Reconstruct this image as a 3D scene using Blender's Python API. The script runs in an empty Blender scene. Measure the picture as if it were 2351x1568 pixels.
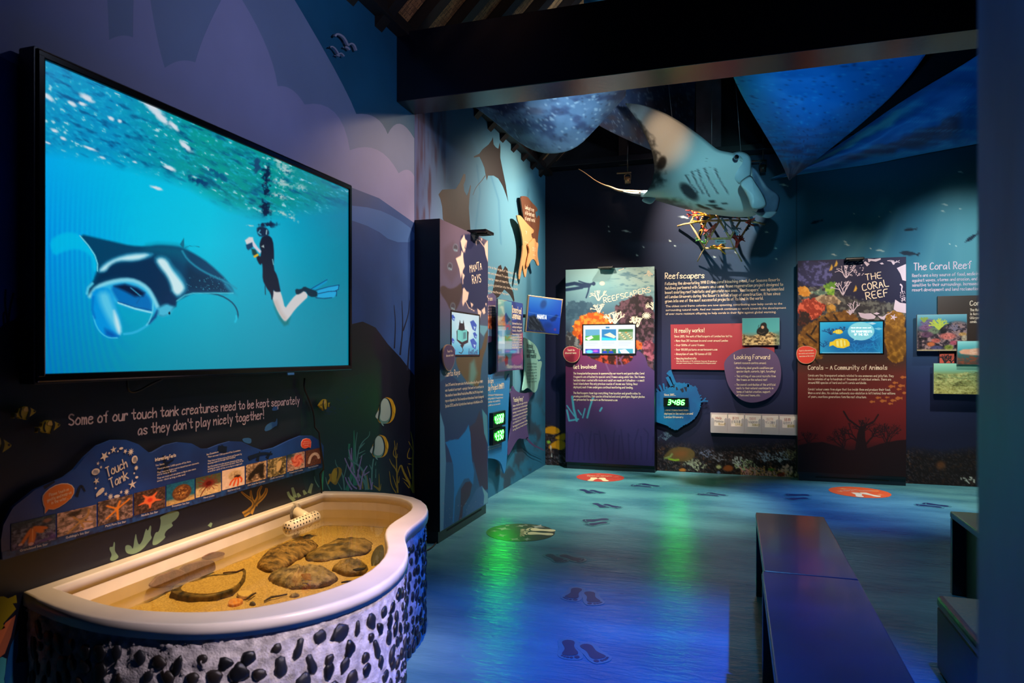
import bpy, bmesh, math, random
import numpy as np
from mathutils import Vector, Matrix

scene = bpy.context.scene
COL = scene.collection
rnd = random.Random(7)

# ------------------------------------------------------------ camera (24 mm lens, level, eye height 1.3 m)
FPX, CX, HY, EYE = 1580.0, 1175.5, 813.0, 1.3
YAW = math.atan(510 / FPX)
SN, CS = math.sin(YAW), math.cos(YAW)
cam = bpy.data.cameras.new('camera')
cam.sensor_width = 36.0
cam.lens = FPX / 2351 * 36.0
cam.shift_y = (HY - 784) / 2351
cam.clip_start = 0.05
cam.dof.use_dof = True
cam.dof.focus_distance = 5.0
cam.dof.aperture_fstop = 4.6
cam_ob = bpy.data.objects.new('camera', cam)
COL.objects.link(cam_ob)
cam_ob.location = (0, 0, EYE)
cam_ob.rotation_euler = (math.pi / 2, 0, YAW)
scene.camera = cam_ob

# ------------------------------------------------------------ world, exposure
w = bpy.data.worlds.new('dim_room')
scene.world = w
w.use_nodes = True
w.node_tree.nodes['Background'].inputs[0].default_value = (0.10, 0.16, 0.38, 1)
w.node_tree.nodes['Background'].inputs[1].default_value = 0.03
vs = scene.view_settings
vs.view_transform = 'Standard'
vs.look = 'None'
vs.exposure = 0.0
vs.gamma = 1.0
vs.use_curve_mapping = False
scene.cycles.max_bounces = 6
scene.cycles.adaptive_threshold = 0.02
scene.cycles.diffuse_bounces = 3
scene.cycles.glossy_bounces = 3

# ------------------------------------------------------------ gallery spotlights and a few added fill lamps
def spot(name, loc, target, energy, color, deg=50, blend=0.6, radius=0.04):
    l = bpy.data.lights.new(name, 'SPOT')
    l.energy, l.color, l.spot_size, l.spot_blend, l.shadow_soft_size = energy, color, math.radians(deg), blend, radius
    o = bpy.data.objects.new(name, l)
    COL.objects.link(o)
    o.location = loc
    o.rotation_euler = (Vector(target) - Vector(loc)).to_track_quat('-Z', 'Y').to_euler()
    return o

WARM, NEUT, COOL = (1, 0.72, 0.45), (1, 0.9, 0.78), (0.75, 0.86, 1)
spot('tank_spot', (-1.25, 2.75, 3.3), (-1.8, 2.4, .5), 560, (1, .64, .25), 40, 1.0)
spot('tank_side_spot', (1.35, 1.0, 2.5), (-1.3, 1.95, .45), 620, (1, .84, .94), 25, 1.0)
spot('sky_wash_spot', (-0.2, 2.6, 3.0), (-2.1, 3.2, 2.6), 52, (.62, .70, 1), 110, 1.0)
spot('wall_end_spot', (-0.7, 5.0, 3.2), (-2.1, 4.2, 2.2), 130, (1, .70, .5), 56, 1.0)
spot('board_spot', (-0.6, 2.2, 3.2), (-2.1, 2.5, .9), 110, (1, .74, .6), 44, 1.0)
spot('blue_floor_spot', (0.93, 2.55, 3.1), (-0.3, 2.55, 0), 1150, (.0, .11, 1), 54, 1.0)
spot('reef_blue_spot', (1.2, 6.4, 3.3), (0.9, 6.5, 0), 420, (.0, .18, 1), 42, 1.0)
spot('kiosk_spot_a', (-1.6, 5.5, 3.0), (-1.3, 7.65, 1.65), 430, (1, .84, .66), 36, 1.0)
spot('frame_spot', (-0.9, 6.9, 3.9), (-0.05, 7.75, 2.2), 640, (1, .80, .62), 60, 1.0, .015)
spot('kiosk_spot_b', (-0.2, 5.2, 2.85), (-0.1, 7.8, 1.3), 260, (1, .8, .62), 40, 1.0)
spot('kiosk_spot_c', (1.0, 5.0, 2.9), (1.12, 7.65, 1.6), 330, (1, .82, .66), 42, 1.0)
spot('reef_spot', (2.2, 5.3, 2.95), (2.15, 7.8, 2.0), 300, (.86, .95, .95), 44, 1.0)
spot('manta_wall_spot', (-0.75, 6.5, 3.3), (-2.1, 6.5, 1.9), 340, (1, .82, .66), 112, 1.0)
spot('manta_kiosk_spot', (-0.45, 4.9, 2.9), (-1.92, 4.95, 1.6), 200, (1, .78, .64), 66, 1.0)
spot('floor_back_spot', (-0.9, 6.3, 3.7), (-0.9, 6.7, 0), 850, (.9, 1, .9), 66, 1.0)
spot('floor_right_spot', (2.0, 6.6, 3.2), (2.0, 7.0, 0), 520, (.92, 1, .9), 56, 1.0)
spot('centre_floor_fill', (0.2, 4.6, 2.9), (0.1, 4.4, 0), 75, (.14, .5, 1), 110, 1.0)  # added fill: bluish wash over the whole floor in place of ambient light
spot('ray_cyan_spot', (0.3, 4.55, 3.1), (0.0, 6.3, 2.95), 120, (.3, .85, 1), 36, 1.0)
spot('ray_warm_spot', (-0.1, 4.55, 3.25), (-0.55, 6.2, 3.25), 110, (1, .66, .4), 18, 1.0)
spot('fabric_blue_spot', (0.5, 4.6, 2.5), (1.0, 6.2, 3.7), 190, (.06, .52, 1), 60, 1.0)
spot('fabric_pale_spot', (-0.4, 4.55, 3.0), (-1.35, 5.7, 3.6), 140, (.62, .85, 1), 60, 1.0)
spot('roof_fill', (-1.0, 2.6, 3.2), (-1.5, 3.6, 4.3), 30, (1, .7, .45), 80, 1.0)  # added up-light, only there to lift the dark woven mats
spot('partition_fill', (-0.3, 1.0, 3.2), (.3, .35, 1.6), 85, (.2, .5, 1), 60, 1.0)  # added fill lamp that brightens the near partition

# ------------------------------------------------------------ photograph pixel -> point on a plane of the room
XL, YB = -2.11, 7.81
def ray(px, py):
    a = (px - CX) / FPX
    return (-SN + a * CS, CS + a * SN, -(py - HY) / FPX)
def onx(px, py, X):
    r = ray(px, py); t = X / r[0]
    return Vector((X, r[1] * t, EYE + r[2] * t))
def ony(px, py, Y):
    r = ray(px, py); t = Y / r[1]
    return Vector((r[0] * t, Y, EYE + r[2] * t))
def onz(px, py, Z):
    r = ray(px, py); t = (Z - EYE) / r[2]
    return Vector((r[0] * t, r[1] * t, Z))
def atd(px, py, D):
    r = ray(px, py)
    return Vector((r[0] * D, r[1] * D, EYE + r[2] * D))
class PlaneX:
    n = Vector((1, 0, 0)); e = Vector((0, 1, 0)); up = Vector((0, 0, 1))
    def __init__(s, X): s.X = X
    def __call__(s, px, py, off=0.0): return onx(px, py, s.X) + s.n * off
class PlaneY:
    n = Vector((0, -1, 0)); e = Vector((1, 0, 0)); up = Vector((0, 0, 1))
    def __init__(s, Y): s.Y = Y
    def __call__(s, px, py, off=0.0): return ony(px, py, s.Y) + s.n * off
class PlaneZ:
    n = Vector((0, 0, 1)); e = Vector((1, 0, 0)); up = Vector((0, 1, 0))
    def __init__(s, Z): s.Z = Z
    def __call__(s, px, py, off=0.0): return onz(px, py, s.Z) + s.n * off
class PlaneG:                                   # any plane through a point: origin, right, up
    def __init__(s, o, e, up):
        s.o, s.e, s.up = Vector(o), Vector(e).normalized(), Vector(up).normalized()
        s.n = s.e.cross(s.up)
        s.n.normalize()
        if s.n.dot(Vector((0, 0, EYE)) - s.o) < 0: s.n = -s.n
    def __call__(s, px, py, off=0.0):
        r = Vector(ray(px, py)); c = Vector((0, 0, EYE))
        t = (s.o - c).dot(s.n) / r.dot(s.n)
        return c + r * t + s.n * off
class Mural(PlaneX):                             # paint layers lie within a few millimetres of the wall
    def __call__(s, px, py, off=0.0): return onx(px, py, s.X) + s.n * (off * .3 if off < .015 else off)
LW, BW, FL = Mural(XL), PlaneY(YB), PlaneZ(0.0)
def C(x0, y0, sc, pts):                          # points read off an enlarged view -> photograph pixels
    return [(x0 + x / sc, y0 + y / sc) for x, y in pts]

# ------------------------------------------------------------ materials
def lin(c):
    return tuple(((v / 255) / 12.92 if v / 255 <= .04045 else ((v / 255 + .055) / 1.055) ** 2.4) for v in c)
MATS = {}
def mat(name, rgb, rough=0.5, metal=0.0, var=0.0, vscale=8.0, bump=0.0, bscale=40.0, emit=0.0, rgb2=None, spec=0.5, coat=0.0, stretch=None, detail=4):
    if name in MATS: return MATS[name]
    m = bpy.data.materials.new(name); m.use_nodes = True
    nt = m.node_tree; b = nt.nodes['Principled BSDF']
    c = (*lin(rgb), 1)
    b.inputs['Base Color'].default_value = c
    b.inputs['Roughness'].default_value = rough
    b.inputs['Metallic'].default_value = metal
    b.inputs['Specular IOR Level'].default_value = spec
    b.inputs['Coat Weight'].default_value = coat
    b.inputs['Coat Roughness'].default_value = 0.08
    if emit:
        b.inputs['Emission Color'].default_value = c
        b.inputs['Emission Strength'].default_value = emit
    tc = nt.nodes.new('ShaderNodeTexCoord')
    src = tc.outputs['Object']
    if stretch:
        mp = nt.nodes.new('ShaderNodeMapping'); mp.inputs['Scale'].default_value = stretch
        nt.links.new(src, mp.inputs['Vector']); src = mp.outputs['Vector']
    if var or rgb2:
        n = nt.nodes.new('ShaderNodeTexNoise'); n.inputs['Scale'].default_value = vscale; n.inputs['Detail'].default_value = detail
        nt.links.new(src, n.inputs['Vector'])
        r = nt.nodes.new('ShaderNodeValToRGB')
        d = rgb2 or tuple(v * (1 - var) for v in rgb)
        r.color_ramp.elements[0].color = (*lin(d), 1); r.color_ramp.elements[1].color = c
        r.color_ramp.elements[0].position = 0.35; r.color_ramp.elements[1].position = 0.65
        nt.links.new(n.outputs['Fac'], r.inputs['Fac']); nt.links.new(r.outputs['Color'], b.inputs['Base Color'])
    if bump:
        n2 = nt.nodes.new('ShaderNodeTexNoise'); n2.inputs['Scale'].default_value = bscale; n2.inputs['Detail'].default_value = 5
        nt.links.new(src, n2.inputs['Vector'])
        bp = nt.nodes.new('ShaderNodeBump'); bp.inputs['Strength'].default_value = bump; bp.inputs['Distance'].default_value = 0.01
        nt.links.new(n2.outputs['Fac'], bp.inputs['Height']); nt.links.new(bp.outputs['Normal'], b.inputs['Normal'])
    MATS[name] = m
    return m
def vmat(name, rough=0.5, emit=0.0, spec=0.5, bump=0.0, bscale=60.0, trans=False, coat=0.0):
    if name in MATS: return MATS[name]
    m = bpy.data.materials.new(name); m.use_nodes = True
    nt = m.node_tree; b = nt.nodes['Principled BSDF']
    a = nt.nodes.new('ShaderNodeAttribute'); a.attribute_name = 'col'
    b.inputs['Roughness'].default_value = rough
    b.inputs['Specular IOR Level'].default_value = spec
    b.inputs['Coat Weight'].default_value = coat
    if emit:
        b.inputs['Base Color'].default_value = (0.01, 0.01, 0.012, 1)
        nt.links.new(a.outputs['Color'], b.inputs['Emission Color']); b.inputs['Emission Strength'].default_value = emit
    else:
        nt.links.new(a.outputs['Color'], b.inputs['Base Color'])
    if bump:
        tc = nt.nodes.new('ShaderNodeTexCoord')
        n2 = nt.nodes.new('ShaderNodeTexNoise'); n2.inputs['Scale'].default_value = bscale; n2.inputs['Detail'].default_value = 5
        nt.links.new(tc.outputs['Object'], n2.inputs['Vector'])
        bp = nt.nodes.new('ShaderNodeBump'); bp.inputs['Strength'].default_value = bump; bp.inputs['Distance'].default_value = 0.01
        nt.links.new(n2.outputs['Fac'], bp.inputs['Height']); nt.links.new(bp.outputs['Normal'], b.inputs['Normal'])
    MATS[name] = m
    return m

# ------------------------------------------------------------ objects
def link(o, parent):
    COL.objects.link(o)
    if parent is not None:
        o.parent = parent
        o.matrix_parent_inverse = Matrix.Translation(-Vector(parent.location)) if parent.type == 'EMPTY' else Matrix()
    return o
def ob(name, verts, faces, m, parent=None, smooth=False, cols=None):
    me = bpy.data.meshes.new(name)
    me.from_pydata([tuple(v) for v in verts], [], [tuple(f) for f in faces])
    if m: me.materials.append(m)
    if smooth: me.polygons.foreach_set('use_smooth', [True] * len(me.polygons))
    if cols is not None:
        at = me.color_attributes.new('col', 'FLOAT_COLOR', 'POINT')
        c = np.ones((len(verts), 4), np.float32); c[:, :3] = cols
        at.data.foreach_set('color', c.ravel())
    me.update()
    return link(bpy.data.objects.new(name, me), parent)
def arcs(*tr, n=8):
    """outline made of circular-looking bulges: each triple is start, top, end"""
    out = []
    for a, b, c in tr:
        k = [2 * b[i] - (a[i] + c[i]) / 2 for i in (0, 1)]
        out += [tuple((1 - t) ** 2 * a[i] + 2 * t * (1 - t) * k[i] + t * t * c[i] for i in (0, 1)) for t in [j / n for j in range(n)]]
    return out + [tr[-1][2]]
def tag(o, label=None, cat=None, group=None, kind=None):
    if label: o['label'] = label
    if cat: o['category'] = cat
    if group: o['group'] = group
    if kind: o['kind'] = kind
    return o
def thing(name, label, cat, loc=(0, 0, 0), group=None):
    o = bpy.data.objects.new(name, None); COL.objects.link(o)
    o.location = loc; o.empty_display_size = 0.1
    return tag(o, label, cat, group)
def bmob(name, bm, m, parent=None, smooth=False):
    me = bpy.data.meshes.new(name); bm.to_mesh(me); bm.free()
    if m: me.materials.append(m)
    if smooth: me.polygons.foreach_set('use_smooth', [True] * len(me.polygons))
    return link(bpy.data.objects.new(name, me), parent)
def boxbm(lo, hi, bev=0.0, seg=2):
    bm = bmesh.new(); bmesh.ops.create_cube(bm, size=1)
    lo, hi = Vector(lo), Vector(hi)
    for v in bm.verts: v.co = Vector([(lo[i] + hi[i]) / 2 + v.co[i] * (hi[i] - lo[i]) for i in range(3)])
    if bev: bmesh.ops.bevel(bm, geom=bm.edges[:], offset=bev, segments=seg, affect='EDGES', profile=0.5)
    return bm
def box(name, lo, hi, m, parent=None, bev=0.003, seg=2):
    return bmob(name, boxbm(lo, hi, bev, seg), m, parent)
def prism(name, pts, n, thick, m, parent=None, bev=0.0, smooth=False):
    """flat outline (3-D points) given real thickness behind its face; n = facing direction"""
    bm = bmesh.new(); n = Vector(n)
    vs_ = [bm.verts.new(p) for p in pts]
    f = bm.faces.new(vs_); f.normal_update()
    if f.normal.dot(n) < 0: f.normal_flip()
    r = bmesh.ops.extrude_face_region(bm, geom=[f])
    nv = [g for g in r['geom'] if isinstance(g, bmesh.types.BMVert)]
    # the extruded copy becomes the front face
    bmesh.ops.translate(bm, verts=[v for v in bm.verts if v not in nv], vec=-n * thick)
    bmesh.ops.recalc_face_normals(bm, faces=bm.faces[:])
    if bev:
        es = [e for e in bm.edges if e.verts[0] in nv and e.verts[1] in nv]
        bmesh.ops.bevel(bm, geom=es, offset=bev, segments=2, affect='EDGES', profile=0.5)
    bmesh.ops.triangulate(bm, faces=[f for f in bm.faces if len(f.verts) > 4])
    return bmob(name, bm, m, parent, smooth)
def decal(name, P, pts, off, m, parent, thick=0.0008):
    return prism(name, [P(x, y, off) for x, y in pts], P.n, thick, m, parent)
def smooth_pts(pts, it=2, closed=True):
    for _ in range(it):
        q = []
        n = len(pts)
        for i in range(n if closed else n - 1):
            a, b = pts[i], pts[(i + 1) % n]
            q += [tuple(.75 * u + .25 * v for u, v in zip(a, b)), tuple(.25 * u + .75 * v for u, v in zip(a, b))]
        if not closed: q = [pts[0]] + q + [pts[-1]]
        pts = q
    return pts
def tube_data(path, radii, seg=8, cap=True):
    vs_, fs = [], []
    path = [Vector(p) for p in path]
    if not hasattr(radii, '__len__'): radii = [radii] * len(path)
    ref = None
    for i, p in enumerate(path):
        d = (path[min(i + 1, len(path) - 1)] - path[max(i - 1, 0)]).normalized()
        if ref is None: ref = d.orthogonal().normalized()
        a = (ref - d * ref.dot(d)).normalized(); ref = a
        b = d.cross(a)
        for k in range(seg):
            t = 2 * math.pi * k / seg
            vs_.append(p + (a * math.cos(t) + b * math.sin(t)) * radii[i])
        if i:
            o = (i - 1) * seg
            for k in range(seg):
                fs.append((o + k, o + (k + 1) % seg, o + seg + (k + 1) % seg, o + seg + k))
    if cap:
        fs.append(tuple(range(seg - 1, -1, -1))); o = (len(path) - 1) * seg
        fs.append(tuple(range(o, o + seg)))
    return vs_, fs
def tube(name, path, radii, m, parent=None, seg=8):
    v, f = tube_data(path, radii, seg)
    return ob(name, v, f, m, parent, True)
def merge(parts):
    V, F = [], []
    for v, f in parts:
        o = len(V); V += list(v); F += [tuple(i + o for i in q) for q in f]
    return V, F

# ------------------------------------------------------------ printed pictures: fine vertex-coloured sheets
def vnoise(X, Y, seed=0, octv=4, lac=2.0, gain=0.5):
    r = np.random.RandomState(seed); T = r.rand(64, 64)
    out = np.zeros_like(X, dtype=float); amp = 1; tot = 0; f = 1.0
    for o in range(octv):
        x = X * f + 17.3 * o; y = Y * f + 9.1 * o
        xi = np.floor(x).astype(int); yi = np.floor(y).astype(int)
        fx = x - xi; fy = y - yi; fx = fx * fx * (3 - 2 * fx); fy = fy * fy * (3 - 2 * fy)
        g = lambda i, j: T[(xi + i) % 64, (yi + j) % 64]
        out += amp * ((g(0, 0) * (1 - fx) + g(1, 0) * fx) * (1 - fy) + (g(0, 1) * (1 - fx) + g(1, 1) * fx) * fy)
        tot += amp; amp *= gain; f *= lac
    return out / tot
class Cv:
    """sheet on plane P between two opposite corners (3-D); drawn in photograph pixels or, with uv=True, in 0..100"""
    def __init__(s, c00, c10, c01, W, H, base=(0, 0, 0), uv=False):
        s.W, s.H = W, H
        u, v = np.meshgrid(np.linspace(0, 1, W + 1), np.linspace(0, 1, H + 1))
        s.u, s.v = u, v
        o, a, b = np.array(c00), np.array(c10) - np.array(c00), np.array(c01) - np.array(c00)
        s.V = o + u[..., None] * a + v[..., None] * b
        D = -SN * s.V[..., 0] + CS * s.V[..., 1]; xc = CS * s.V[..., 0] + SN * s.V[..., 1]
        if uv: s.X, s.Y = u * 100, v * 100
        else: s.X, s.Y = CX + FPX * xc / D, HY - FPX * (s.V[..., 2] - EYE) / D
        s.a = np.zeros((H + 1, W + 1, 3)) + np.array(base, float)
        s.n = np.cross(a, b)
    def mix(s, al, col):
        s.a += al[..., None] * (np.array(col, float) - s.a)
    def dist(s, pts, closed, box):
        X, Y = s.X[box], s.Y[box]
        d2 = np.full(X.shape, 1e18); n = len(pts)
        ins = np.zeros(X.shape, bool)
        for i in range(n if closed else n - 1):
            (x0, y0), (x1, y1) = pts[i], pts[(i + 1) % n]
            dx, dy = x1 - x0, y1 - y0; L = dx * dx + dy * dy + 1e-9
            t = np.clip(((X - x0) * dx + (Y - y0) * dy) / L, 0, 1)
            d2 = np.minimum(d2, (X - x0 - t * dx) ** 2 + (Y - y0 - t * dy) ** 2)
            if closed:
                c = (y0 > Y) != (y1 > Y)
                ins ^= c & (X < (x1 - x0) * (Y - y0) / (y1 - y0 + 1e-12) + x0)
        return np.sqrt(d2), ins
    def bb(s, pts, m):
        xs = [p[0] for p in pts]; ys = [p[1] for p in pts]
        k = (s.X > min(xs) - m) & (s.X < max(xs) + m) & (s.Y > min(ys) - m) & (s.Y < max(ys) + m)
        if not k.any(): return None
        r = np.where(k.any(1))[0]; c = np.where(k.any(0))[0]
        return (slice(r[0], r[-1] + 1), slice(c[0], c[-1] + 1))
    def poly(s, pts, col, soft=1.0, alpha=1.0, sm=0, rag=0.0, rs=6.0):
        if sm: pts = smooth_pts(pts, sm)
        b = s.bb(pts, soft * 2 + 2 + rag)
        if b is None: return s
        d, ins = s.dist(pts, True, b)
        sd = np.where(ins, d, -d)
        if rag: sd = sd + (vnoise(s.X[b] / rs, s.Y[b] / rs, 31, 4) - .5) * 2 * rag
        al = np.clip(.5 + sd / max(soft, .01), 0, 1) * alpha
        s.a[b] += al[..., None] * (np.array(col, float) - s.a[b])
        return s
    def line(s, pts, w, col, soft=1.0, alpha=1.0, sm=0):
        if sm: pts = smooth_pts(pts, sm, False)
        b = s.bb(pts, w + soft * 2 + 2)
        if b is None: return s
        d, _ = s.dist(pts, False, b)
        al = np.clip(.5 + (w / 2 - d) / max(soft, .01), 0, 1) * alpha
        s.a[b] += al[..., None] * (np.array(col, float) - s.a[b])
        return s
    def ell(s, x, y, rx, ry, col, soft=.15, alpha=1.0, rot=0.0):
        c, t = math.cos(rot), math.sin(rot)
        dx, dy = s.X - x, s.Y - y
        r = np.sqrt(((dx * c + dy * t) / rx) ** 2 + ((-dx * t + dy * c) / ry) ** 2)
        s.mix(np.clip((1 - r) / max(soft, .01) + .5, 0, 1) * alpha, col); return s
    def nz(s, sx, sy, seed=0, octv=4): return vnoise(s.X / sx, s.Y / sy, seed, octv)
    def grad(s, stops, axis='Y'):
        t = {'Y': s.Y, 'X': s.X}[axis]
        s.a = np.stack([np.interp(t, [q[0] for q in stops], [q[1][k] for q in stops]) for k in range(3)], -1); return s
    def build(s, name, m, parent, n=None):
        W, H = s.W, s.H
        i = np.arange((W + 1) * (H + 1)).reshape(H + 1, W + 1)
        F = np.stack([i[:-1, :-1], i[1:, :-1], i[1:, 1:], i[:-1, 1:]], -1).reshape(-1, 4)
        if n is not None and np.dot(s.n, np.array(n)) > 0: F = F[:, ::-1]
        c = np.clip(s.a.reshape(-1, 3) / 255, 0, 1)
        c = np.where(c <= .04045, c / 12.92, ((c + .055) / 1.055) ** 2.4)
        me = bpy.data.meshes.new(name)
        V = s.V.reshape(-1, 3).astype(np.float32)
        me.vertices.add(len(V)); me.vertices.foreach_set('co', V.ravel())
        me.loops.add(F.size); me.loops.foreach_set('vertex_index', F.ravel().astype(np.int32))
        me.polygons.add(len(F)); me.polygons.foreach_set('loop_start', np.arange(0, F.size, 4, dtype=np.int32))
        me.polygons.foreach_set('loop_total', np.full(len(F), 4, np.int32))
        me.update(calc_edges=True)
        at = me.color_attributes.new('col', 'FLOAT_COLOR', 'POINT')
        cc = np.ones((len(V), 4), np.float32); cc[:, :3] = c
        at.data.foreach_set('color', cc.ravel())
        me.materials.append(m); me.validate()
        return link(bpy.data.objects.new(name, me), parent)
def quadcv(P, x0, y0, x1, y1, off, W, H, base=(0, 0, 0), uv=False):
    """sheet on plane P: rectangle in the plane whose corners are seen at (x0,y0) top left and (x1,y1) bottom right"""
    a, d = P(x0, y0, off), P(x1, y1, off)
    e, up = P.e, P.up
    w_ = (d - a).dot(e); h_ = (d - a).dot(up)
    return Cv(a, a + e * w_, a + up * h_, W, H, base, uv)

# ------------------------------------------------------------ lettering: a hand-drawn stroke alphabet and the built-in sans
GL = {'a': '4728060413344743', 'b': '0b03 052738463423 2303', 'c': '472806041344', 'd': '4b43 47280604133346', 'e': '06364738180604133344',
'f': '4b3b2a2823 0838', 'g': '47280604133447 4741301001', 'h': '0b03 0627384743', 'i': '1813 1a1b', 'j': '28211000 2a2b', 'k': '0b03 4806 1643',
'l': '1b1423', 'm': '0803 06182723 26384743', 'n': '0803 0627384743', 'o': '28060423444728', 'p': '0800 072847452304', 'q': '47280604133447 4740',
'r': '0803 06183837', 's': '4728071635442304', 't': '2b243344 0848', 'u': '0804133346 4843', 'v': '082348', 'w': '0813263348', 'x': '0843 4803',
'y': '0824 4810', 'z': '08480343', 'A': '032b43 1636', 'B': '0b03 0b3b4a3807 0746443303', 'C': '4a2b0906042344', 'D': '0b03 0b3a48453303',
'E': '4b0b0343 0737', 'F': '4b0b03 0737', 'G': '4a2b0906133344472 7'.replace(' ', ''), 'H': '0b03 4b43 0747', 'I': '1b13', 'J': '3b342304', 'K': '0b03 4b07 1743',
'L': '0b0343', 'M': '030b264b43', 'N': '030b434b', 'O': '2b09052345492b', 'P': '0b03 0b3b493706', 'Q': '2b09052345492b 2543', 'R': '0b03 0b3b493707 1743',
'S': '4a2b0a0846442304', 'T': '0b4b 2b23', 'U': '0b0423444b', 'V': '0b234b', 'W': '0b1328334b', 'X': '0b43 4b03', 'Y': '0b27 4b13', 'Z': '0b4b0343',
'0': '2b09052345492b', '1': '092b23', '2': '0a2b4a470343', '3': '0b4b2846442304', '4': '3b0646 3833', '5': '4b0b083846442304', '6': '3b08042344462706',
'7': '0b4b13', '8': '2b0a284a2b 28052345 28'.replace('45 28', '4528'), '9': '4827072b4a4623', '.': '1314', ',': '1412', '!': '1b16 1413', "'": '1b19', '-': '0646',
':': '1413 1716', '"': '0b09 2b29', '(': '2b090523', ')': '0b292503', '?': '0a2b4a2825 2423', '/': '034b', '%': '034b 0b1a 3444', '*': '1706'}
def glyph(ch):
    s = GL.get(ch)
    if s is None: return [], 3.0
    st = [[(int(q[i]), int(q[i + 1], 16) - 3) for i in range(0, len(q), 2)] for q in s.split()]
    return st, max(p[0] for q in st for p in q) + 1.6
_sans = {}
def sans_mesh(t):
    if t not in _sans:
        cu = bpy.data.curves.new('t', 'FONT'); cu.body = t; cu.resolution_u = 2; cu.size = 1
        o = bpy.data.objects.new('t', cu); COL.objects.link(o)
        dg = bpy.context.evaluated_depsgraph_get()
        me = bpy.data.meshes.new_from_object(o.evaluated_get(dg))
        V = [(v.co.x, v.co.y) for v in me.vertices]; F = [tuple(p.vertices) for p in me.polygons]
        bpy.data.objects.remove(o); bpy.data.curves.remove(cu); bpy.data.meshes.remove(me)
        _sans[t] = (V, F)
    return _sans[t]
class Let:
    """lettering lying on plane P; each line runs between two baseline points seen in the photograph"""
    def __init__(s, P, off): s.P, s.off, s.V, s.F = P, off, [], []
    def frame(s, p0, p1, h):
        A = s.P(p0[0], p0[1], s.off); B = s.P(p1[0], p1[1], s.off); T = s.P(p0[0], p0[1] - h, s.off)
        e = (B - A); L = e.length; e.normalize(); up = s.P.n.cross(e)
        if up.dot(T - A) < 0: up = -up
        return A, e, up, L, abs((T - A).dot(up))
    def raw(s, A, e, up, L, hh, t, wt=.13, sm=1, slant=.0):
        x = 0; st = []
        for ch in t:
            g, a = glyph(ch)
            st += [[(px + x, py) for px, py in q] for q in g]; x += a
        k = L / max(x - 1.6, 1); ky = hh / 8
        wd = wt * hh / 2
        for q in st:
            q = [((px + slant * py) * k, py * ky) for px, py in q]
            if sm and len(q) > 2: q = smooth_pts(q, sm, False)
            for i in range(len(q) - 1):
                (x0, y0), (x1, y1) = q[i], q[i + 1]
                dx, dy = x1 - x0, y1 - y0; l = math.hypot(dx, dy) + 1e-9; dx /= l; dy /= l
                x0 -= dx * wd * .7; y0 -= dy * wd * .7; x1 += dx * wd * .7; y1 += dy * wd * .7
                o = len(s.V)
                for (a, b) in ((x0 + dy * wd, y0 - dx * wd), (x1 + dy * wd, y1 - dx * wd), (x1 - dy * wd, y1 + dx * wd), (x0 - dy * wd, y0 + dx * wd)):
                    s.V.append(A + e * a + up * b + s.P.n * (.00012 * (len(s.F) % 6)))
                s.F.append((o, o + 1, o + 2, o + 3))
    def add(s, t, p0, p1, h, wt=.13, sm=1, slant=.0):
        A, e, up, L, hh = s.frame(p0, p1, h)
        s.raw(A, e, up, L, hh, t, wt, sm, slant); return s
    def para(s, lines, p0, p1, dy0, dy1, h, wt=.13, sm=0, ref=None):
        """lines stacked below one another; p1 = end of the longest line"""
        mx = ref or max(len(t) for t in lines)
        for i, t in enumerate(lines):
            a = (p0[0], p0[1] + dy0 * i); b = (p1[0], p1[1] + dy1 * i)
            f = len(t) / mx
            s.add(t, a, (a[0] + (b[0] - a[0]) * f, a[1] + (b[1] - a[1]) * f), h, wt, sm)
        return s
    def sans(s, t, p0, p1, h):
        A, e, up, L, hh = s.frame(p0, p1, h)
        V, F = sans_mesh(t)
        if not V: return s
        x0 = min(v[0] for v in V); k = L / max(max(v[0] for v in V) - x0, 1e-6); ky = hh / .72
        o = len(s.V)
        s.V += [A + e * ((x - x0) * k) + up * (y * ky) for x, y in V]
        s.F += [tuple(i + o for i in f) for f in F]
        return s
    def build(s, m, parent, name='lettering'):
        o = ob(name, s.V, s.F, m, parent)
        bm = bmesh.new(); bm.from_mesh(o.data)
        for f in bm.faces:
            f.normal_update()
            if f.normal.dot(s.P.n) < 0: f.normal_flip()
        bm.to_mesh(o.data); bm.free()
        return o

# ============================================================ THE ROOM
M_floor = mat('polished_concrete_teal', (94, 148, 154), rough=0.27, rgb2=(60, 110, 126), vscale=1.6, spec=0.55, detail=10, stretch=(0.7, 1.8, 1))
def floor_nodes():
    nt = M_floor.node_tree; b = nt.nodes['Principled BSDF']
    tc = nt.nodes.new('ShaderNodeTexCoord'); mp = nt.nodes.new('ShaderNodeMapping')
    mp.inputs['Scale'].default_value = (3.5, 15, 1); mp.inputs['Rotation'].default_value = (0, 0, -0.31)
    n = nt.nodes.new('ShaderNodeTexNoise'); n.inputs['Scale'].default_value = 2.4; n.inputs['Detail'].default_value = 8; n.inputs['Distortion'].default_value = 0.8
    bp = nt.nodes.new('ShaderNodeBump'); bp.inputs['Strength'].default_value = 0.2; bp.inputs['Distance'].default_value = 0.03
    nt.links.new(tc.outputs['Object'], mp.inputs['Vector']); nt.links.new(mp.outputs['Vector'], n.inputs['Vector'])
    nt.links.new(n.outputs['Fac'], bp.inputs['Height']); nt.links.new(bp.outputs['Normal'], b.inputs['Normal'])
floor_nodes()
M_navy = mat('navy_wall_paint', (14, 20, 40), rough=0.45, var=0.2, vscale=3)
M_blackpaint = mat('black_blue_paint', (8, 9, 20), rough=0.35, var=0.3, vscale=5)
M_beam = mat('beam_satin_paint', (7, 8, 24), rough=0.22, var=0.2, vscale=4, spec=0.6, bump=0.05, bscale=30)
floor = tag(box('floor', (-2.4, -2.2, -0.12), (4.8, 8.0, 0), M_floor, None, 0), kind='structure')
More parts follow.
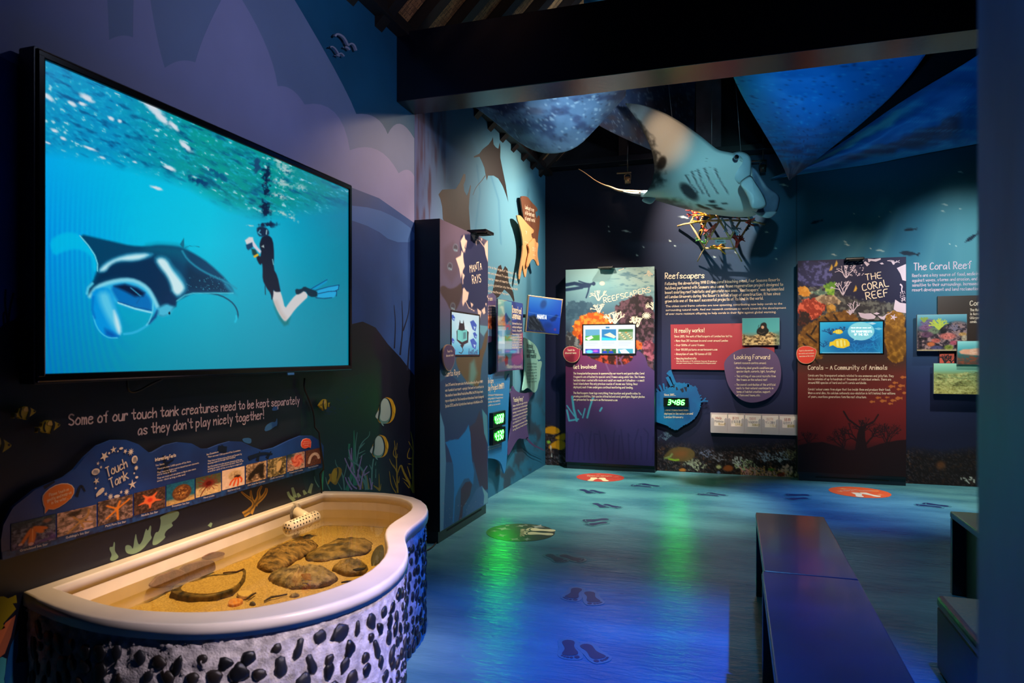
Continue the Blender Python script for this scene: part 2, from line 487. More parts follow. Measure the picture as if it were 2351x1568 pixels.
M_sky = mat('mural_sky_blue', (16, 88, 128), rough=0.55, var=0.12, vscale=1.5)
wall_left = tag(box('wall_left', (XL - .16, -2.2, 0), (XL, 8.0, 3.40), M_sky, None, 0), kind='structure')
wall_back = tag(box('wall_back', (XL, YB, 0), (4.8, YB + .16, 3.43), M_navy, None, 0), kind='structure')
tag(box('wall_right', (4.64, -2.2, 0), (4.8, YB, 3.43), M_navy, None, 0), kind='structure')
tag(box('wall_front', (XL, -2.2, 0), (4.64, -2.05, 3.43), M_navy, None, 0), kind='structure')
M_part = mat('partition_blue_paint', (34, 92, 146), rough=0.5, rgb2=(22, 54, 96), vscale=5, stretch=(1, 1, .35), bump=.05)
p0 = atd(2241, 800, 0.62)
tag(box('wall_near', (p0.x, -0.3, 0), (p0.x + .5, p0.y, 3.4), M_part, None, 0.004), kind='structure')
beam = tag(box('trim_1', (XL, 4.07, 2.958), (4.64, 4.33, 3.41), M_beam, None, 0.004), kind='structure')

# roof: 44 degree slopes of woven bamboo mats between dark rafters
M_rafter = mat('dark_rafter_wood', (30, 17, 16), rough=0.6, var=0.4, vscale=6, stretch=(1, 8, 1))
M_weave = bpy.data.materials.new('woven_bamboo'); M_weave.use_nodes = True
def weave_nodes():
    nt = M_weave.node_tree; b = nt.nodes['Principled BSDF']; b.inputs['Roughness'].default_value = .6
    tc = nt.nodes.new('ShaderNodeTexCoord'); mp = nt.nodes.new('ShaderNodeMapping'); mp.inputs['Scale'].default_value = (24, 24, 1)
    br = nt.nodes.new('ShaderNodeTexBrick'); br.inputs['Scale'].default_value = 1.0
    br.inputs['Color1'].default_value = (*lin((190, 136, 88)), 1); br.inputs['Color2'].default_value = (*lin((120, 82, 54)), 1); br.inputs['Mortar'].default_value = (*lin((28, 17, 12)), 1)
    br.inputs['Mortar Size'].default_value = .03; br.inputs['Brick Width'].default_value = 1.0; br.inputs['Row Height'].default_value = .3
    nt.links.new(tc.outputs['Object'], mp.inputs['Vector']); nt.links.new(mp.outputs['Vector'], br.inputs['Vector']); nt.links.new(br.outputs['Color'], b.inputs['Base Color'])
    bp = nt.nodes.new('ShaderNodeBump'); bp.inputs['Strength'].default_value = .5; nt.links.new(br.outputs['Fac'], bp.inputs['Height']); bp.invert = True; nt.links.new(bp.outputs['Normal'], b.inputs['Normal'])
weave_nodes()
ceiling = tag(ob('ceiling', [(-2.3, -2.2, 3.30), (1.27, -2.2, 6.75), (4.9, -2.2, 3.30), (-2.3, 8.0, 3.30), (1.27, 8.0, 6.75), (4.9, 8.0, 3.30),
    (-2.3, -2.2, 3.40), (1.27, -2.2, 6.87), (4.9, -2.2, 3.40), (-2.3, 8.0, 3.40), (1.27, 8.0, 6.87), (4.9, 8.0, 3.40)],
    [(0, 1, 4, 3), (1, 2, 5, 4), (6, 9, 10, 7), (7, 10, 11, 8), (0, 6, 7, 1), (1, 7, 8, 2), (3, 4, 10, 9), (4, 5, 11, 10), (0, 3, 9, 6), (2, 8, 11, 5)], M_rafter), kind='structure')
SL = 3.45 / 3.57
def slope_piece(name, y0, y1, x0, x1, drop, thick, m):
    bm = boxbm((x0, y0, 0), (x1, y1, thick), 0)
    for v in bm.verts: v.co.z = v.co.z + 3.30 + (v.co.x + 2.3) * SL - drop
    return bmob(name, bm, m, ceiling)
yy = -2.0
while yy < 7.9:
    slope_piece('rafter', yy, yy + .09, -2.26, 1.2, .16, .15, M_rafter)
    slope_piece('woven_mat', yy + .10, yy + .33, -2.26, 1.2, .05, .02, M_weave)
    yy += .34
box('wall_plate', (XL, -2.0, 3.385), (XL + .09, 7.8, 3.46), M_rafter, ceiling)
tag(ob('wall_gable', [(-2.3, YB + .02, 3.43), (4.9, YB + .02, 3.43), (1.27, YB + .02, 6.8), (-2.3, YB + .14, 3.43), (4.9, YB + .14, 3.43), (1.27, YB + .14, 6.8)],
    [(0, 1, 2), (5, 4, 3), (0, 3, 4, 1), (1, 4, 5, 2), (2, 5, 3, 0)], M_blackpaint), kind='structure')

# ============================================================ LEFT WALL MURAL
def ribbons(P, off, items):
    V, F = [], []
    for ii, (pts, w0, w1) in enumerate(items):
        off_ = off + .00012 * (ii % 9)
        pts = smooth_pts(pts, 2, False) if len(pts) > 2 else pts
        n = len(pts)
        for i, (x, y) in enumerate(pts):
            a, b = pts[max(i - 1, 0)], pts[min(i + 1, n - 1)]
            dx, dy = b[0] - a[0], b[1] - a[1]; l = math.hypot(dx, dy) + 1e-9
            w_ = (w0 + (w1 - w0) * i / (n - 1)) / 2
            V += [P(x - dy / l * w_, y + dx / l * w_, off_), P(x + dy / l * w_, y - dx / l * w_, off_)]
            if i:
                o = len(V) - 4
                F.append((o, o + 1, o + 3, o + 2))
    return V, F
def strokes(name, P, off, m, parent, items):
    V, F = ribbons(P, off, items)
    o = ob(name, V, F, m, parent)
    me = o.data; bm = bmesh.new(); bm.from_mesh(me)
    for f in bm.faces:
        f.normal_update()
        if f.normal.dot(P.n) < 0: f.normal_flip()
    bm.to_mesh(me); bm.free()
    return o
M_cl1 = mat('mural_cloud_grey', (112, 128, 168), rough=0.55, var=.06, vscale=2)
M_cl2 = mat('mural_cloud_lavender', (142, 142, 188), rough=0.55, var=.06, vscale=2)
M_sea = mat('mural_sea_blue', (44, 84, 150), rough=0.5, var=.15, vscale=2)
M_sea2 = mat('mural_swell_blue', (66, 112, 178), rough=0.5)
M_deep = mat('mural_seabed_navy', (24, 27, 44), rough=0.4, var=.2, vscale=3)
M_deepg = mat('mural_seabed_green', (16, 40, 46), rough=0.4, rgb2=(20, 28, 40), vscale=2)
low = [(951, 520), (870, 465), (800, 430), (600, 360), (0, 140), (-200, 70), (-200, -190)]
decal('mural_cloud', LW, arcs(((560, -190), (735, 100), (818, 262)), ((818, 262), (862, 270), (890, 308)), ((890, 308), (918, 284), (951, 318))) + low, .0012, M_cl1, wall_left)
decal('mural_cloud', LW, arcs(((235, -190), (246, 0), (250, 92)), ((250, 92), (278, 82), (305, 86)), ((305, 86), (306, 0), (312, -190))) + arcs(((322, -190), (348, 20), (378, 156)), ((378, 156), (412, 140), (448, 143)), ((448, 143), (478, 60), (530, -40)), ((530, -40), (604, 90), (637, 198)), ((637, 198), (670, 206), (699, 240)), ((699, 240), (768, 258), (803, 345)), ((803, 345), (866, 344), (915, 398)), ((915, 398), (936, 390), (951, 405))) + low, .0024, M_cl2, wall_left)
decal('mural_sea', LW, [(-200, 60), (0, 130), (60, 160), (600, 355), (800, 428), (870, 455), (951, 512), (951, 1300), (300, 1480), (-200, 1500)], .0036, M_sea, wall_left)
decal('mural_wave', LW, smooth_pts([(790, 470), (860, 478), (910, 500), (951, 530), (951, 556), (900, 556), (860, 525), (790, 500)], 1), .0048, M_sea2, wall_left)
decal('mural_seabed', LW, [(-200, 740), (0, 752), (10, 742), (30, 735), (60, 742), (300, 780), (700, 770), (800, 746), (832, 738), (862, 752), (890, 790), (920, 822), (951, 862), (951, 1310), (300, 1480), (-200, 1560)], .0048, M_deep, wall_left)
decal('mural_seabed', LW, smooth_pts([(690, 880), (740, 862), (800, 868), (850, 850), (868, 900), (870, 1000), (860, 1150), (760, 1180), (690, 1150)], 1), .0056, M_deepg, wall_left)
M_sil = mat('mural_coral_silhouette', (17, 26, 50), rough=.5)  # flat dark paint of the mural's coral silhouettes
strokes('mural_coral', LW, .006, M_sil, wall_left, [([(14, 760), (16, 735), (10, 700), (12, 664)], 5, 5), ([(18, 740), (22, 705), (30, 672)], 5, 5), ([(8, 745), (6, 720), (12, 715)], 5, 4),
    ([(30, 738), (46, 725), (50, 700), (48, 672), (56, 642)], 5, 2), ([(48, 712), (40, 695), (40, 684)], 5, 4), ([(40, 728), (60, 720), (70, 700)], 4, 2), ([(53, 690), (62, 668)], 2, 2),
    ([(905, 800), (908, 740), (904, 700)], 3, 1), ([(918, 815), (925, 750), (922, 690)], 4, 1), ([(925, 760), (938, 720), (940, 690)], 3, 1), ([(935, 850), (940, 780), (948, 740)], 4, 1)])
# leaf, fish and coral print at floor level left of the tank
for nm, pts, c in (('mural_leaf', [(-40, 1372), (8, 1369), (18, 1374), (36, 1366), (38, 1384), (28, 1385), (36, 1398), (20, 1416), (6, 1432), (11, 1441), (2, 1446), (-40, 1440)], (140, 124, 16)),
    ('mural_coral', [(-40, 1446), (2, 1446), (12, 1430), (35, 1412), (24, 1462), (10, 1500), (-5, 1512), (-40, 1500)], (196, 104, 66)),
    ('mural_weed', [(42, 1446), (34, 1460), (24, 1482), (16, 1515), (8, 1560), (14, 1572), (30, 1540), (40, 1500)], (12, 74, 128)),
    ('mural_coral', [(-20, 1520), (4, 1508), (14, 1512), (8, 1575), (-30, 1580)], (70, 160, 160))):
    decal(nm, LW, pts, .006, mat(nm + str(c[0]), c, .5), wall_left)
# green fronds and ochre coral behind the tank, plants at its far end
def bush(name, parent, col, off, items):
    return strokes(name, LW, off, mat('mural_' + name + str(col[0]), col, .5), parent, items)
A3 = lambda pts: C(0, 860, 2.939, pts)
B3 = lambda pts: C(700, 860, 5.227, pts)
for pts in ([(845, 1205), (840, 1150), (880, 1150), (895, 1185), (905, 1110), (915, 1065), (920, 1110), (935, 1155), (960, 1120), (975, 1060), (985, 1035), (995, 1060), (1010, 1015), (1020, 1025), (1012, 1080), (1025, 1100), (1000, 1130), (960, 1180), (900, 1215)],
            [(1020, 1150), (1045, 1060), (1070, 1065), (1085, 990), (1075, 960), (1100, 950), (1140, 925), (1190, 918), (1212, 932), (1190, 975), (1150, 1000), (1170, 1020), (1120, 1050), (1105, 1085), (1118, 1095), (1080, 1130), (1050, 1150)],
            [(735, 1250), (755, 1215), (735, 1180), (740, 1160), (760, 1165), (765, 1125), (775, 1135), (770, 1190), (790, 1215), (800, 1235), (760, 1260)]):
    decal('mural_frond', LW, smooth_pts(A3(pts), 2), .0062, mat('mural_sage', (116, 140, 104), .5), wall_left)
bush('mural_frond', wall_left, (116, 140, 104), .0062, [(A3(q), 9, 5) for q in ([(1985, 850), (1950, 820), (1940, 790)], [(1990, 830), (1975, 780), (1970, 762)], [(2020, 825), (2005, 800)], [(2085, 800), (2095, 760), (2105, 735)], [(2060, 808), (2045, 780)], [(1410, 1025), (1425, 1000)])])
oc = [([(1640, 945), (1690, 915), (1715, 880), (1705, 850), (1660, 820), (1625, 790)], 14, 3), ([(1715, 880), (1745, 830), (1740, 790), (1765, 750)], 14, 3), ([(1720, 870), (1770, 830), (1795, 790), (1795, 765)], 11, 5), ([(1680, 930), (1700, 900)], 18, 12), ([(1700, 850), (1690, 810), (1690, 780)], 8, 3)]
bush('mural_ochre_coral', wall_left, (176, 126, 36), .0062, [(A3(p), a, b) for p, a, b in oc])
bush('mural_ochre_coral', wall_left, (104, 74, 26), .0068, [(A3(p), max(a * .3, 1.5), 1) for p, a, b in oc])
tl = [([(600, 1330), (580, 1150), (590, 900), (585, 670)], 10, 1), ([(500, 1390), (560, 1200), (600, 1000)], 9, 4), ([(530, 1000), (522, 900), (530, 830)], 2, 5), ([(195, 1385), (210, 1250), (218, 1110)], 7, 1)]
bush('mural_grass', wall_left, (44, 130, 96), .0064, [(B3(p), a, b) for p, a, b in tl])
tw = [([(620, 1060), (640, 900), (690, 800), (770, 740), (775, 680)], 3, 1), ([(650, 880), (715, 820)], 5, 1), ([(640, 950), (720, 910)], 3, 1), ([(610, 1050), (600, 850), (625, 690)], 3, 1), ([(520, 990), (560, 1050), (640, 1080), (720, 1200), (760, 1380)], 3, 6), ([(650, 1000), (690, 960), (722, 945)], 2, 1),
      ([(470, 1385), (460, 1250), (430, 1150), (370, 1090), (360, 1020)], 4, 1), ([(300, 1385), (255, 1300), (245, 1230)], 3, 1), ([(460, 1240), (490, 1130), (500, 1060)], 3, 1), ([(800, 1380), (800, 1150), (820, 1010)], 3, 3), ([(800, 1140), (770, 1080)], 3, 1), ([(845, 1240), (848, 1130)], 2, 1), ([(840, 1090), (850, 1040)], 2, 1),
      ([(165, 1350), (120, 1280), (110, 1220)], 3, 1), ([(440, 1380), (390, 1290)], 3, 1), ([(640, 1200), (720, 1290), (740, 1380)], 3, 10)]
bush('mural_twig', wall_left, (84, 134, 122), .0066, [(B3(p), a, b) for p, a, b in tw])
pu = [([(660, 1380), (620, 1250), (540, 1150), (490, 1040), (475, 1000)], 5, 2), ([(540, 1150), (560, 1060), (525, 900)], 4, 2), ([(590, 1180), (560, 1050), (555, 880)], 3, 2), ([(560, 1380), (500, 1290), (482, 1230)], 4, 2), ([(620, 1370), (560, 1330), (515, 1230)], 4, 2), ([(650, 1280), (630, 1140)], 3, 2), ([(660, 1380), (690, 1180), (745, 1095)], 4, 2), ([(620, 1250), (680, 970)], 3, 2), ([(700, 1210), (770, 1165)], 3, 2), ([(800, 1380), (775, 1240)], 3, 2), ([(790, 1380), (810, 1290)], 3, 2)]
bush('mural_lilac_coral', wall_left, (146, 124, 168), .0068, [(B3(p), a, b) for p, a, b in pu])
yl = [([(1110, 1420), (1100, 1200), (1095, 1000), (1070, 790)], 4, 1), ([(1100, 1150), (1040, 1080), (1010, 1010)], 3, 1), ([(1090, 1000), (1050, 960), (1075, 870)], 3, 1), ([(1095, 900), (1105, 820)], 2, 1), ([(1100, 1000), (1110, 950)], 2, 1), ([(1110, 1200), (1060, 1080)], 3, 1), ([(1090, 1420), (1030, 1330), (1010, 1160)], 3, 1), ([(1100, 1360), (1050, 1210)], 3, 1), ([(1120, 1300), (1130, 1220)], 3, 1), ([(1110, 1180), (1150, 1065), (1175, 1160), (1240, 1280), (1300, 1400)], 2, 7), ([(1250, 1300), (1165, 1240)], 3, 1), ([(1250, 1360), (1185, 1285)], 3, 1),
      ([(1300, 1420), (1290, 1080), (1300, 850), (1265, 680)], 6, 1), ([(1295, 1000), (1230, 1010), (1225, 960), (1255, 880)], 3, 1), ([(1300, 1080), (1230, 1070)], 3, 1), ([(1290, 900), (1240, 800)], 3, 1), ([(1270, 1250), (1225, 1100)], 4, 1), ([(890, 1390), (885, 1190)], 3, 1), ([(900, 1390), (820, 1330)], 6, 2), ([(900, 1380), (910, 1310)], 3, 1), ([(690, 1370), (680, 1150)], 3, 1), ([(660, 1380), (625, 1320)], 3, 1), ([(765, 1370), (740, 1200)], 3, 1)]
bush('mural_olive_coral', wall_left, (136, 116, 34), .007, [(B3(p), a, b) for p, a, b in yl])
# painted butterfly fish and a shoal of small blue fish
def painted(name, pieces):
    for k, (pts, c) in enumerate(pieces):
        decal(name, LW, smooth_pts(pts, 2), .0074 + .0009 * k, mat('%s_%d_%d' % (name, c[0], c[2]), c, .5), wall_left)
f1 = [([(975, 268), (1040, 290), (1065, 340), (1085, 400), (1082, 440), (1075, 500), (1055, 545), (1020, 580), (960, 592), (905, 585), (880, 565), (868, 530), (870, 430), (885, 400), (900, 330), (940, 285)], (206, 158, 24)),
      ([(965, 272), (1010, 300), (1040, 380), (1045, 470), (1030, 540), (1000, 585), (900, 580), (866, 530), (880, 420), (900, 330), (935, 285)], (20, 22, 36)),
      ([(960, 280), (995, 300), (1022, 380), (1028, 460), (1018, 530), (985, 590), (920, 588), (888, 555), (885, 520), (905, 440), (903, 340), (935, 290)], (100, 146, 124)),
      ([(958, 282), (990, 303), (1018, 380), (1024, 460), (1010, 520), (980, 556), (930, 560), (892, 535), (908, 440), (906, 345), (935, 292)], (176, 196, 176)),
      ([(885, 420), (868, 440), (838, 500), (850, 520), (868, 535), (872, 500)], (186, 196, 180)), ([(905, 560), (920, 570), (945, 615), (935, 620), (910, 595)], (120, 160, 146)), ([(1060, 340), (1085, 400), (1078, 480), (1060, 460), (1050, 420)], (220, 172, 30))]
painted('mural_butterfly_fish', [(B3(p), c) for p, c in f1])
painted('mural_butterfly_fish', [(B3([((x - 960) * .92 + 885, (y - 430) * .86 + 860) for x, y in p]), c) for p, c in f1])
painted('mural_yellow_fish', [(B3([(340, 1125), (380, 1120), (400, 1105), (440, 1130), (440, 1190), (400, 1260), (375, 1330), (330, 1310), (300, 1270), (275, 1330), (265, 1290), (300, 1240), (280, 1200), (295, 1185), (310, 1200)]), (150, 122, 18)),
    (B3([(350, 1130), (375, 1150), (385, 1210), (365, 1290), (330, 1300), (315, 1250), (320, 1170)]), (176, 152, 24)), (B3([(380, 1120), (398, 1118), (400, 1180), (380, 1260), (374, 1240), (388, 1180)]), (28, 26, 20))])
sh = []
for k in range(46):
    t = rnd.random(); x = 250 + 430 * t + rnd.uniform(-60, 60); y = 480 - 340 * t + rnd.uniform(-50, 60)
    sh.append((B3([(x - 14 * (1.3 - t), y), (x + 14 * (1.3 - t), y)]), 2.6 * (1.3 - t), 1.2))
bush('mural_shoal', wall_left, (22, 44, 84), .0062, sh)
for q in ([(1780, 385), (1790, 345), (1830, 318), (1858, 322), (1868, 285), (1870, 345), (1850, 350), (1820, 375)], [(1830, 240), (1845, 215), (1870, 210), (1880, 235), (1850, 245)], [(1630, 430), (1690, 425), (1697, 455), (1680, 468), (1640, 455)]):
    decal('mural_blue_fish', LW, smooth_pts(A3(q), 1), .0064, mat('mural_fish_blue', (38, 82, 140), .5), wall_left)

# cut-out fish standing off the wall
M_fy, M_fd, M_fl, M_fe = mat('fish_yellow', (176, 156, 40), .5), mat('fish_dark', (24, 22, 26), .5), mat('fish_light_yellow', (206, 176, 90), .5), mat('fish_eye', (60, 40, 44), .4)
def cutfish(label, cx, cy, sx, sy, shear, d=1):
    P = PlaneX(XL + .035)
    q = lambda pts: [(cx + d * sx * u, cy + sy * v + shear * d * u) for u, v in pts]
    t = thing('fish_cutout', label, 'wall decoration', P(cx, cy), 'fish cut-outs on the mural')
    body = [(1, .05), (.8, -.25), (.5, -.6), (.2, -.9), (-.1, -1), (-.35, -.75), (-.5, -.85), (-.55, -.35), (-.7, -.15), (-.95, -.4), (-.9, 0), (-1, .45), (-.7, .2), (-.5, .35), (-.35, .65), (0, .7), (.15, 1.0), (.3, .65), (.65, .4)]
    t_ = decal('body', P, smooth_pts(q(body), 1), 0, M_fy, t, .012); t0 = t; t = t_
    decal('highlight', P, smooth_pts(q([(.55, -.45), (.2, -.8), (-.05, -.85), (-.2, -.4), (.1, -.2), (.45, -.2)]), 1), .002, M_fl, t, .0015)
    decal('stripe', P, smooth_pts(q([(.38, -.75), (.2, -.9), (.3, -.3), (.2, .3), (.05, .85), (.2, .95), (.42, .3), (.5, -.3)]), 1), .003, M_fd, t, .0015)
    decal('stripe', P, smooth_pts(q([(-.25, -.85), (-.4, -.8), (-.5, -.2), (-.45, .3), (-.3, .6), (-.25, .5), (-.38, .1), (-.35, -.4)]), 1), .003, M_fd, t, .0015)
    decal('tail_mark', P, smooth_pts(q([(-.75, -.12), (-.95, -.38), (-.88, 0), (-.97, .4), (-.72, .18)]), 1), .003, M_fd, t, .0015)
    decal('eye', P, smooth_pts(q([(.85, -.1), (.72, -.22), (.66, -.05), (.78, .1)]), 1), .004, M_fe, t, .0015)
    M_ = mat('steel_pin', (120, 120, 120), .4, 1)
    t = t0; a = P(cx, cy); tube('standoff_pin', [a - Vector((.012, 0, 0)), Vector((XL, a.y, a.z))], .005, M_, t, 6)
    return t
cutfish('dim olive striped fish cut-out just below left corner of the large screen', 57, 949, 27, 17, -5)
cutfish('yellow striped fish cut-out left of the word Some', 112, 981, 28, 17, -6)
cutfish('large yellow striped fish cut-out cropped by the left edge above the sea star board', -8, 1026, 36, 24, -4)
cutfish('small yellow striped fish cut-out facing left beside the hanging cable', 746, 930, 13, 14, -1, -1)
# two gull cut-outs
M_bird = mat('gull_grey_board', (138, 140, 166), .5)
G5 = lambda pts: C(700, 0, 2.939, pts)
for lab, q in (('larger grey gull cut-out high on the mural', [([(205, 245), (215, 230), (235, 230), (265, 250), (285, 285), (295, 310), (310, 290), (335, 300), (350, 340)], 4.5, 3.2), ([(272, 316), (290, 320), (305, 336)], 3.5, 4)]),
               ('smaller grey gull cut-out below and left of the bigger gull', [([(172, 318), (185, 312), (205, 325), (222, 350), (230, 368), (243, 356), (258, 366), (267, 380)], 3.2, 2.4), ([(214, 370), (228, 372), (235, 380)], 2.6, 3)])):
    P = PlaneX(XL + .03); t = thing('gull_cutout', lab, 'wall decoration', P(*G5([q[0][0][4]])[0]), 'gull cut-outs')
    for nm, (pts, a, b) in zip(('wings', 'body'), q):
        V, F = ribbons(P, 0, [(G5(pts), a, b)])
        n = len(V); V = V + [v - Vector((.012, 0, 0)) for v in V]
        F2 = F + [tuple(i + n for i in reversed(f)) for f in F]
        for k in range(0, n - 2, 2): F2 += [(k, k + 2, k + 2 + n, k + n), (k + 1, k + 1 + n, k + 3 + n, k + 3)]
        ob(nm, V, F2, M_bird, t)
    a = P(*G5([q[0][0][4]])[0]); tube('standoff_pin', [a - Vector((.008, 0, 0)), Vector((XL, a.y, a.z))], .005, M_bird, t, 6)
# wall slogan
M_slo = mat('slogan_pale_vinyl', (214, 190, 190), .5)
L = Let(LW, .008)
L.add('Some of our touch tank creatures need to be kept separately', (157, 977), (686, 927), 26, .13, 2)
L.add("as they don't play nicely together!", (316, 999), (604, 961), 24, .13, 2)
L.build(M_slo, wall_left, 'wall_slogan')

# ============================================================ LARGE SCREEN
TX = -2.03
TP = PlaneX(TX)
y0, y1, z0, z1 = 1.55, 3.365, 1.212, 2.235
tv = thing('television', 'large flat television on the wall showing a manta ray and a snorkeller', 'television', (TX - .03, (y0 + y1) / 2, z0))
M_bez, M_bezl, M_tvb = mat('bezel_gloss_black', (10, 10, 14), .18, spec=.6), mat('bezel_edge_grey', (52, 54, 60), .3, .6), mat('tv_back_plastic', (14, 14, 16), .5)
bw = .028
def bez(name, lo, hi): return box(name, lo, hi, M_bez, tv, .006, 2)
bez('bezel_top', (TX - .055, y0, z1 - bw), (TX + .012, y1, z1)); bez('bezel_bottom', (TX - .055, y0, z0), (TX + .012, y1, z0 + bw))
bez('bezel_left', (TX - .055, y0, z0 + bw * .5), (TX + .0125, y0 + bw, z1 - bw * .5)); bez('bezel_right', (TX - .055, y1 - bw, z0 + bw * .5), (TX + .0125, y1, z1 - bw * .5))
for nm, lo, hi in (('rim', (TX - .058, y0 - .004, z1 - .004), (TX + .004, y1 + .004, z1 + .004)), ('rim', (TX - .058, y0 - .004, z0 - .004), (TX + .004, y1 + .004, z0 + .004)), ('rim', (TX - .058, y0 - .006, z0), (TX + .004, y0, z1)), ('rim', (TX - .058, y1, z0), (TX + .004, y1 + .006, z1))):
    box(nm, lo, hi, M_bezl, tv, .001)
bcv = box('back_cover', (TX - .06, y0 + .02, z0 + .02), (TX - .01, y1 - .02, z1 - .02), M_tvb, tv, .004)
box('wall_bracket', (XL, 2.3, 1.5), (TX - .06, 2.6, 2.0), M_tvb, bcv)
box('badge', (TX + .01, 2.78, z0 - .012), (TX + .016, 2.83, z0 - .001), mat('badge_blue', (40, 90, 160), .4), tv, .001)
sy0, sy1, sz0, sz1 = y0 + bw, y1 - bw, z0 + bw, z1 - bw
S = Cv((TX + .004, sy0, sz1), (TX + .004, sy1, sz1), (TX + .004, sy0, sz0), 520, 300)
def paint_tv(S):
    S.grad([(95, (0, 170, 235)), (300, (0, 190, 232)), (480, (0, 196, 228)), (640, (0, 170, 205)), (800, (0, 130, 160))], 'X')
    dk = np.clip((S.Y - 560) / 300, 0, 1)
    S.mix(dk * .75, (0, 132, 158))
    # bluer lower left with fine moire
    bl = np.clip((330 - S.X) / 230, 0, 1) * np.clip((S.Y - 380) / 200, 0, 1)
    S.mix(bl * (.55 + .35 * np.sin(np.hypot(S.X - 300, (S.Y - 560) * .25) * .55)) * .55, (0, 92, 215))
    # water surface: lies above a line from lower left to right
    edge = np.interp(S.X, [90, 160, 300, 430, 520, 600, 700, 800], [362, 370, 400, 440, 490, 512, 500, 490])
    sf = np.clip((edge - S.Y) / 40, 0, 1)
    t = (S.Y - .43 * (S.X - 90))                              # runs with the perspective of the surface
    n1 = vnoise((S.X + S.Y * .3) / 30, (S.Y - S.X * .45) / 9, 3, 4)
    n2 = vnoise((S.X + S.Y * .3) / 11, (S.Y - S.X * .45) / 5, 5, 3)
    tealness = np.clip((S.X - 260) / 200, 0, 1)
    sc = np.stack([0 * S.X + 4, 120 + 40 * n1, 190 - 55 * tealness], -1)
    S.a += (sf * .85)[..., None] * (sc - S.a)
    S.mix(sf * np.clip((n2 - .5) * 4, 0, 1) * .5, (30, 190, 225))
    S.mix(sf * np.clip((.42 - n1) * 5, 0, 1) * .55, (0, 62, 110))
    S.mix(sf * np.clip((n1 * .5 + n2 * .5 - .66) * 14, 0, 1) * .8, (205, 228, 236))
    for x, y, rx, ry, r in [(200, 225, 26, 9, .5), (110, 222, 24, 7, .7), (165, 238, 18, 6, .5), (188, 238, 14, 6, .3), (255, 272, 12, 5, .5), (275, 278, 7, 5, .5), (125, 300, 12, 5, .4), (345, 240, 44, 14, .7), (370, 270, 40, 10, .75), (400, 290, 22, 7, .8), (425, 335, 26, 8, .7), (290, 205, 46, 8, .55), (145, 318, 10, 4, .4), (205, 340, 22, 4, .35), (110, 328, 10, 3, .4), (310, 372, 9, 2, .3), (235, 362, 10, 3, .3), (390, 386, 22, 6, .4), (360, 432, 20, 5, .3)]:
        m_ = vnoise(S.X / 8, S.Y / 6, int(x), 3)
        d = np.hypot(((S.X - x) * math.cos(r) + (S.Y - y) * math.sin(r)) / rx, (-(S.X - x) * math.sin(r) + (S.Y - y) * math.cos(r)) / ry)
        S.mix(np.clip((1 - d) * 2.5 + (m_ - .5) * 2, 0, 1) * np.clip(1.35 - d, 0, 1), (214, 226, 238))
    # broken dark and bright water around the snorkeller
    for x, y, rx, ry, c, r in [(612, 420, 13, 60, (2, 26, 60), 0), (610, 480, 17, 22, (2, 22, 56), 0), (612, 515, 24, 9, (4, 26, 60), 0), (455, 415, 30, 10, (0, 60, 110), .4), (500, 400, 40, 9, (0, 90, 130), .6), (590, 380, 10, 26, (20, 70, 110), 0)]:
        m_ = vnoise(S.X / 7, S.Y / 6, int(x + y), 3); d = np.hypot(((S.X - x) * math.cos(r) + (S.Y - y) * math.sin(r)) / rx, (-(S.X - x) * math.sin(r) + (S.Y - y) * math.cos(r)) / ry)
        S.mix(np.clip((1 - d) * 2 + (m_ - .55) * 4, 0, 1) * np.clip(1.5 - d, 0, 1) * .95, c)
    for x, y, rx, ry, r in [(655, 390, 30, 16, .5), (650, 420, 34, 14, .3), (640, 450, 26, 10, .2), (650, 490, 36, 6, .2), (668, 500, 26, 6, .5), (640, 370, 20, 10, .5), (690, 430, 20, 10, .4), (575, 518, 13, 2.5, .05)]:
        m_ = vnoise(S.X / 5, S.Y / 4, int(x * 3), 3); d = np.hypot(((S.X - x) * math.cos(r) + (S.Y - y) * math.sin(r)) / rx, (-(S.X - x) * math.sin(r) + (S.Y - y) * math.cos(r)) / ry)
        S.mix(np.clip((1 - d) * 1.5 + (m_ - .55) * 6, 0, 1) * np.clip(1.2 - d, 0, 1) * .85, (196, 214, 210))
    S.mix(np.clip((S.X - 640) / 150, 0, 1) * np.clip((560 - S.Y) / 100, 0, 1) * .35, (0, 110, 170))
    # ---- manta ray
    q = lambda pts: C(80, 500, 5.2275, pts)
    S.poly(q([(180, 330), (200, 260), (290, 200), (400, 170), (520, 190), (640, 330), (720, 440), (755, 560), (748, 650), (700, 640), (690, 480), (600, 400), (480, 370), (330, 410), (230, 460)]), (0, 196, 236), 6, .75, 1)
    S.poly(q([(520, 190), (760, 245), (1000, 300), (1150, 335), (1350, 345), (1480, 325), (1700, 340), (1800, 370), (1950, 450), (2091, 545), (2320, 760), (2400, 905), (2330, 900), (2091, 895), (1900, 900), (1780, 960), (1700, 1000), (1690, 1060), (1620, 1120), (1560, 1180), (1480, 1170), (1440, 1000), (1380, 870), (1250, 790), (1050, 750), (850, 780), (720, 850), (650, 950), (620, 900), (640, 830), (700, 760), (740, 660), (755, 570), (720, 440), (640, 330)]), (2, 66, 104), 6, 1, 1)
    S.poly(q([(1480, 325), (1700, 340), (1800, 370), (1830, 560), (1700, 480), (1500, 440), (1300, 400), (1350, 345)]), (0, 92, 124), 22, .8)
    S.poly(q([(860, 610), (960, 540), (1180, 535), (1380, 470), (1450, 520), (1600, 720), (1640, 880), (1690, 980), (1660, 1080), (1540, 1070), (1450, 960), (1380, 860), (1250, 770), (1050, 710), (850, 740), (730, 800), (740, 690)]), (2, 44, 82), 14, .95, 1)
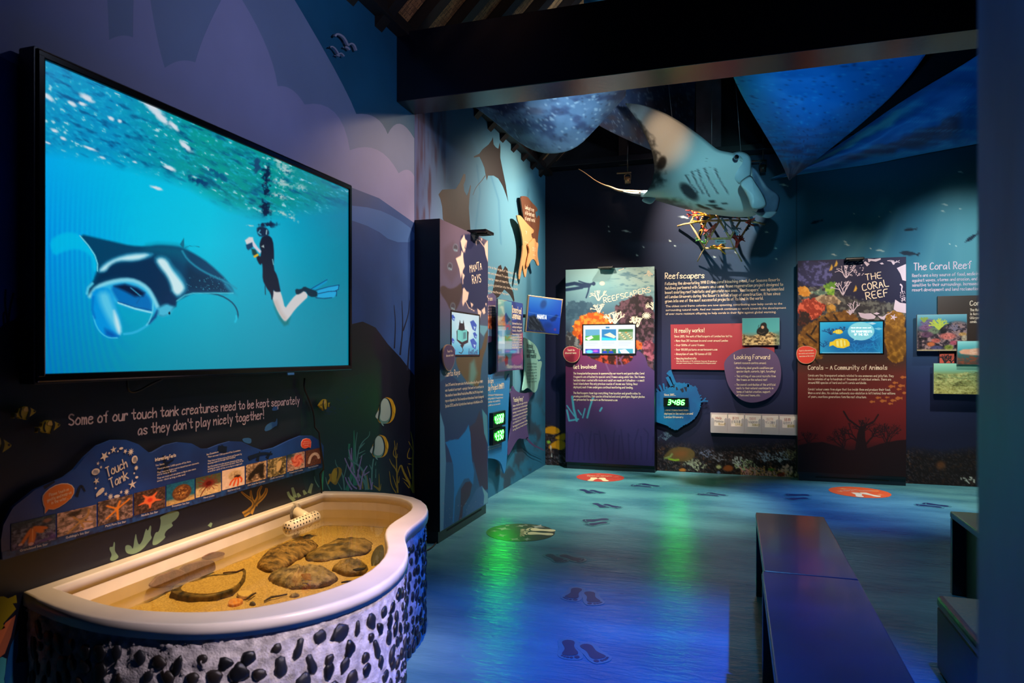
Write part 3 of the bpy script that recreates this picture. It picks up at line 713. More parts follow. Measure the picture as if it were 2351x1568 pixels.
    S.poly(q([(1830, 560), (1960, 640), (2091, 690), (2250, 800), (2300, 890), (2091, 880), (1850, 870), (1800, 700)]), (2, 46, 78), 18, .9)
    S.line(q([(540, 215), (640, 330), (720, 450), (755, 560), (750, 640)]), 2.2, (120, 222, 240), 1.5)
    S.poly(q([(750, 650), (830, 550), (960, 480), (1150, 425), (1420, 425), (1380, 470), (1200, 520), (1050, 515), (940, 540), (870, 600), (850, 645)]), (60, 190, 232), 10, .9, 1)
    S.poly(q([(770, 640), (850, 560), (980, 490), (1150, 445), (1380, 430), (1290, 490), (1150, 510), (1000, 505), (900, 560), (850, 630)]), (198, 236, 244), 8, 1, 1)
    S.poly(q([(1445, 500), (1500, 465), (1590, 490), (1650, 590), (1740, 680), (1800, 780), (1815, 860), (1770, 910), (1720, 950), (1650, 900), (1640, 820), (1590, 700), (1500, 600)]), (60, 190, 226), 14, .9, 1)
    S.poly(q([(1460, 510), (1510, 480), (1580, 510), (1640, 620), (1720, 720), (1780, 800), (1795, 860), (1720, 935), (1660, 890), (1640, 800), (1590, 690), (1510, 590)]), (206, 238, 244), 8, 1, 1)
    S.line(q([(1770, 400), (1830, 500), (1950, 600), (2091, 680), (2300, 770), (2420, 850)]), 4, (34, 150, 182), 4, .9, 1)
    S.poly(q([(2250, 740), (2330, 800), (2430, 930), (2360, 905), (2290, 830)]), (30, 150, 184), 8, .8)
    # right wing tip curl
    S.line(C(400, 500, 5.2275, [(150, 890), (400, 900), (560, 930), (680, 1000), (740, 1070), (768, 1150), (760, 1210), (735, 1245)]), 3, (4, 70, 104), 2, 1, 1)
    S.line(C(400, 500, 5.2275, [(745, 1180), (750, 1215), (732, 1248)]), 5, (20, 190, 220), 2, 1)
    S.line(q([(1700, 1000), (1800, 930), (1900, 905), (2091, 905), (2380, 905)]), 2.6, (90, 214, 236), 2, .8)
    # mouth
    S.poly(q([(700, 850), (820, 790), (1000, 740), (1150, 730), (1280, 780), (1380, 860), (1440, 980), (1490, 1080), (1470, 1130), (1410, 1150), (1150, 1090), (1000, 1030), (930, 1000), (880, 1000), (700, 1000)]), (40, 178, 230), 8, 1, 1)
    S.line(q([(660, 940), (740, 830), (900, 770), (1080, 740), (1220, 760), (1350, 840), (1420, 950), (1470, 1060)]), 9, (150, 226, 242), 6, .8, 1)
    S.poly(q([(910, 840), (980, 800), (1100, 795), (1250, 850), (1340, 910), (1400, 1000), (1410, 1130), (1200, 1070), (1020, 1030), (960, 940)]), (0, 112, 190), 8, 1, 1)
    S.poly(q([(950, 820), (1080, 795), (1230, 840), (1320, 900), (1300, 940), (1200, 945), (1080, 880)]), (4, 28, 66), 8, 1)
    S.line(q([(1150, 840), (1270, 940)]), 2, (60, 170, 215), 2); S.line(q([(1280, 930), (1220, 1030)]), 1.5, (20, 90, 150), 1.5)
    S.line(q([(1000, 1020), (1200, 1090), (1410, 1140)]), 3.4, (150, 228, 244), 2); S.line(q([(1000, 1005), (1200, 1070), (1410, 1110)]), 2, (6, 70, 140), 2)
    # left lobe
    S.poly(q([(690, 860), (860, 830), (930, 900), (960, 1050), (1020, 1200), (1042, 1350), (1020, 1430), (950, 1450), (860, 1440), (780, 1380), (720, 1280), (690, 1150), (680, 1000)]), (0, 150, 226), 6, 1, 1)
    S.poly(q([(760, 900), (880, 880), (940, 1040), (1000, 1200), (1030, 1350), (1000, 1400), (920, 1300), (840, 1150), (780, 1020)]), (96, 206, 238), 16, .9, 1)
    S.poly(q([(940, 1080), (1000, 1200), (1040, 1350), (1015, 1410), (980, 1340), (950, 1220)]), (196, 234, 244), 8, 1, 1)
    S.poly(q([(840, 1330), (930, 1370), (1000, 1420), (930, 1440), (850, 1410)]), (0, 74, 168), 10, .8)
    S.line(q([(700, 1180), (740, 1310), (810, 1400), (900, 1445), (990, 1440)]), 2.6, (70, 200, 236), 2, .9, 1)
    S.line(q([(625, 910), (640, 840), (690, 790)]), 6, (80, 200, 232), 4); S.line(q([(700, 950), (690, 1100), (720, 1200)]), 5, (0, 110, 200), 5, .8)
    # right lobe
    S.line(q([(1480, 1100), (1440, 1200), (1340, 1300), (1200, 1380), (1070, 1395)]), 5.5, (40, 178, 222), 2, 1, 1); S.line(q([(1475, 1120), (1440, 1190), (1370, 1260)]), 7, (4, 70, 130), 4, .9)
    S.line(q([(1420, 1000), (1415, 1130), (1380, 1230), (1340, 1290)]), 3, (90, 206, 234), 2, 1, 1)
    S.poly(q([(1480, 1080), (1600, 1020), (1680, 1060), (1620, 1160), (1540, 1185), (1480, 1170)]), (70, 186, 220), 8, 1); S.ell(*q([(1615, 1145)])[0], 2.6, 3.4, (4, 20, 50)); S.poly(q([(1640, 900), (1690, 960), (1690, 1060), (1630, 1050), (1560, 1020), (1560, 960)]), (2, 46, 86), 8)
    S.poly(q([(1740, 320), (1770, 270), (1790, 240), (1792, 330), (1785, 370)]), (10, 110, 140), 2); S.line(q([(1800, 360), (1860, 335), (1975, 350)]), 1.2, (10, 110, 140), 1)
    r_ = np.random.RandomState(4)
    for k in range(60):
        x, y = q([(r_.uniform(1820, 2300), r_.uniform(700, 880))])[0]; S.ell(x, y, r_.uniform(.5, 1.1), .8, (70, 170, 200), .5, .7)
    # ---- snorkeller
    p = lambda pts: C(400, 500, 5.2275, pts)
    S.poly(p([(1170, 900), (1200, 1080), (1260, 1220), (1320, 1300), (1370, 1280), (1400, 1180), (1330, 1240), (1250, 1150)]), (0, 100, 96), 6, .6)
    S.poly(p([(1170, 940), (1190, 865), (1270, 870), (1300, 960), (1330, 1090), (1370, 1030), (1450, 930), (1530, 880), (1560, 870), (1615, 940), (1540, 1010), (1450, 1100), (1380, 1200), (1330, 1250), (1280, 1190), (1220, 1080)]), (208, 206, 208), 3, 1, 1)
    S.poly(p([(1190, 1000), (1230, 1090), (1290, 1190), (1330, 1240), (1340, 1200), (1280, 1120), (1230, 1000)]), (186, 168, 160), 12, .7)
    S.poly(p([(1060, 220), (1130, 205), (1185, 260), (1200, 440), (1190, 610), (1240, 700), (1270, 850), (1278, 890), (1210, 890), (1190, 860), (1190, 930), (1170, 1000), (1160, 910), (1100, 830), (1060, 740), (1062, 620), (1055, 540), (1030, 575), (980, 480), (1010, 450), (1035, 470), (1045, 400), (1020, 330), (1040, 260)]), (2, 18, 44), 3, 1, 1)
    S.poly(p([(985, 130), (1020, 105), (1090, 110), (1135, 150), (1140, 210), (1060, 225), (1010, 220)]), (4, 34, 66), 4, 1, 1); S.line(p([(1030, 150), (1010, 180), (1040, 200)]), 3, (60, 160, 190), 2); S.line(p([(1110, 150), (1105, 195)]), 2.5, (150, 190, 200), 2)
    S.poly(p([(925, 370), (975, 380), (1010, 450), (975, 470), (940, 440)]), (10, 60, 62), 4); S.line(p([(965, 465), (1000, 445)]), 5, (226, 178, 30), 2)
    S.poly(p([(935, 250), (960, 290), (1000, 350), (1045, 400), (1030, 430), (980, 380), (930, 330)]), (214, 206, 222), 3)
    S.poly(p([(848, 270), (900, 230), (945, 235), (955, 290), (870, 325)]), (214, 214, 218), 3); S.poly(p([(860, 325), (935, 295), (945, 350), (890, 390), (870, 370)]), (4, 60, 100), 3); S.poly(p([(1045, 345), (1075, 325), (1080, 360)]), (180, 200, 200), 2)
    S.line(p([(1180, 500), (1190, 560)]), 2, (120, 190, 200), 2); S.line(p([(1090, 820), (1095, 920)]), 2, (4, 60, 80), 1.5)
    S.poly(p([(1450, 850), (1520, 860), (1560, 820), (1620, 850), (1720, 880), (1725, 950), (1620, 950), (1570, 870), (1500, 920), (1460, 920)]), (4, 42, 62), 3, 1, 1)
    S.poly(p([(1640, 850), (1830, 740), (1835, 770), (1700, 860)]), (0, 150, 205), 3); S.line(p([(1640, 855), (1835, 742)]), 1.6, (2, 50, 110), 1.2)
    S.poly(p([(1720, 870), (1850, 825), (1975, 805), (1980, 850), (1940, 880), (1955, 900), (1920, 955), (1720, 960)]), (30, 165, 220), 3)
    for l in ([(1700, 870), (1850, 828), (1978, 806)], [(1725, 912), (1850, 885), (1945, 880)], [(1700, 960), (1800, 970), (1890, 958)], [(1978, 806), (1970, 860), (1930, 880)], [(1950, 885), (1945, 940)]): S.line(p(l), 1.6, (2, 44, 96), 1.2)
paint_tv(S)
S.build('screen', vmat('screen_picture', .25, emit=.92), tv, (1, 0, 0))
# cables
M_cab = mat('black_cable', (9, 9, 11), .5)
cb = [(692, 868), (690, 890), (700, 912), (714, 948), (716, 1000), (720, 1030), (726, 1070), (730, 1115), (731, 1132)]
tag(tube('power_cable', [LW(x, y, .045 if 990 < y < 1085 else .02) for x, y in smooth_pts(cb, 2, False)], .0045, M_cab, None, 6), 'thin black power cable hanging from the large screen down to the tank', 'cable')
tag(tube('cable_loop', [LW(x, y, .03) for x, y in smooth_pts([(277, 872), (278, 892), (287, 901), (305, 897), (330, 882), (358, 870)], 2, False)], .004, M_cab, None, 6), 'slack black cable loop under the large screen', 'cable')

# ============================================================ TOUCH TANK INFORMATION BOARD
IP = PlaneX(XL + .035)
ib = thing('information_board', 'wavy-topped blue board above the touch tank with a strip of sea creature photos', 'sign', IP(380, 1170))
M_white, M_wht2 = mat('print_white', (220, 204, 204), .45), mat('print_cream', (240, 226, 206), .45)
outl = [(4, 1285), (2, 1240), (8, 1205), (30, 1165), (80, 1125), (148, 1096), (172, 1078), (195, 1050), (225, 1023), (258, 1010), (290, 1010), (318, 1020), (343, 1040), (352, 1038), (380, 1022), (410, 1015), (440, 1018), (462, 1030), (480, 1030), (505, 1020), (530, 1013), (555, 1014), (580, 1026), (604, 1034), (630, 1028), (665, 1011), (692, 1000), (715, 1000), (735, 1012), (743, 1024), (743, 1072)]
decal('board', IP, outl, 0, mat('board_blue', (24, 64, 150), .4, rgb2=(18, 38, 100), vscale=3, spec=.6), ib, .012)
for pin in ((60, 1240), (300, 1150), (560, 1060), (720, 1040)):
    a = IP(*pin); tube('standoff_pin', [a - Vector((.012, 0, 0)), Vector((XL, a.y, a.z))], .006, mat('steel_pin', (120, 120, 120), .4, 1), ib, 6)
# lower printed band and dark printed reef shapes
decal('lower_band', IP, [(6, 1286), (4, 1268), (743, 1060), (743, 1072)], .001, mat('board_navy', (16, 24, 66), .4, rgb2=(30, 70, 130), vscale=40), ib, .0008)
RS = strokes('reef_print', IP, .0012, mat('board_dark_print', (10, 18, 44), .4), ib, [([(100, 1120), (125, 1105)], 8, 4), ([(175, 1140), (185, 1110), (195, 1128)], 8, 3), ([(380, 1085), (378, 1060), (374, 1045)], 12, 2), ([(372, 1070), (398, 1055)], 10, 2), ([(362, 1085), (372, 1066)], 8, 3), ([(380, 1070), (392, 1090)], 8, 3), ([(500, 1030), (520, 1032)], 14, 14), ([(505, 1025), (516, 1036)], 12, 12), ([(570, 1052), (600, 1040), (625, 1042)], 10, 3), ([(590, 1058), (596, 1036)], 8, 2), ([(612, 1052), (622, 1036)], 8, 2)])
tag(RS, kind='stuff')
Q3 = lambda pts: C(0, 860, 2.939, pts)
PH = [((72, 1008), (372, 1112)), ((383, 938), (648, 1026)), ((658, 860), (893, 960)), ((902, 800), (1112, 896)), ((1120, 745), (1310, 839)), ((1318, 698), (1489, 787)), ((1496, 650), (1648, 741)), ((1657, 610), (1796, 701)), ((1803, 575), (1929, 666)), ((1936, 542), (2054, 626)), ((2059, 515), (2165, 598))]
M_ph = vmat('photo_print', .45, spec=.25)
def star(cx, cy, r, n=5, rin=.3, rot=0.0, sx=1.0):
    return [(cx + sx * (r if k % 2 == 0 else r * rin) * math.cos(rot + k * math.pi / n), cy + (r if k % 2 == 0 else r * rin) * math.sin(rot + k * math.pi / n)) for k in range(2 * n)]
def reefbg(S, dark, light, s1=9, seed=1, hard=3):
    n = S.nz(s1, s1, seed, 4); S.a[:] = np.array(dark, float)
    S.mix(np.clip((n - .42) * hard + .2, 0, 1), light)
    S.mix(np.clip((.4 - S.nz(s1 * .6, s1 * .6, seed + 9, 3)) * 6, 0, 1) * .7, tuple(v * .35 for v in dark))
def ph(k, S):
    if k == 0:
        reefbg(S, (52, 48, 66), (120, 116, 140), 8, 2); S.mix(np.clip((40 - S.Y) / 40, 0, 1) * .7, (40, 64, 74)); S.mix(np.clip((S.Y - 55) / 30, 0, 1) * np.clip(S.nz(10, 10, 5) * 2 - .6, 0, 1), (80, 50, 120))
        for pts in ([(45, 30), (55, 28), (68, 40), (75, 58), (66, 62), (52, 50)], [(45, 28), (34, 45), (22, 75), (16, 84), (24, 88), (34, 70), (44, 48)], [(48, 34), (56, 55), (52, 85), (44, 98), (36, 92), (38, 66), (42, 44)], [(55, 30), (68, 34), (84, 45), (78, 52), (62, 46)]): S.poly(pts, (200, 104, 44), 4, 1, 1)
        S.ell(43, 92, 6, 6, (200, 150, 150)); S.ell(20, 84, 5, 5, (196, 150, 140)); S.line([(47, 36), (46, 80)], 1.5, (236, 170, 110), 2); S.ell(80, 18, 10, 8, (150, 96, 80), .8, .8)
    elif k == 1:
        reefbg(S, (120, 92, 80), (206, 160, 150), 12, 4); S.ell(42, 18, 14, 10, (50, 36, 30), .8, .8)
        for a in ([(58, 58), (40, 32)], [(58, 58), (78, 42), (80, 14)], [(58, 58), (88, 72)], [(58, 58), (66, 88)], [(58, 58), (40, 78), (26, 94)]): S.line(a, 6, (176, 124, 72), 2, 1, 1)
        S.ell(58, 58, 5, 6, (182, 130, 78))
    elif k == 2:
        reefbg(S, (74, 54, 48), (160, 124, 112), 8, 6)
        for a in ([(54, 48), (26, 26)], [(54, 48), (62, 18)], [(54, 48), (90, 18)], [(54, 48), (24, 78)], [(54, 48), (56, 92)]): S.line(a, 6.5, (234, 128, 40), 2, 1)
        S.ell(54, 46, 6, 7, (236, 132, 44))
    elif k == 3:
        reefbg(S, (56, 36, 30), (110, 76, 62), 6, 8)
        S.poly(star(50, 48, 46, 5, .26, -2.2, 1.05), (236, 106, 58), 4, 1, 1); S.ell(50, 48, 8, 9, (206, 44, 30), .6, .8)
    elif k == 4:
        S.grad([(0, (24, 84, 116)), (70, (30, 96, 120)), (80, (170, 140, 90)), (100, (196, 150, 90))]); S.a *= (.75 + .5 * S.nz(6, 6, 3))[..., None]
        S.ell(54, 52, 34, 38, (96, 54, 30), .12); S.mix(np.clip(1.1 - np.hypot((S.X - 54) / 32, (S.Y - 50) / 36), 0, 1) * 2 * np.clip((S.nz(5, 5, 11) - .5) * 6, 0, .45), (220, 150, 70))
    elif k == 5:
        S.grad([(0, (70, 74, 52)), (50, (96, 92, 66)), (60, (200, 168, 118)), (100, (214, 178, 126))]); S.a *= (.8 + .4 * S.nz(7, 7, 2))[..., None]
        for i in range(30):
            a = i * 6.283 / 30; r = 34 + 12 * math.sin(i * 2.7); S.line([(50, 42), (50 + r * math.cos(a), 42 + r * .95 * math.sin(a))], 2.6, (122, 26, 20), 1.5)
        S.ell(50, 42, 11, 11, (84, 14, 12)); S.line([(44, 55), (28, 75), (18, 98)], 4, (100, 24, 18), 1.5)
    elif k == 6:
        S.a[:] = (226, 192, 172); S.a *= (.92 + .16 * S.nz(9, 9, 2))[..., None]
        S.ell(56, 36, 30, 24, (214, 178, 140), .3); S.mix(np.clip(1.1 - np.hypot((S.X - 56) / 32, (S.Y - 36) / 26), 0, 1) * np.clip((S.nz(6, 6, 4) - .4) * 5, 0, 1), (160, 126, 92))
        for a in ([(60, 50), (40, 66), (34, 82)], [(64, 52), (54, 74), (50, 90)], [(70, 52), (72, 76), (68, 94)], [(76, 50), (88, 66), (84, 80)]): S.line(a, 8, (222, 84, 36), 2, 1, 1)
        S.ell(66, 46, 14, 7, (60, 30, 20), .5); S.ell(60, 54, 8, 5, (230, 100, 40), .4)
    elif k == 7:
        reefbg(S, (120, 92, 72), (214, 178, 146), 9, 12)
        S.poly([(8, 80), (20, 50), (40, 30), (60, 12), (85, 10), (88, 40), (84, 70), (90, 90), (70, 92), (60, 62), (50, 58), (36, 72), (20, 90)], (34, 24, 18), 9, 1); S.mix(np.clip((S.nz(4, 4, 3) - .62) * 9, 0, .3), (90, 60, 40))
    elif k == 8:
        reefbg(S, (86, 74, 46), (186, 160, 112), 9, 14); S.poly([(44, 60), (50, 30), (64, 16), (76, 22), (74, 50), (62, 74), (48, 80)], (206, 172, 120), 5, 1, 1); S.poly([(60, 80), (72, 60), (82, 64), (70, 90)], (40, 30, 18), 8)
    elif k == 9:
        reefbg(S, (150, 110, 96), (214, 178, 160), 11, 16, 2); S.mix(np.clip((40 - S.Y) / 30, 0, 1) * np.clip((50 - S.X) / 30, 0, 1), (40, 60, 70))
        S.ell(58, 48, 30, 36, (226, 108, 84), .3)
        for i in range(26): a = i * 2.4; r = 10 + 26 * (i / 26); S.line([(58 + r * math.cos(a), 48 + r * math.sin(a)), (58 + (r + 8) * math.cos(a + .4), 48 + (r + 8) * math.sin(a + .4))], 4, (190, 56, 40) if i % 2 else (240, 140, 110), 2)
    else:
        S.a[:] = (92, 50, 36); S.a *= (.8 + .4 * S.nz(9, 9, 2))[..., None]
        S.line([(22, 76), (28, 50), (44, 32), (62, 30), (78, 42), (84, 60)], 17, (206, 178, 158), 3, 1, 1); S.mix(np.clip((S.nz(4, 4, 6) - .6) * 8, 0, .5), (150, 100, 80))
CAP = ['Granulated Sea Star', "Guildings's Sea Star", 'Multi Pore Sea Star', 'Nodulis Sea Star', 'Pincushion Sea Star', 'Pencil Urchin', 'Red Hermit Crab', 'Dark Green Sea Cucumber', "Graeffe's Sea Cucumber", 'Pineapple Sea Cucumber', 'Royal Sea Cucumber']
capx = [((130, 1195), (318, 1148)), ((440, 1107), (598, 1066)), ((706, 1030), (846, 996)), ((950, 958), (1062, 930)), ((1157, 895), (1274, 868)), ((1370, 837), (1442, 820)), ((1533, 790), (1616, 770)), ((1668, 752), (1786, 722)), ((1820, 708), (1912, 685)), ((1950, 668), (2042, 645)), ((2078, 632), (2146, 615))]
for k, (a, b) in enumerate(PH):
    (ax, ay), (bx, by) = Q3([a, b])
    S = quadcv(IP, ax, ay, bx, by, .002, 60, 46, uv=True); ph(k, S); pho = S.build('photo', M_ph, ib, (1, 0, 0))
    c0, c1 = Q3(capx[k]); Let(IP, .003).sans(CAP[k], c0, c1, 5.4 - .25 * k).build(M_white, pho, 'caption')
LT = Let(IP, .003)
LT.add('Touch', Q3([(722, 690)])[0], Q3([(855, 622)])[0], 23, .12, 2).add('Tank', Q3([(745, 765)])[0], Q3([(862, 700)])[0], 23, .12, 2)
LT.build(M_white, ib, 'title')
LT = Let(IP, .003)
LT.add('Interesting Facts', Q3([(1043, 585)])[0], Q3([(1182, 552)])[0], 7.5, .16, 1)
LT.build(M_white, ib, 'heading')
TX1, TX2 = Let(IP, .003), Let(IP, .003)
for t, a, b in (('Sea Stars:', (1046, 618), (1106, 606)), ('There are over 2,000 species of Sea Stars.', (1056, 643), (1285, 590)), ('They have no brains and no blood but two stomachs', (1056, 668), (1338, 600)), ('and as many as 40 arms.', (1056, 682), (1188, 650)), ('They eat meat and can grow as big as one metre', (1056, 706), (1318, 640)), ("across - that's as long as this tank!", (1056, 724), (1246, 678)),
    ('Sea Cucumbers:', (1390, 545), (1472, 525)), ('There are over 1,250 species of Sea Cucumbers.', (1398, 562), (1620, 515)), ("They have no brains and no blood and 'breathe' by", (1398, 590), (1628, 540)), ('drawing water in through their bottoms!', (1398, 606), (1585, 560)), ('Sea Cucumbers are the vacuum cleaners of the sea,', (1398, 628), (1630, 576)), ('sucking up scraps of food from the sand. They can be', (1398, 644), (1638, 586)), ('as small as a grain of rice, or as big as a single bed!', (1398, 660), (1630, 605))):
    (TX1 if a[0] < 1300 else TX2).sans(t, Q3([a])[0], Q3([b])[0], 4.2)
TX1.build(M_white, ib, 'facts_text'); TX2.build(M_white, ib, 'facts_text')
# ring of little white sea creatures round the title
V, F = [], []
def addpoly(pts):
    o = len(V); V.extend(IP(x, y, .003) for x, y in pts); F.append(tuple(range(o, o + len(pts))))
K3 = lambda x, y: C(0, 980, 5.0575, [(x, y)])[0]
for x, y, r, n, ri, rot in ((1205, 342, 12, 5, .42, .3), (1310, 265, 9, 5, .35, .9), (1448, 283, 6, 5, .4, .3), (1512, 290, 9, 9, .4, 0), (1130, 425, 5, 5, .35, 0), (1165, 468, 4, 8, .4, 0), (1575, 475, 6, 9, .5, 0), (1112, 628, 9, 5, .35, .5), (1530, 668, 12, 5, .32, .9), (1463, 755, 8, 9, .4, 0), (1400, 757, 5, 5, .35, 0), (1222, 778, 5, 5, .4, 0), (1275, 810, 8, 9, .45, 0)):
    x, y = K3(x, y); addpoly([(px, py - .25 * (px - x)) for px, py in star(x, y, r, n, ri, rot, .85)])
for x, y, rx, ry in ((1260, 305, 2.4, 2.6), (1400, 250, 4.6, 2.8), (1362, 283, 1.8, 2), (1556, 378, 7, 9), (1103, 520, 9.5, 7.5), (1551, 538, 1.8, 2.2), (1580, 585, 3.6, 2.8), (1104, 712, 2.2, 2.2), (1350, 805, 7, 3.6)):
    x, y = K3(x, y); addpoly([(x + rx * math.cos(a), y + ry * math.sin(a) - .2 * rx * math.cos(a)) for a in [i * .5236 for i in range(12)]])
addpoly([K3(*q) for q in ((1112, 815), (1108, 780), (1140, 735), (1180, 705), (1205, 710), (1200, 745), (1160, 785), (1130, 800))])
tmp = ob('creature_ring', V, F, M_white, ib)
strokes('shell_ribs', IP, .0036, mat('board_blue', (18, 44, 112), .4), ib, [([K3(1085 + k * 9, 500), K3(1072 + k * 16, 545)], .8, .8) for k in range(5)] + [([K3(1545 + k * 6, 352), K3(1540 + k * 10, 405)], .7, .7) for k in range(5)])
def bubble(name, P, off, pts, fill, rim, parent, thick=.0012):
    cx = sum(p[0] for p in pts) / len(pts); cy = sum(p[1] for p in pts) / len(pts)
    decal(name + '_rim', P, pts, off, rim, parent, thick)
    return decal(name, P, [(cx + (x - cx) * .95, cy + (y - cy) * .95) for x, y in pts], off + .001, fill, parent, thick)
M_orange, M_orange2 = mat('print_orange', (224, 118, 44), .4), mat('print_red_orange', (222, 74, 44), .4)
bb = [(485, 840), (490, 800), (520, 760), (570, 715), (640, 675), (710, 655), (780, 655), (830, 675), (858, 715), (855, 770), (820, 830), (750, 890), (680, 935), (620, 960), (555, 958), (512, 1010), (515, 945), (495, 900)]
bubble('speech_bubble', IP, .0024, [K3(*q) for q in bb], M_orange, M_white, ib)
LT = Let(IP, .0046)
LT.add('Please touch us', K3(560, 808), K3(786, 736), 7.2, .1, 1).add('gently and keep us', K3(535, 870), K3(818, 772), 7.2, .1, 1).add('in the water...', K3(585, 898), K3(780, 836), 7.2, .1, 1)
R3 = lambda x, y: C(340, 980, 5.598, [(x, y)])[0]
bubble('speech_bubble', IP, .0024, [R3(*q) for q in ((1960, 240), (1962, 200), (1985, 160), (2030, 145), (2075, 155), (2092, 190), (2090, 240), (2085, 272), (2060, 262), (2010, 282), (1975, 268))], M_orange2, M_white, ib)
LT.add('Please touch us', R3(1990, 197), R3(2062, 186), 2, .1, 0).add('gently and keep us', R3(1978, 222), R3(2078, 208), 2, .1, 0).add('in the water', R3(1998, 248), R3(2052, 238), 2, .1, 0)
LT.build(M_wht2, ib, 'bubble_text')

# ============================================================ TOUCH TANK
RZ, WZ, SZ = .56, .476, .392
O4 = [(112, 605), (190, 645), (300, 690), (400, 722), (500, 745), (600, 760), (700, 770), (800, 779), (900, 785), (1000, 787), (1100, 785), (1200, 778), (1300, 768), (1400, 756), (1500, 740), (1600, 722), (1700, 700), (1800, 673), (1900, 640), (1980, 610), (2050, 575), (2110, 535), (2150, 500), (2180, 465), (2197, 430), (2205, 400), (2203, 375), (2195, 350), (2183, 325), (2180, 305), (2186, 285), (2215, 257), (2260, 230), (2290, 210), (2308, 185), (2315, 165), (2311, 140), (2285, 113), (2240, 95), (2180, 82), (2100, 73), (1980, 67), (1850, 63), (1720, 62)]
I4 = [(300, 583), (390, 615), (480, 648), (560, 672), (650, 690), (720, 699), (800, 705), (880, 710), (950, 712), (1020, 713), (1100, 712), (1200, 708), (1300, 700), (1400, 685), (1500, 665), (1600, 642), (1700, 615), (1800, 583), (1900, 545), (1960, 515), (2010, 482), (2050, 448), (2075, 415), (2090, 385), (2094, 365), (2088, 340), (2076, 312), (2071, 290), (2076, 265), (2095, 240), (2125, 222), (2160, 203), (2200, 180), (2223, 162), (2230, 148), (2226, 130), (2205, 112), (2170, 101), (2110, 89), (2040, 83), (1950, 80), (1870, 79), (1800, 79), (1745, 79)]
OUT = [onz(x, y, RZ) for x, y in C(0, 1100, 2.351, O4)]
INN = [onz(x, y, RZ) for x, y in C(0, 1100, 2.351, I4)]
OUT[0].x = XL + .003; OUT[-1].x = XL + .003
def sm3(pts): return [pts[0]] + [(pts[i - 1] * .25 + pts[i] * .5 + pts[i + 1] * .25) for i in range(1, len(pts) - 1)] + [pts[-1]]
OUT, INN = sm3(sm3(OUT)), sm3(sm3(INN))
tank = thing('touch_tank', 'curved touch tank with white rim and black pebble studded sides by the wall', 'tank', (-1.6, 2.4, 0))
M_gel = mat('white_gelcoat', (226, 214, 200), .28, var=.05, vscale=6, spec=.5)
M_gelin = mat('basin_gelcoat', (228, 208, 178), .4, var=.08, vscale=5)
# rim: closed ring lofted through a rounded section
def ring(profile, A, B, m, name):
    """profile: list of (t, z): t=0 on the outer outline A, t=1 on the inner outline B"""
    n = len(A); V, F = [], []
    for t, z in profile:
        for a, b in zip(A, B):
            q = a.lerp(b, t); V.append((max(q.x, XL + .003), q.y, z))
    k = len(profile)
    for r in range(k):
        r2 = (r + 1) % k
        for i in range(n - 1 + 1):
            j = (i + 1) % n
            F.append((r * n + i, r * n + j, r2 * n + j, r2 * n + i))
    return V, F
prof = [(-.03, RZ - .042), (-.03, RZ - .012), (-.01, RZ - .004), (.03, RZ - .0004), (.09, RZ), (.86, RZ), (.93, RZ - .001), (.98, RZ - .005), (1.01, RZ - .014), (1.01, RZ - .042)]
V, F = ring(prof, OUT, INN, M_gel, 'rim')
o = ob('rim', V, F, M_gel, tank, True)
bm = bmesh.new(); bm.from_mesh(o.data); bmesh.ops.recalc_face_normals(bm, faces=bm.faces[:]); bm.to_mesh(o.data); bm.free()
o.modifiers.new('flat_faces', 'WEIGHTED_NORMAL').weight = 100
# basin wall and floor
n = len(INN); V = [(p.x, p.y, z) for z in (RZ - .01, SZ - .06) for p in INN]
F = [(i, (i + 1) % n, n + (i + 1) % n, n + i) for i in range(n)] + [tuple(range(n, 2 * n))]
o = ob('basin', V, F, M_gelin, tank)
# sand bed with gentle mounds
xs = np.linspace(-2.07, -1.05, 90); ys = np.linspace(1.4, 3.4, 150)
poly = [(p.x, p.y) for p in INN]
def inside(x, y, pl):
    c = False; m_ = len(pl)
    for i in range(m_):
        x0, y0_ = pl[i]; x1, y1_ = pl[(i + 1) % m_]
        if (y0_ > y) != (y1_ > y) and x < (x1 - x0) * (y - y0_) / (y1_ - y0_) + x0: c = not c
    return c
XX, YY = np.meshgrid(xs, ys); NZ = vnoise(XX * 9, YY * 9, 3, 4) * .022 + vnoise(XX * 60, YY * 60, 5, 2) * .004
idx = {}; V = []; F = []
ok = np.array([[inside(x, y, poly) for x in xs] for y in ys])
okd = ok.copy(); okd[1:] |= ok[:-1]; okd[:-1] |= ok[1:]; okd[:, 1:] |= ok[:, :-1]; okd[:, :-1] |= ok[:, 1:]
for j in range(len(ys)):
    for i in range(len(xs)):
        if okd[j, i]: idx[j, i] = len(V); V.append((xs[i], ys[j], SZ - .013 + NZ[j, i]))
for j in range(len(ys) - 1):
    for i in range(len(xs) - 1):
        q = [(j, i), (j, i + 1), (j + 1, i + 1), (j + 1, i)]
        if all(k in idx for k in q): F.append(tuple(idx[k] for k in q))
M_sand = mat('wet_sand', (206, 172, 104), .8, rgb2=(160, 128, 70), vscale=160, bump=.25, bscale=220)
sand = tag(ob('sand', V, F, M_sand, tank, True), kind='stuff')
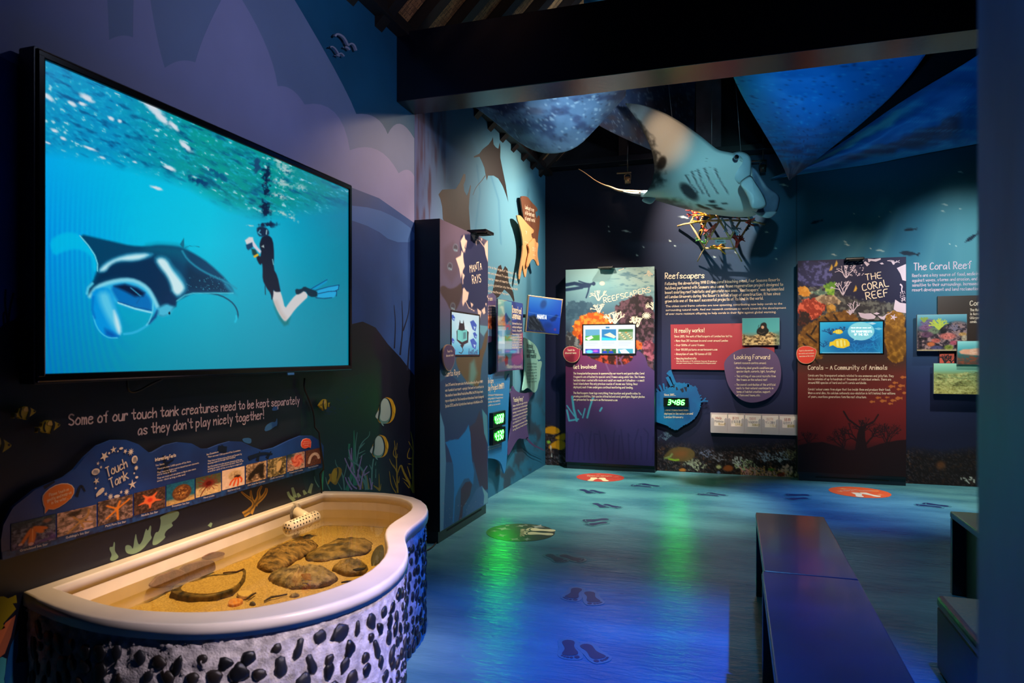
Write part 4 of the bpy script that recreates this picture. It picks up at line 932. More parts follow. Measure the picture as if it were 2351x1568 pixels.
# water: clear sheet with Fresnel reflection
M_water = bpy.data.materials.new('tank_water'); M_water.use_nodes = True
def water_nodes():
    nt = M_water.node_tree; nt.nodes.remove(nt.nodes['Principled BSDF'])
    out = nt.nodes['Material Output']; tr = nt.nodes.new('ShaderNodeBsdfTransparent'); tr.inputs[0].default_value = (.92, .92, .74, 1)
    gl = nt.nodes.new('ShaderNodeBsdfGlossy'); gl.inputs['Roughness'].default_value = .03
    fr = nt.nodes.new('ShaderNodeFresnel'); fr.inputs['IOR'].default_value = 1.33
    mx = nt.nodes.new('ShaderNodeMixShader'); tc = nt.nodes.new('ShaderNodeTexCoord')
    nz = nt.nodes.new('ShaderNodeTexNoise'); nz.inputs['Scale'].default_value = 9; bp = nt.nodes.new('ShaderNodeBump'); bp.inputs['Strength'].default_value = .05; bp.inputs['Distance'].default_value = .01
    nt.links.new(tc.outputs['Object'], nz.inputs['Vector']); nt.links.new(nz.outputs['Fac'], bp.inputs['Height']); nt.links.new(bp.outputs['Normal'], gl.inputs['Normal'])
    nt.links.new(fr.outputs[0], mx.inputs[0]); nt.links.new(tr.outputs[0], mx.inputs[1]); nt.links.new(gl.outputs[0], mx.inputs[2]); nt.links.new(mx.outputs[0], out.inputs['Surface'])
water_nodes()
ob('water', [(p.x, p.y, WZ) for p in INN], [tuple(range(len(INN)))], M_water, tank)
o = bpy.data.objects['water']; me = o.data
if me.polygons[0].normal.z < 0: me.flip_normals()
# render coat: the mortar wall under the rim
ctr = Vector((-1.65, 2.35, 0))
arc = OUT[:]
def inset(pts, d):
    q = []
    for i, p in enumerate(pts):
        a, b = pts[max(i - 1, 0)], pts[min(i + 1, len(pts) - 1)]
        t = (b - a); nrm = Vector((t.y, -t.x, 0)).normalized()
        q.append(p - nrm * d)
    return q
# orientation of the outward normal
t0_ = arc[12] - arc[11]
sgn = 1 if Vector((t0_.y, -t0_.x, 0)).dot(arc[11] - ctr) > 0 else -1
wallpts = inset(arc, .012 * sgn)
fine = []
for i in range(len(wallpts) - 1):
    L_ = (wallpts[i + 1] - wallpts[i]).length; k = max(1, int(L_ / .008))
    fine += [wallpts[i].lerp(wallpts[i + 1], t / k) for t in range(k)]
fine.append(wallpts[-1])
nf = len(fine); hz = 62
V = []; S_ = 0; slen = [0]
for i in range(1, nf): S_ += (fine[i] - fine[i - 1]).length; slen.append(S_)
SX, ZZ = np.meshgrid(np.array(slen), np.linspace(0, RZ - .035, hz + 1))
rough_ = (vnoise(SX * 40, ZZ * 40, 21, 3) - .5) * .012 + np.clip(vnoise(SX * 120, ZZ * 120, 22, 2) - .62, 0, 1) * .03
norms = []
for i in range(nf):
    a, b = fine[max(i - 2, 0)], fine[min(i + 2, nf - 1)]; t = b - a
    norms.append(Vector((t.y, -t.x, 0)).normalized() * sgn)
for r in range(hz + 1):
    z = ZZ[r, 0]; bulge = -.03 * max(0, (.12 - z) / .12) ** 2
    for i in range(nf):
        p = fine[i] + norms[i] * (rough_[r, i] + bulge); V.append((max(p.x, XL + .002), p.y, z))
F = [(r * nf + i, r * nf + i + 1, (r + 1) * nf + i + 1, (r + 1) * nf + i) for r in range(hz) for i in range(nf - 1)]
M_mortar = mat('grey_mortar', (206, 198, 198), .85, rgb2=(150, 144, 146), vscale=30, bump=.4, bscale=150)
o = ob('mortar_wall', V, F, M_mortar, tank, True)
bm = bmesh.new(); bm.from_mesh(o.data)
bm.faces.ensure_lookup_table(); mid = bm.faces[(hz // 2) * (nf - 1) + nf // 3]; mid.normal_update()
if mid.normal.dot(norms[nf // 3]) < 0: bmesh.ops.reverse_faces(bm, faces=bm.faces[:])
bm.to_mesh(o.data); bm.free()
# pebbles pressed into the mortar
M_peb = [mat('pebble_black', (24, 24, 27), .32, var=.4, vscale=40, bump=.15, bscale=90), mat('pebble_brown', (44, 37, 32), .38, rgb2=(20, 18, 18), vscale=30, bump=.15, bscale=90), mat('pebble_slate', (38, 40, 46), .35, rgb2=(22, 22, 26), vscale=25, bump=.2, bscale=80)]
def pebble_mesh(k):
    bm = bmesh.new(); bmesh.ops.create_icosphere(bm, subdivisions=2, radius=1)
    r = random.Random(k); ax = [r.uniform(.8, 1.15), r.uniform(1.0, 1.45), .36]
    ph_ = [r.uniform(0, 6) for _ in range(6)]
    for v in bm.verts:
        c = v.co; w_ = 1 + .14 * math.sin(2.2 * c.x + ph_[0]) + .14 * math.sin(2.6 * c.y + ph_[1]) + .12 * math.sin(3.7 * (c.x + c.y) + ph_[2])
        v.co = Vector((c.x * ax[0] * w_, c.y * ax[1] * w_, c.z * ax[2]))
    # flatten a facet here and there
    me = bpy.data.meshes.new('pebble'); bm.to_mesh(me); bm.free()
    me.polygons.foreach_set('use_smooth', [True] * len(me.polygons)); me.materials.append(M_peb[k % 3]); return me
PEB = [pebble_mesh(k) for k in range(9)]
cand = []
tot = slen[-1]; rp = random.Random(11)
z = .03; row = 0
while z < RZ - .075:
    s_ = (.03 if row % 2 else 0) + rp.uniform(0, .02)
    while s_ < tot - .02:
        ss, zz = s_ + rp.uniform(-.012, .012), z + rp.uniform(-.012, .014)
        i = min(range(nf), key=lambda q: abs(slen[q] - ss)); p = fine[i]
        D = -SN * p.x + CS * p.y; px = CX + FPX * (CS * p.x + SN * p.y) / D; py = HY - FPX * (zz - EYE) / D
        vis = norms[i].dot(Vector((-p.x, -p.y, 0))) > -.05 and py < 1590 and px > -20
        cand.append((0 if vis else 1, D, i, zz)); s_ += rp.uniform(.055, .078)
    z += .053; row += 1
cand.sort(key=lambda c: (c[0], c[1]))
rest = []
for k, (inv, D, i, zz) in enumerate(cand):
    sz = rp.uniform(.0145, .0225)
    nrm = norms[i]; tx = Vector((0, 0, 1)).cross(nrm).normalized(); up = nrm.cross(tx)
    a = rp.gauss(0, .6); x_ = tx * math.cos(a) + up * math.sin(a); y_ = nrm.cross(x_)
    Mx = Matrix(((x_.x, y_.x, nrm.x, 0), (x_.y, y_.y, nrm.y, 0), (x_.z, y_.z, nrm.z, 0), (0, 0, 0, 1)))
    pos = fine[i] + nrm * .0025; pos.z = zz
    if pos.x < XL + .03: continue
    mw = Matrix.Translation(pos) @ Mx @ Matrix.Diagonal((sz * rp.uniform(.8, 1.15), sz * rp.uniform(.9, 1.25), sz * 1.1, 1))
    me = PEB[rp.randrange(9)]
    if k < 300:
        q = bpy.data.objects.new('pebble', me); link(q, tank)
        q.matrix_basis = mw
    else: rest.append((me, mw))
if rest:
    V, F = merge([([mw @ v.co for v in me.vertices], [tuple(p.vertices) for p in me.polygons]) for me, mw in rest])
    tag(ob('pebbles', V, F, M_peb[0], tank, True), kind='stuff')
# perforated outlet pipe
U8 = lambda x, y: C(600, 1120, 5.8775, [(x, y)])[0]
M_pvc = mat('white_pvc', (228, 214, 190), .35)
pa, pb = onz(*U8(355, 545), WZ + .004), onz(*U8(735, 390), WZ + .014)
pipe = tube('outlet_pipe', [pa, pa.lerp(pb, .5), pb], .031, M_pvc, tank, 20)
d = (pb - pa).normalized(); tube('coupling', [pa.lerp(pb, .70) - d * .004, pa.lerp(pb, .70) + d * .004], .0335, M_pvc, pipe, 20)
yb_ = pa.lerp(pb, .66); wall_at = Vector((min(p.x for p in INN) + .004, yb_.y + .02, yb_.z + .03))
tube('elbow', [pa.lerp(pb, .72), pa.lerp(pb, .72) + Vector((-.03, .005, .012)), wall_at], .029, M_pvc, pipe, 18)
M_hole = mat('hole_black', (12, 10, 8), .8)
tube('flange', [wall_at + Vector((.006, 0, 0)), wall_at - Vector((.012, 0, 0))], .044, mat('pipe_collar', (170, 156, 140), .5, rgb2=(80, 70, 60), vscale=40), pipe, 20)
up = Vector((0, 0, 1)); sd = d.cross(up).normalized(); up2 = sd.cross(d)
for row_, an in enumerate((.15, .75, 1.3)):
    for k in range(9):
        c = pa.lerp(pb, .06 + .105 * k + .04 * (row_ % 2)); nr = (sd * math.cos(an) + up2 * math.sin(an)); 
        if nr.dot(Vector((0, 0, EYE)) - c) < 0: nr = (-sd * math.cos(an) + up2 * math.sin(an))
        tube('hole', [c + nr * .0285, c + nr * .0315], .0042, M_hole, pipe, 8)
for k in range(7):
    a = k * 1.047; r = 0 if k == 6 else .018
    c = pa + sd * r * math.cos(a) + up2 * r * math.sin(a); tube('hole', [c + d * .001, c - d * .0012], .0042, M_hole, pipe, 8)

# shells and stones in the tank
def blob_shell(name, label, cat, outline_px, z, height, m, ridges=0, seed=0, wave=.0, gap=None):
    """low domed shell whose outline on the sand is seen in the photograph"""
    pts = smooth_pts(outline_px, 2)
    ring_ = [onz(x, y, z) for x, y in pts]
    c = sum(ring_, Vector()) / len(ring_); V, F = [], []
    n = len(ring_); K = 9
    # long axis
    far = max(ring_, key=lambda p: (p - c).length); ax = (far - c).normalized(); ay = Vector((-ax.y, ax.x, 0))
    hl = max((p - c).dot(ax) for p in ring_)
    for k in range(K):
        f = 1 - k / K
        for p in ring_:
            q = c.lerp(p, f); h = height * math.sqrt(max(0, 1 - f * f))
            u = (q - c).dot(ax) / hl; v = (q - c).dot(ay) / hl
            h += height * .5 * (vnoise(np.array([u * 6 + seed]), np.array([v * 6]), seed, 3)[0] - .5) * (1 if f < .99 else 0)
            if ridges: h += wave * math.sin(ridges * (u * 3.14 + .5 * math.sin(v * 5))) * (1 - f * f)
            V.append(Vector((q.x, q.y, z + h)))
        if k:
            for i in range(n):
                j = (i + 1) % n; F.append(((k - 1) * n + i, (k - 1) * n + j, k * n + j, k * n + i))
    V.append(Vector((c.x, c.y, z + height))); F += [((K - 1) * n + i, (K - 1) * n + (i + 1) % n, len(V) - 1) for i in range(n)]
    F.append(tuple(range(n - 1, -1, -1)))
    return ob(name, V, F, m, None, True) if label is None else tag(ob(name, V, F, m, None, True), label, cat)
Sx = lambda pts: C(280, 1200, 3.792, pts)
M_sh1 = mat('shell_tan', (176, 138, 84), .6, rgb2=(74, 54, 30), vscale=22, bump=.9, bscale=60, stretch=(1, 2.2, 1))
M_sh2 = mat('shell_olive', (158, 128, 74), .6, rgb2=(64, 50, 28), vscale=18, bump=.9, bscale=50)
M_sh3 = mat('shell_grey', (170, 146, 104), .6, rgb2=(86, 70, 48), vscale=26, bump=.8, bscale=70)
blob_shell('pen_shell', 'large ribbed tan pen shell lying in front of the outlet pipe', 'shell', Sx([(1160, 395), (1210, 300), (1330, 240), (1500, 180), (1620, 155), (1700, 180), (1720, 225), (1600, 300), (1480, 370), (1380, 420), (1290, 440), (1220, 420)]), SZ, .04, M_sh1, 12, 1, .006)
blob_shell('pen_shell', 'broad olive pen shell nearest the inner bend of the tank rim', 'shell', Sx([(1570, 320), (1640, 260), (1760, 210), (1860, 165), (1990, 145), (2130, 150), (2205, 185), (2170, 250), (2080, 300), (1900, 330), (1750, 350), (1620, 350)]), SZ, .034, M_sh2, 9, 2, .005)
blob_shell('stone', 'small smooth grey stone beneath the outlet pipe', 'stone', Sx([(1560, 140), (1590, 118), (1650, 115), (1675, 130), (1640, 150), (1590, 152)]), SZ, .015, M_sh3, 0, 8)
cl = blob_shell('giant_clam_shell', 'fluted pale clam shell in the front middle of the tank sand', 'shell', Sx([(1250, 495), (1300, 465), (1380, 470), (1430, 430), (1520, 405), (1600, 425), (1680, 405), (1760, 420), (1850, 460), (1895, 490), (1840, 540), (1740, 560), (1620, 590), (1520, 600), (1420, 585), (1320, 555)]), SZ, .045, M_sh3, 14, 3, .007)
for k in range(6):
    a, b = Sx([(1560 + k * 6, 455 + k * 9)])[0], Sx([(1640 + k * 2, 448 + k * 10)])[0]
    tube('flute', [onz(*a, SZ + .044), onz((a[0] + b[0]) / 2, (a[1] + b[1]) / 2 - 2, SZ + .046), onz(*b, SZ + .044)], .0022, mat('shell_flute', (176, 132, 84), .5), cl, 6)
sg = blob_shell('oyster_shell', 'slit grey oyster shell against the front rim bend', 'shell', Sx([(1810, 425), (1860, 385), (1950, 360), (2060, 370), (2140, 395), (2155, 430), (2090, 465), (1980, 475), (1880, 455)]), SZ, .044, M_sh2, 7, 5, .005)
prism('opening', [onz(x, y, SZ + .046) for x, y in Sx([(2010, 405), (2060, 392), (2125, 388), (2110, 402), (2040, 414)])], (0, 0, 1), .004, M_hole, sg)
# half-buried black edged shell filled with sand
fp = smooth_pts(Sx([(410, 590), (480, 520), (600, 505), (700, 460), (800, 445), (900, 440), (1000, 425), (1060, 395), (1082, 400), (1070, 470), (1030, 530), (960, 580), (840, 620), (720, 642), (600, 640), (480, 625)]), 2)
fs = thing('black_lipped_shell', 'sand filled shell with black edge at the back left of the tank', 'shell', onz(*fp[0], SZ))
prism('shell_body', [onz(x, y, SZ + .022) for x, y in fp], (0, 0, 1), .03, mat('shell_black', (26, 22, 16), .55, rgb2=(120, 96, 52), vscale=34), fs, .006)
cxp = sum(p[0] for p in fp) / len(fp); cyp = sum(p[1] for p in fp) / len(fp)
prism('sand_fill', [onz(cxp + 6 + (x - cxp) * .83, cyp + (y - cyp) * .80, SZ + .0245) for x, y in fp], (0, 0, 1), .004, M_sand, fs, .0015)
tube('torn_edge', [onz(x, y, SZ + .026) for x, y in Sx([(880, 438), (930, 430), (1000, 426), (1060, 402)])], .0028, mat('shell_rust', (86, 48, 26), .6), fs, 6)
# brown flat shells leaning on the back wall of the basin
WI = PlaneX(min(p.x for p in INN) + .012)
M_brn = mat('shell_brown', (120, 84, 64), .6, rgb2=(92, 64, 50), vscale=20, bump=.4, bscale=60)
for lab, pts, off in (('brown leathery shell leaning lowest against the back wall of the tank', [(198, 545), (240, 500), (275, 455), (340, 440), (420, 402), (480, 405), (530, 435), (545, 470), (480, 510), (420, 545), (340, 560), (250, 568)], .022),
    ('larger brown shell in the middle of the leaning row', [(470, 430), (520, 370), (600, 345), (700, 325), (780, 320), (800, 370), (795, 420), (700, 450), (600, 490), (480, 540), (440, 570), (430, 550), (500, 500), (530, 465)], .012),
    ('small round brown shell at the top of the leaning row', [(680, 310), (730, 275), (800, 252), (870, 250), (898, 265), (880, 290), (800, 310), (740, 320)], .004)):
    pp = [WI(x, y, off) for x, y in smooth_pts(Sx(pts), 2)]
    for p in pp: p.z = max(p.z, SZ - .01)
    tag(prism('leaning_shell', pp, (1, 0, 0), .01, M_brn, None, .003), lab, 'shell')
tag(prism('scallop_shell', [onz(x, y, SZ + .012) for x, y in smooth_pts(Sx([(920, 690), (940, 660), (990, 650), (1060, 660), (1040, 690), (980, 712), (930, 710)]), 1)], (0, 0, 1), .014, mat('scallop_orange', (214, 150, 66), .5, rgb2=(180, 110, 50), vscale=60), None, .004), 'small orange scallop shell in front of the black edged shell', 'shell')
tag(prism('scallop_shell', [onz(x, y, SZ + .010) for x, y in smooth_pts(Sx([(1000, 600), (1040, 588), (1100, 582), (1145, 600), (1110, 635), (1050, 640), (1010, 625)]), 1)], (0, 0, 1), .012, mat('scallop_cream', (206, 172, 100), .5), None, .004), 'thin cream scallop valve beside the nail shaped twig', 'shell')
M_twig = mat('dark_twig', (44, 28, 18), .7)
for lab, path in (('short dark twig with a knob beside the cream scallop', [(1088, 660), (1130, 630), (1165, 612)]), ('thin dark twig nearest the front rim', [(1240, 682), (1300, 648), (1380, 635), (1440, 622)]), ('dark sliver of wood close to the clam shell', [(1910, 520), (1960, 512), (2000, 508)])):
    tag(tube('twig', [onz(x, y, SZ + .01) for x, y in Sx(path)], [.003, .0045, .003, .002][:len(path)], M_twig, None, 6), lab, 'twig')
blob_shell('stone', 'flat dark stone half hidden under the front rim', 'stone', Sx([(1100, 722), (1125, 712), (1165, 714), (1168, 724), (1130, 730)]), SZ, .014, mat('stone_dark', (70, 66, 64), .5), 0, 9)
blob_shell('stone', 'brown stone by the front rim left of the clam shell', 'stone', Sx([(1440, 660), (1480, 640), (1540, 636), (1555, 648), (1500, 668)]), SZ, .016, M_sh3, 0, 10)
blob_shell('stone', 'large dark grey stone against the rim at the bend', 'stone', Sx([(2165, 420), (2160, 340), (2180, 260), (2240, 215), (2280, 200), (2290, 280), (2270, 340), (2230, 390)]), SZ - .005, .03, mat('stone_slate', (84, 80, 78), .5, var=.2), 0, 12)

# ============================================================ MANTA END OF THE LEFT WALL
def branch(x, y, ang, ln, depth, w, r, spread=.5, out=None, shrink=.74):
    out = [] if out is None else out
    x1, y1 = x + ln * math.cos(ang), y - ln * math.sin(ang)
    mx, my = (x + x1) / 2 + r.uniform(-.12, .12) * ln, (y + y1) / 2 + r.uniform(-.12, .12) * ln
    out.append(([(x, y), (mx, my), (x1, y1)], w, w * .7))
    if depth:
        for k in range(2 if r.random() < .8 else 3): branch(x1, y1, ang + r.uniform(-spread, spread) * 1.3 + (k - .5) * spread, ln * shrink * r.uniform(.8, 1.1), depth - 1, w * .7, r, spread, out, shrink)
    return out
def fan(x, y, ln, depth, w, seed, n=3, spread=.5, up=1.57, wide=1.6):
    r = random.Random(seed); out = []
    for k in range(n): branch(x, y, up + (k - (n - 1) / 2) * wide / max(n, 1) + r.uniform(-.1, .1), ln, depth, w, r, spread, out)
    return out
def cvl(S, items, col, soft=.8):
    for pts, a, b in items: S.line(pts, (a + b) / 2, col, soft)
M_print, M_mural = vmat('panel_print', .5, spec=.18), vmat('mural_print', .6, spec=.15)
K6 = lambda pts: C(900, 180, 3.5625, pts)
K5 = lambda pts: C(900, 480, 1.96, pts)
S = Cv((XL + .0004, 4.335, 3.39), (XL + .0004, YB - .002, 3.39), (XL + .0004, 4.335, .002), 170, 160)
S.grad([(950, (80, 92, 140)), (1030, (92, 126, 156)), (1120, (90, 142, 166)), (1180, (98, 150, 170)), (1249, (56, 116, 150))], 'X')
S.mix(np.clip((330 - S.Y + (S.X - 1100) * .35) / 120, 0, 1) * .8, (24, 70, 122))
ke = np.clip((vnoise(S.X / 7, S.Y / 90, 4, 3) - .5) * 5, 0, 1) * np.clip((1045 - S.X) / 60, 0, 1) * np.clip((560 - S.Y) / 60, 0, 1)
S.mix(ke * .75, (70, 48, 62))
lo = np.clip((S.Y - 860 + (S.X - 1249) * .4) / 120, 0, 1)
S.mix(lo * .8, (34, 96, 128)); S.mix(lo * np.clip((vnoise(S.X / 22, S.Y / 34, 8, 4) - .48) * 7, 0, 1) * .75, (52, 54, 66))
S.line([(1178, 640), (1182, 990)], 1.0, (52, 120, 130), 1); S.line([(1120, 380), (1145, 460), (1150, 560)], 3, (64, 118, 150), 3, .6); S.line([(1095, 380), (1102, 440), (1090, 540)], 3, (64, 118, 150), 3, .6)
S.build('mural_sheet', M_mural, wall_left, (1, 0, 0))
M_bm = mat('mural_manta_brown', (48, 34, 28), .5, var=.15, vscale=4)
decal('mural_manta', LW, K6([(380, 950), (410, 910), (460, 906), (520, 905), (555, 850), (585, 780), (600, 785), (600, 830), (585, 870), (590, 920), (612, 960), (625, 930), (640, 870), (645, 880), (632, 980), (628, 1060), (640, 1230), (650, 1300), (480, 1230), (415, 1150), (410, 1050), (395, 985)]), .003, M_bm, wall_left)
decal('mural_manta', LW, K6([(825, 480), (830, 540), (850, 565), (870, 575), (880, 525), (886, 560), (885, 650), (905, 750), (930, 870), (950, 1010), (935, 960), (905, 880), (870, 820), (830, 795), (785, 795), (775, 835), (765, 790), (755, 730), (735, 680), (715, 640), (672, 648), (668, 638), (715, 615), (740, 580), (790, 540), (815, 505)]), .003, mat('mural_manta_dark', (30, 22, 23), .5), wall_left)
strokes('mural_manta_tail', LW, .003, M_bm, wall_left, [(K6([(762, 795), (735, 835), (685, 890), (660, 955)]), 2, .8)])
decal('mural_manta', LW, K5([(440, 420), (452, 370), (466, 300), (478, 258), (490, 250), (497, 280), (508, 256), (520, 270), (525, 330), (545, 375), (551, 410), (548, 418), (530, 385), (505, 362), (480, 395)]), .003, M_bm, wall_left)
M_cream = mat('print_cream_letters', (236, 214, 188), .5)
LT = Let(LW, .004)
for k, t in enumerate(('The oceanic manta is the largest of the rays. Mantas', 'can weigh 2 tons and measure 7 m across the wings,', 'while the reef manta - seen at resorts - is 3.5 m wide', 'with fins for guiding plankton into the wide mouth', 'and gently feeding mouths as they swim.')):
    LT.add(t, (1090, 607 + k * 14.5), (1188 - (k == 4) * 20, 632 + k * 11.5), 6, .13, 0)
LT.build(M_cream, wall_left, 'wall_text')

def board(name, label, P, pts, thick, m, cat='sign', group=None, pins=None, bev=.0015):
    t = thing(name, label, cat, P(sum(p[0] for p in pts) / len(pts), sum(p[1] for p in pts) / len(pts)), group)
    decal('board', P, smooth_pts(pts, 1) if 8 < len(pts) < 60 else pts, 0, m, t, thick)
    for x, y in (pins or [(sum(p[0] for p in pts) / len(pts), sum(p[1] for p in pts) / len(pts))]):
        a = P(x, y, -thick); d_ = (XL - a.x) if isinstance(P, PlaneX) else (YB - a.y)
        b = a + (Vector((d_, 0, 0)) if isinstance(P, PlaneX) else Vector((0, d_, 0)))
        tube('standoff_pin', [a, b], .008, mat('steel_pin', (120, 120, 120), .4, 1), t, 8)
    return t
M_tan, M_brown = mat('board_tan', (206, 150, 98), .5), mat('board_brown', (104, 66, 48), .5)
PB = PlaneX(XL + .05)
t = board('manta_sign', 'brown manta shaped sign with three lines of text high on the teal wall', PB, K6([(1050, 965), (1080, 962), (1110, 968), (1140, 1010), (1170, 1040), (1190, 1065), (1190, 1090), (1172, 1085), (1178, 1130), (1195, 1150), (1200, 1120), (1210, 1125), (1208, 1200), (1195, 1290), (1190, 1390), (1150, 1330), (1120, 1250), (1078, 1150), (1062, 1050)]), .012, M_brown)
LT = Let(PB, .002)
for k, s_ in enumerate(('Look up to see', 'a full-sized model', 'of a reef manta!')): LT.add(s_, K6([(1088, 1065 + 46 * k)])[0], K6([(1160 + 4 * k, 1092 + 42 * k)])[0], 9, .14, 0)
LT.build(M_cream, t)
PB = PlaneX(XL + .075)
t = board('manta_sign', 'tan manta shaped sign with number seven overlapping the brown one', PB, K5([(560, 30), (570, 26), (582, 32), (605, 62), (625, 82), (640, 95), (636, 108), (626, 110), (630, 130), (645, 140), (640, 190), (632, 215), (615, 240), (608, 265), (601, 314), (592, 285), (588, 240), (576, 318), (570, 312), (578, 260), (588, 200), (590, 150), (580, 90)]), .012, M_tan)
LT = Let(PB, .002); LT.add('7', K5([(600, 112)])[0], K5([(606, 116)])[0], 7, .16, 0).add('metres', K5([(596, 148)])[0], K5([(612, 156)])[0], 3, .14, 0); LT.build(M_cream, t)
PB = PlaneX(XL + .1)
t = board('manta_sign', 'small tan manta shaped sign reading 3.5 at the lower right of the group', PB, K5([(612, 158), (625, 148), (636, 133), (644, 132), (648, 150), (660, 152), (654, 190), (656, 220), (663, 252), (655, 256), (646, 232), (634, 222), (622, 236), (612, 262), (606, 258), (614, 220), (620, 190)]), .012, M_tan)
LT = Let(PB, .002); LT.add('3.5', K5([(632, 186)])[0], K5([(645, 190)])[0], 7, .16, 0).add('metres', K5([(634, 208)])[0], K5([(646, 212)])[0], 3, .14, 0); LT.build(M_cream, t)
# boards lower on the wall
Y5 = lambda pts: C(1100, 620, 3.41, pts)
M_purp, M_mint, M_blue = mat('board_purple', (84, 66, 110), .35, spec=.6), mat('board_mint', (150, 206, 190), .4), mat('board_bright_blue', (32, 118, 178), .38, spec=.6)
PA = PlaneX(XL + .04)
t = board('tourism_board', 'dark purple board with coral photo half hidden behind the glossy research panel', PA, Y5([(30, 200), (110, 180), (133, 205), (133, 552), (30, 580)]), .012, M_purp)
LT = Let(PA, .002); LT.add('Tourism', Y5([(38, 245)])[0], Y5([(102, 238)])[0], 10, .15, 1)
for k in range(5): LT.add('benefit of reef mantas', Y5([(45, 290 + 22 * k)])[0], Y5([(125, 285 + 21 * k)])[0], 4, .13, 0)
LT.build(M_cream, t)
S = quadcv(PA, *Y5([(45, 350)])[0], *Y5([(126, 520)])[0], .002, 24, 34, uv=True); reefbg(S, (120, 50, 30), (206, 120, 80), 14, 5); S.mix(np.clip((S.Y - 60) / 10, 0, 1), (90, 130, 170)); S.build('photo', M_ph, t, (1, 0, 0))
PR = PlaneX(XL + .11)
t = board('research_panel', 'glossy acrylic panel about research with coral picture on its left half', PR, Y5([(145, 222), (343, 262), (343, 778), (145, 795)]), .012, mat('acrylic_purple', (70, 62, 104), .06, spec=.8, coat=.6))
S = quadcv(PR, *Y5([(147, 226)])[0], *Y5([(342, 775)])[0], .0015, 70, 150, uv=True)
def research(S):
    S.grad([(0, (110, 176, 166)), (30, (78, 130, 130)), (100, (40, 90, 110))])
    S.mix(np.clip((S.X - 52) * 2, 0, 1), (66, 64, 112)); n = S.nz(7, 4, 6, 4)
    S.mix(np.clip((n - .4) * 6, 0, 1) * np.clip(1 - np.hypot((S.X - 38) / 24, (S.Y - 42) / 20) * .9, 0, 1) * 1.6 * (S.X < 53), (150, 84, 50))
    S.poly([(20, 24), (30, 17), (40, 24), (48, 26), (40, 29), (32, 33), (26, 29), (12, 30)], (30, 60, 66), 2); S.poly([(3, 42), (25, 42), (25, 80), (3, 80)], (120, 160, 190), 1, .8); S.poly([(3, 52), (25, 52), (25, 62), (3, 62)], (190, 206, 214), 1, .7)
    S.poly([(24, 86), (30, 78), (38, 82), (36, 92), (28, 94)], (90, 40, 32), 2); S.ell(75, 83, 25, 10, (108, 66, 110), .04)
research(S); S.a = np.clip(S.a, 0, 255); S.build('print', vmat('acrylic_print', .08, spec=.8, coat=.6), t, (1, 0, 0))
LT = Let(PR, .003)
LT.add('Research and', Y5([(256, 330)])[0], Y5([(328, 345)])[0], 15, .14, 1).add('Conservation', Y5([(256, 376)])[0], Y5([(322, 388)])[0], 15, .14, 1)
for k, s_ in enumerate(('Each manta has its own', 'individual markings on', 'its belly, like a print', 'Researchers collect', 'and match photographs', 'from guests and guides', 'so that every manta', 'can be followed', 'over many years')): LT.add(s_, Y5([(258, 425 + (28 * k if k < 3 else 20 + 21 * k))])[0], Y5([(332, 430 + (26 * k if k < 3 else 20 + 20 * k))])[0], 5.2 if k < 3 else 4, .14, 0)
LT.build(M_cream, t)
PC = PlaneX(XL + .045)
t = board('whale_shark_sign', 'pale mint cut-out sign under the angled monitor', PC, Y5([(350, 525), (380, 540), (430, 575), (455, 610), (470, 660), (485, 690), (470, 705), (455, 695), (465, 720), (490, 710), (492, 740), (480, 780), (478, 850), (465, 880), (455, 940), (430, 965), (400, 930), (375, 920), (345, 945), (340, 940), (355, 860), (360, 760), (355, 640), (348, 560)]), .012, M_mint)
LT = Let(PC, .002)
for k, s_ in enumerate(('Interested', 'in supporting', 'manta research?')): LT.add(s_, Y5([(372, 605 + 40 * k)])[0], Y5([(418 + 14 * k, 612 + 38 * k)])[0], 11, .13, 1)
for k, s_ in enumerate(('Contribute to the manual', 'photo records of mantas', 'you meet during a stay', 'Ask us for an adoption form', 'or write to our team', 'Pick up a leaflet here', 'to learn how to help')): LT.add(s_, Y5([(374, 740 + 24 * k)])[0], Y5([(450, 738 + 23 * k)])[0], 4.4, .12, 0)
LT.build(mat('print_dark_teal', (50, 92, 92), .5), t)
PD = PlaneX(XL + .07)
t = board('manta_project_board', 'bright blue manta shaped board carrying two green counters', PD, K5([(400, 760), (433, 745), (455, 745), (490, 720), (510, 705), (517, 712), (505, 735), (505, 765), (515, 780), (526, 740), (532, 745), (527, 830), (523, 930), (521, 1040), (518, 1120), (508, 1195), (500, 1175), (490, 1140), (470, 1125), (435, 1120), (400, 1125)]), .014, M_blue)
LT = Let(PD, .002)
LT.add('Maldivian', K5([(405, 787)])[0], K5([(455, 783)])[0], 13, .14, 1).add('Manta Ray Project (MMRP)', K5([(398, 822)])[0], K5([(503, 806)])[0], 13, .14, 1)
for k, s_ in enumerate(('The project is the basis of the Maldivian manta', 'and has a founding project of the manta trust', 'identifying mantas very carefully', 'Since 2005 the MMRP has now discovered')): LT.add(s_, K5([(402, 842 + 17 * k)])[0], K5([(498 - 12 * (k > 1), 838 + 13.5 * k)])[0], 4.4 - (k == 3), .14, 0)
LT.add('resting in the largest manta database', K5([(402, 1082)])[0], K5([(482, 1060)])[0], 3.6, .14, 0).add('and records from reefs everywhere', K5([(402, 1094)])[0], K5([(490, 1068)])[0], 3.6, .14, 0)
LT.build(M_cream, t)
PE = PlaneX(XL + .05)
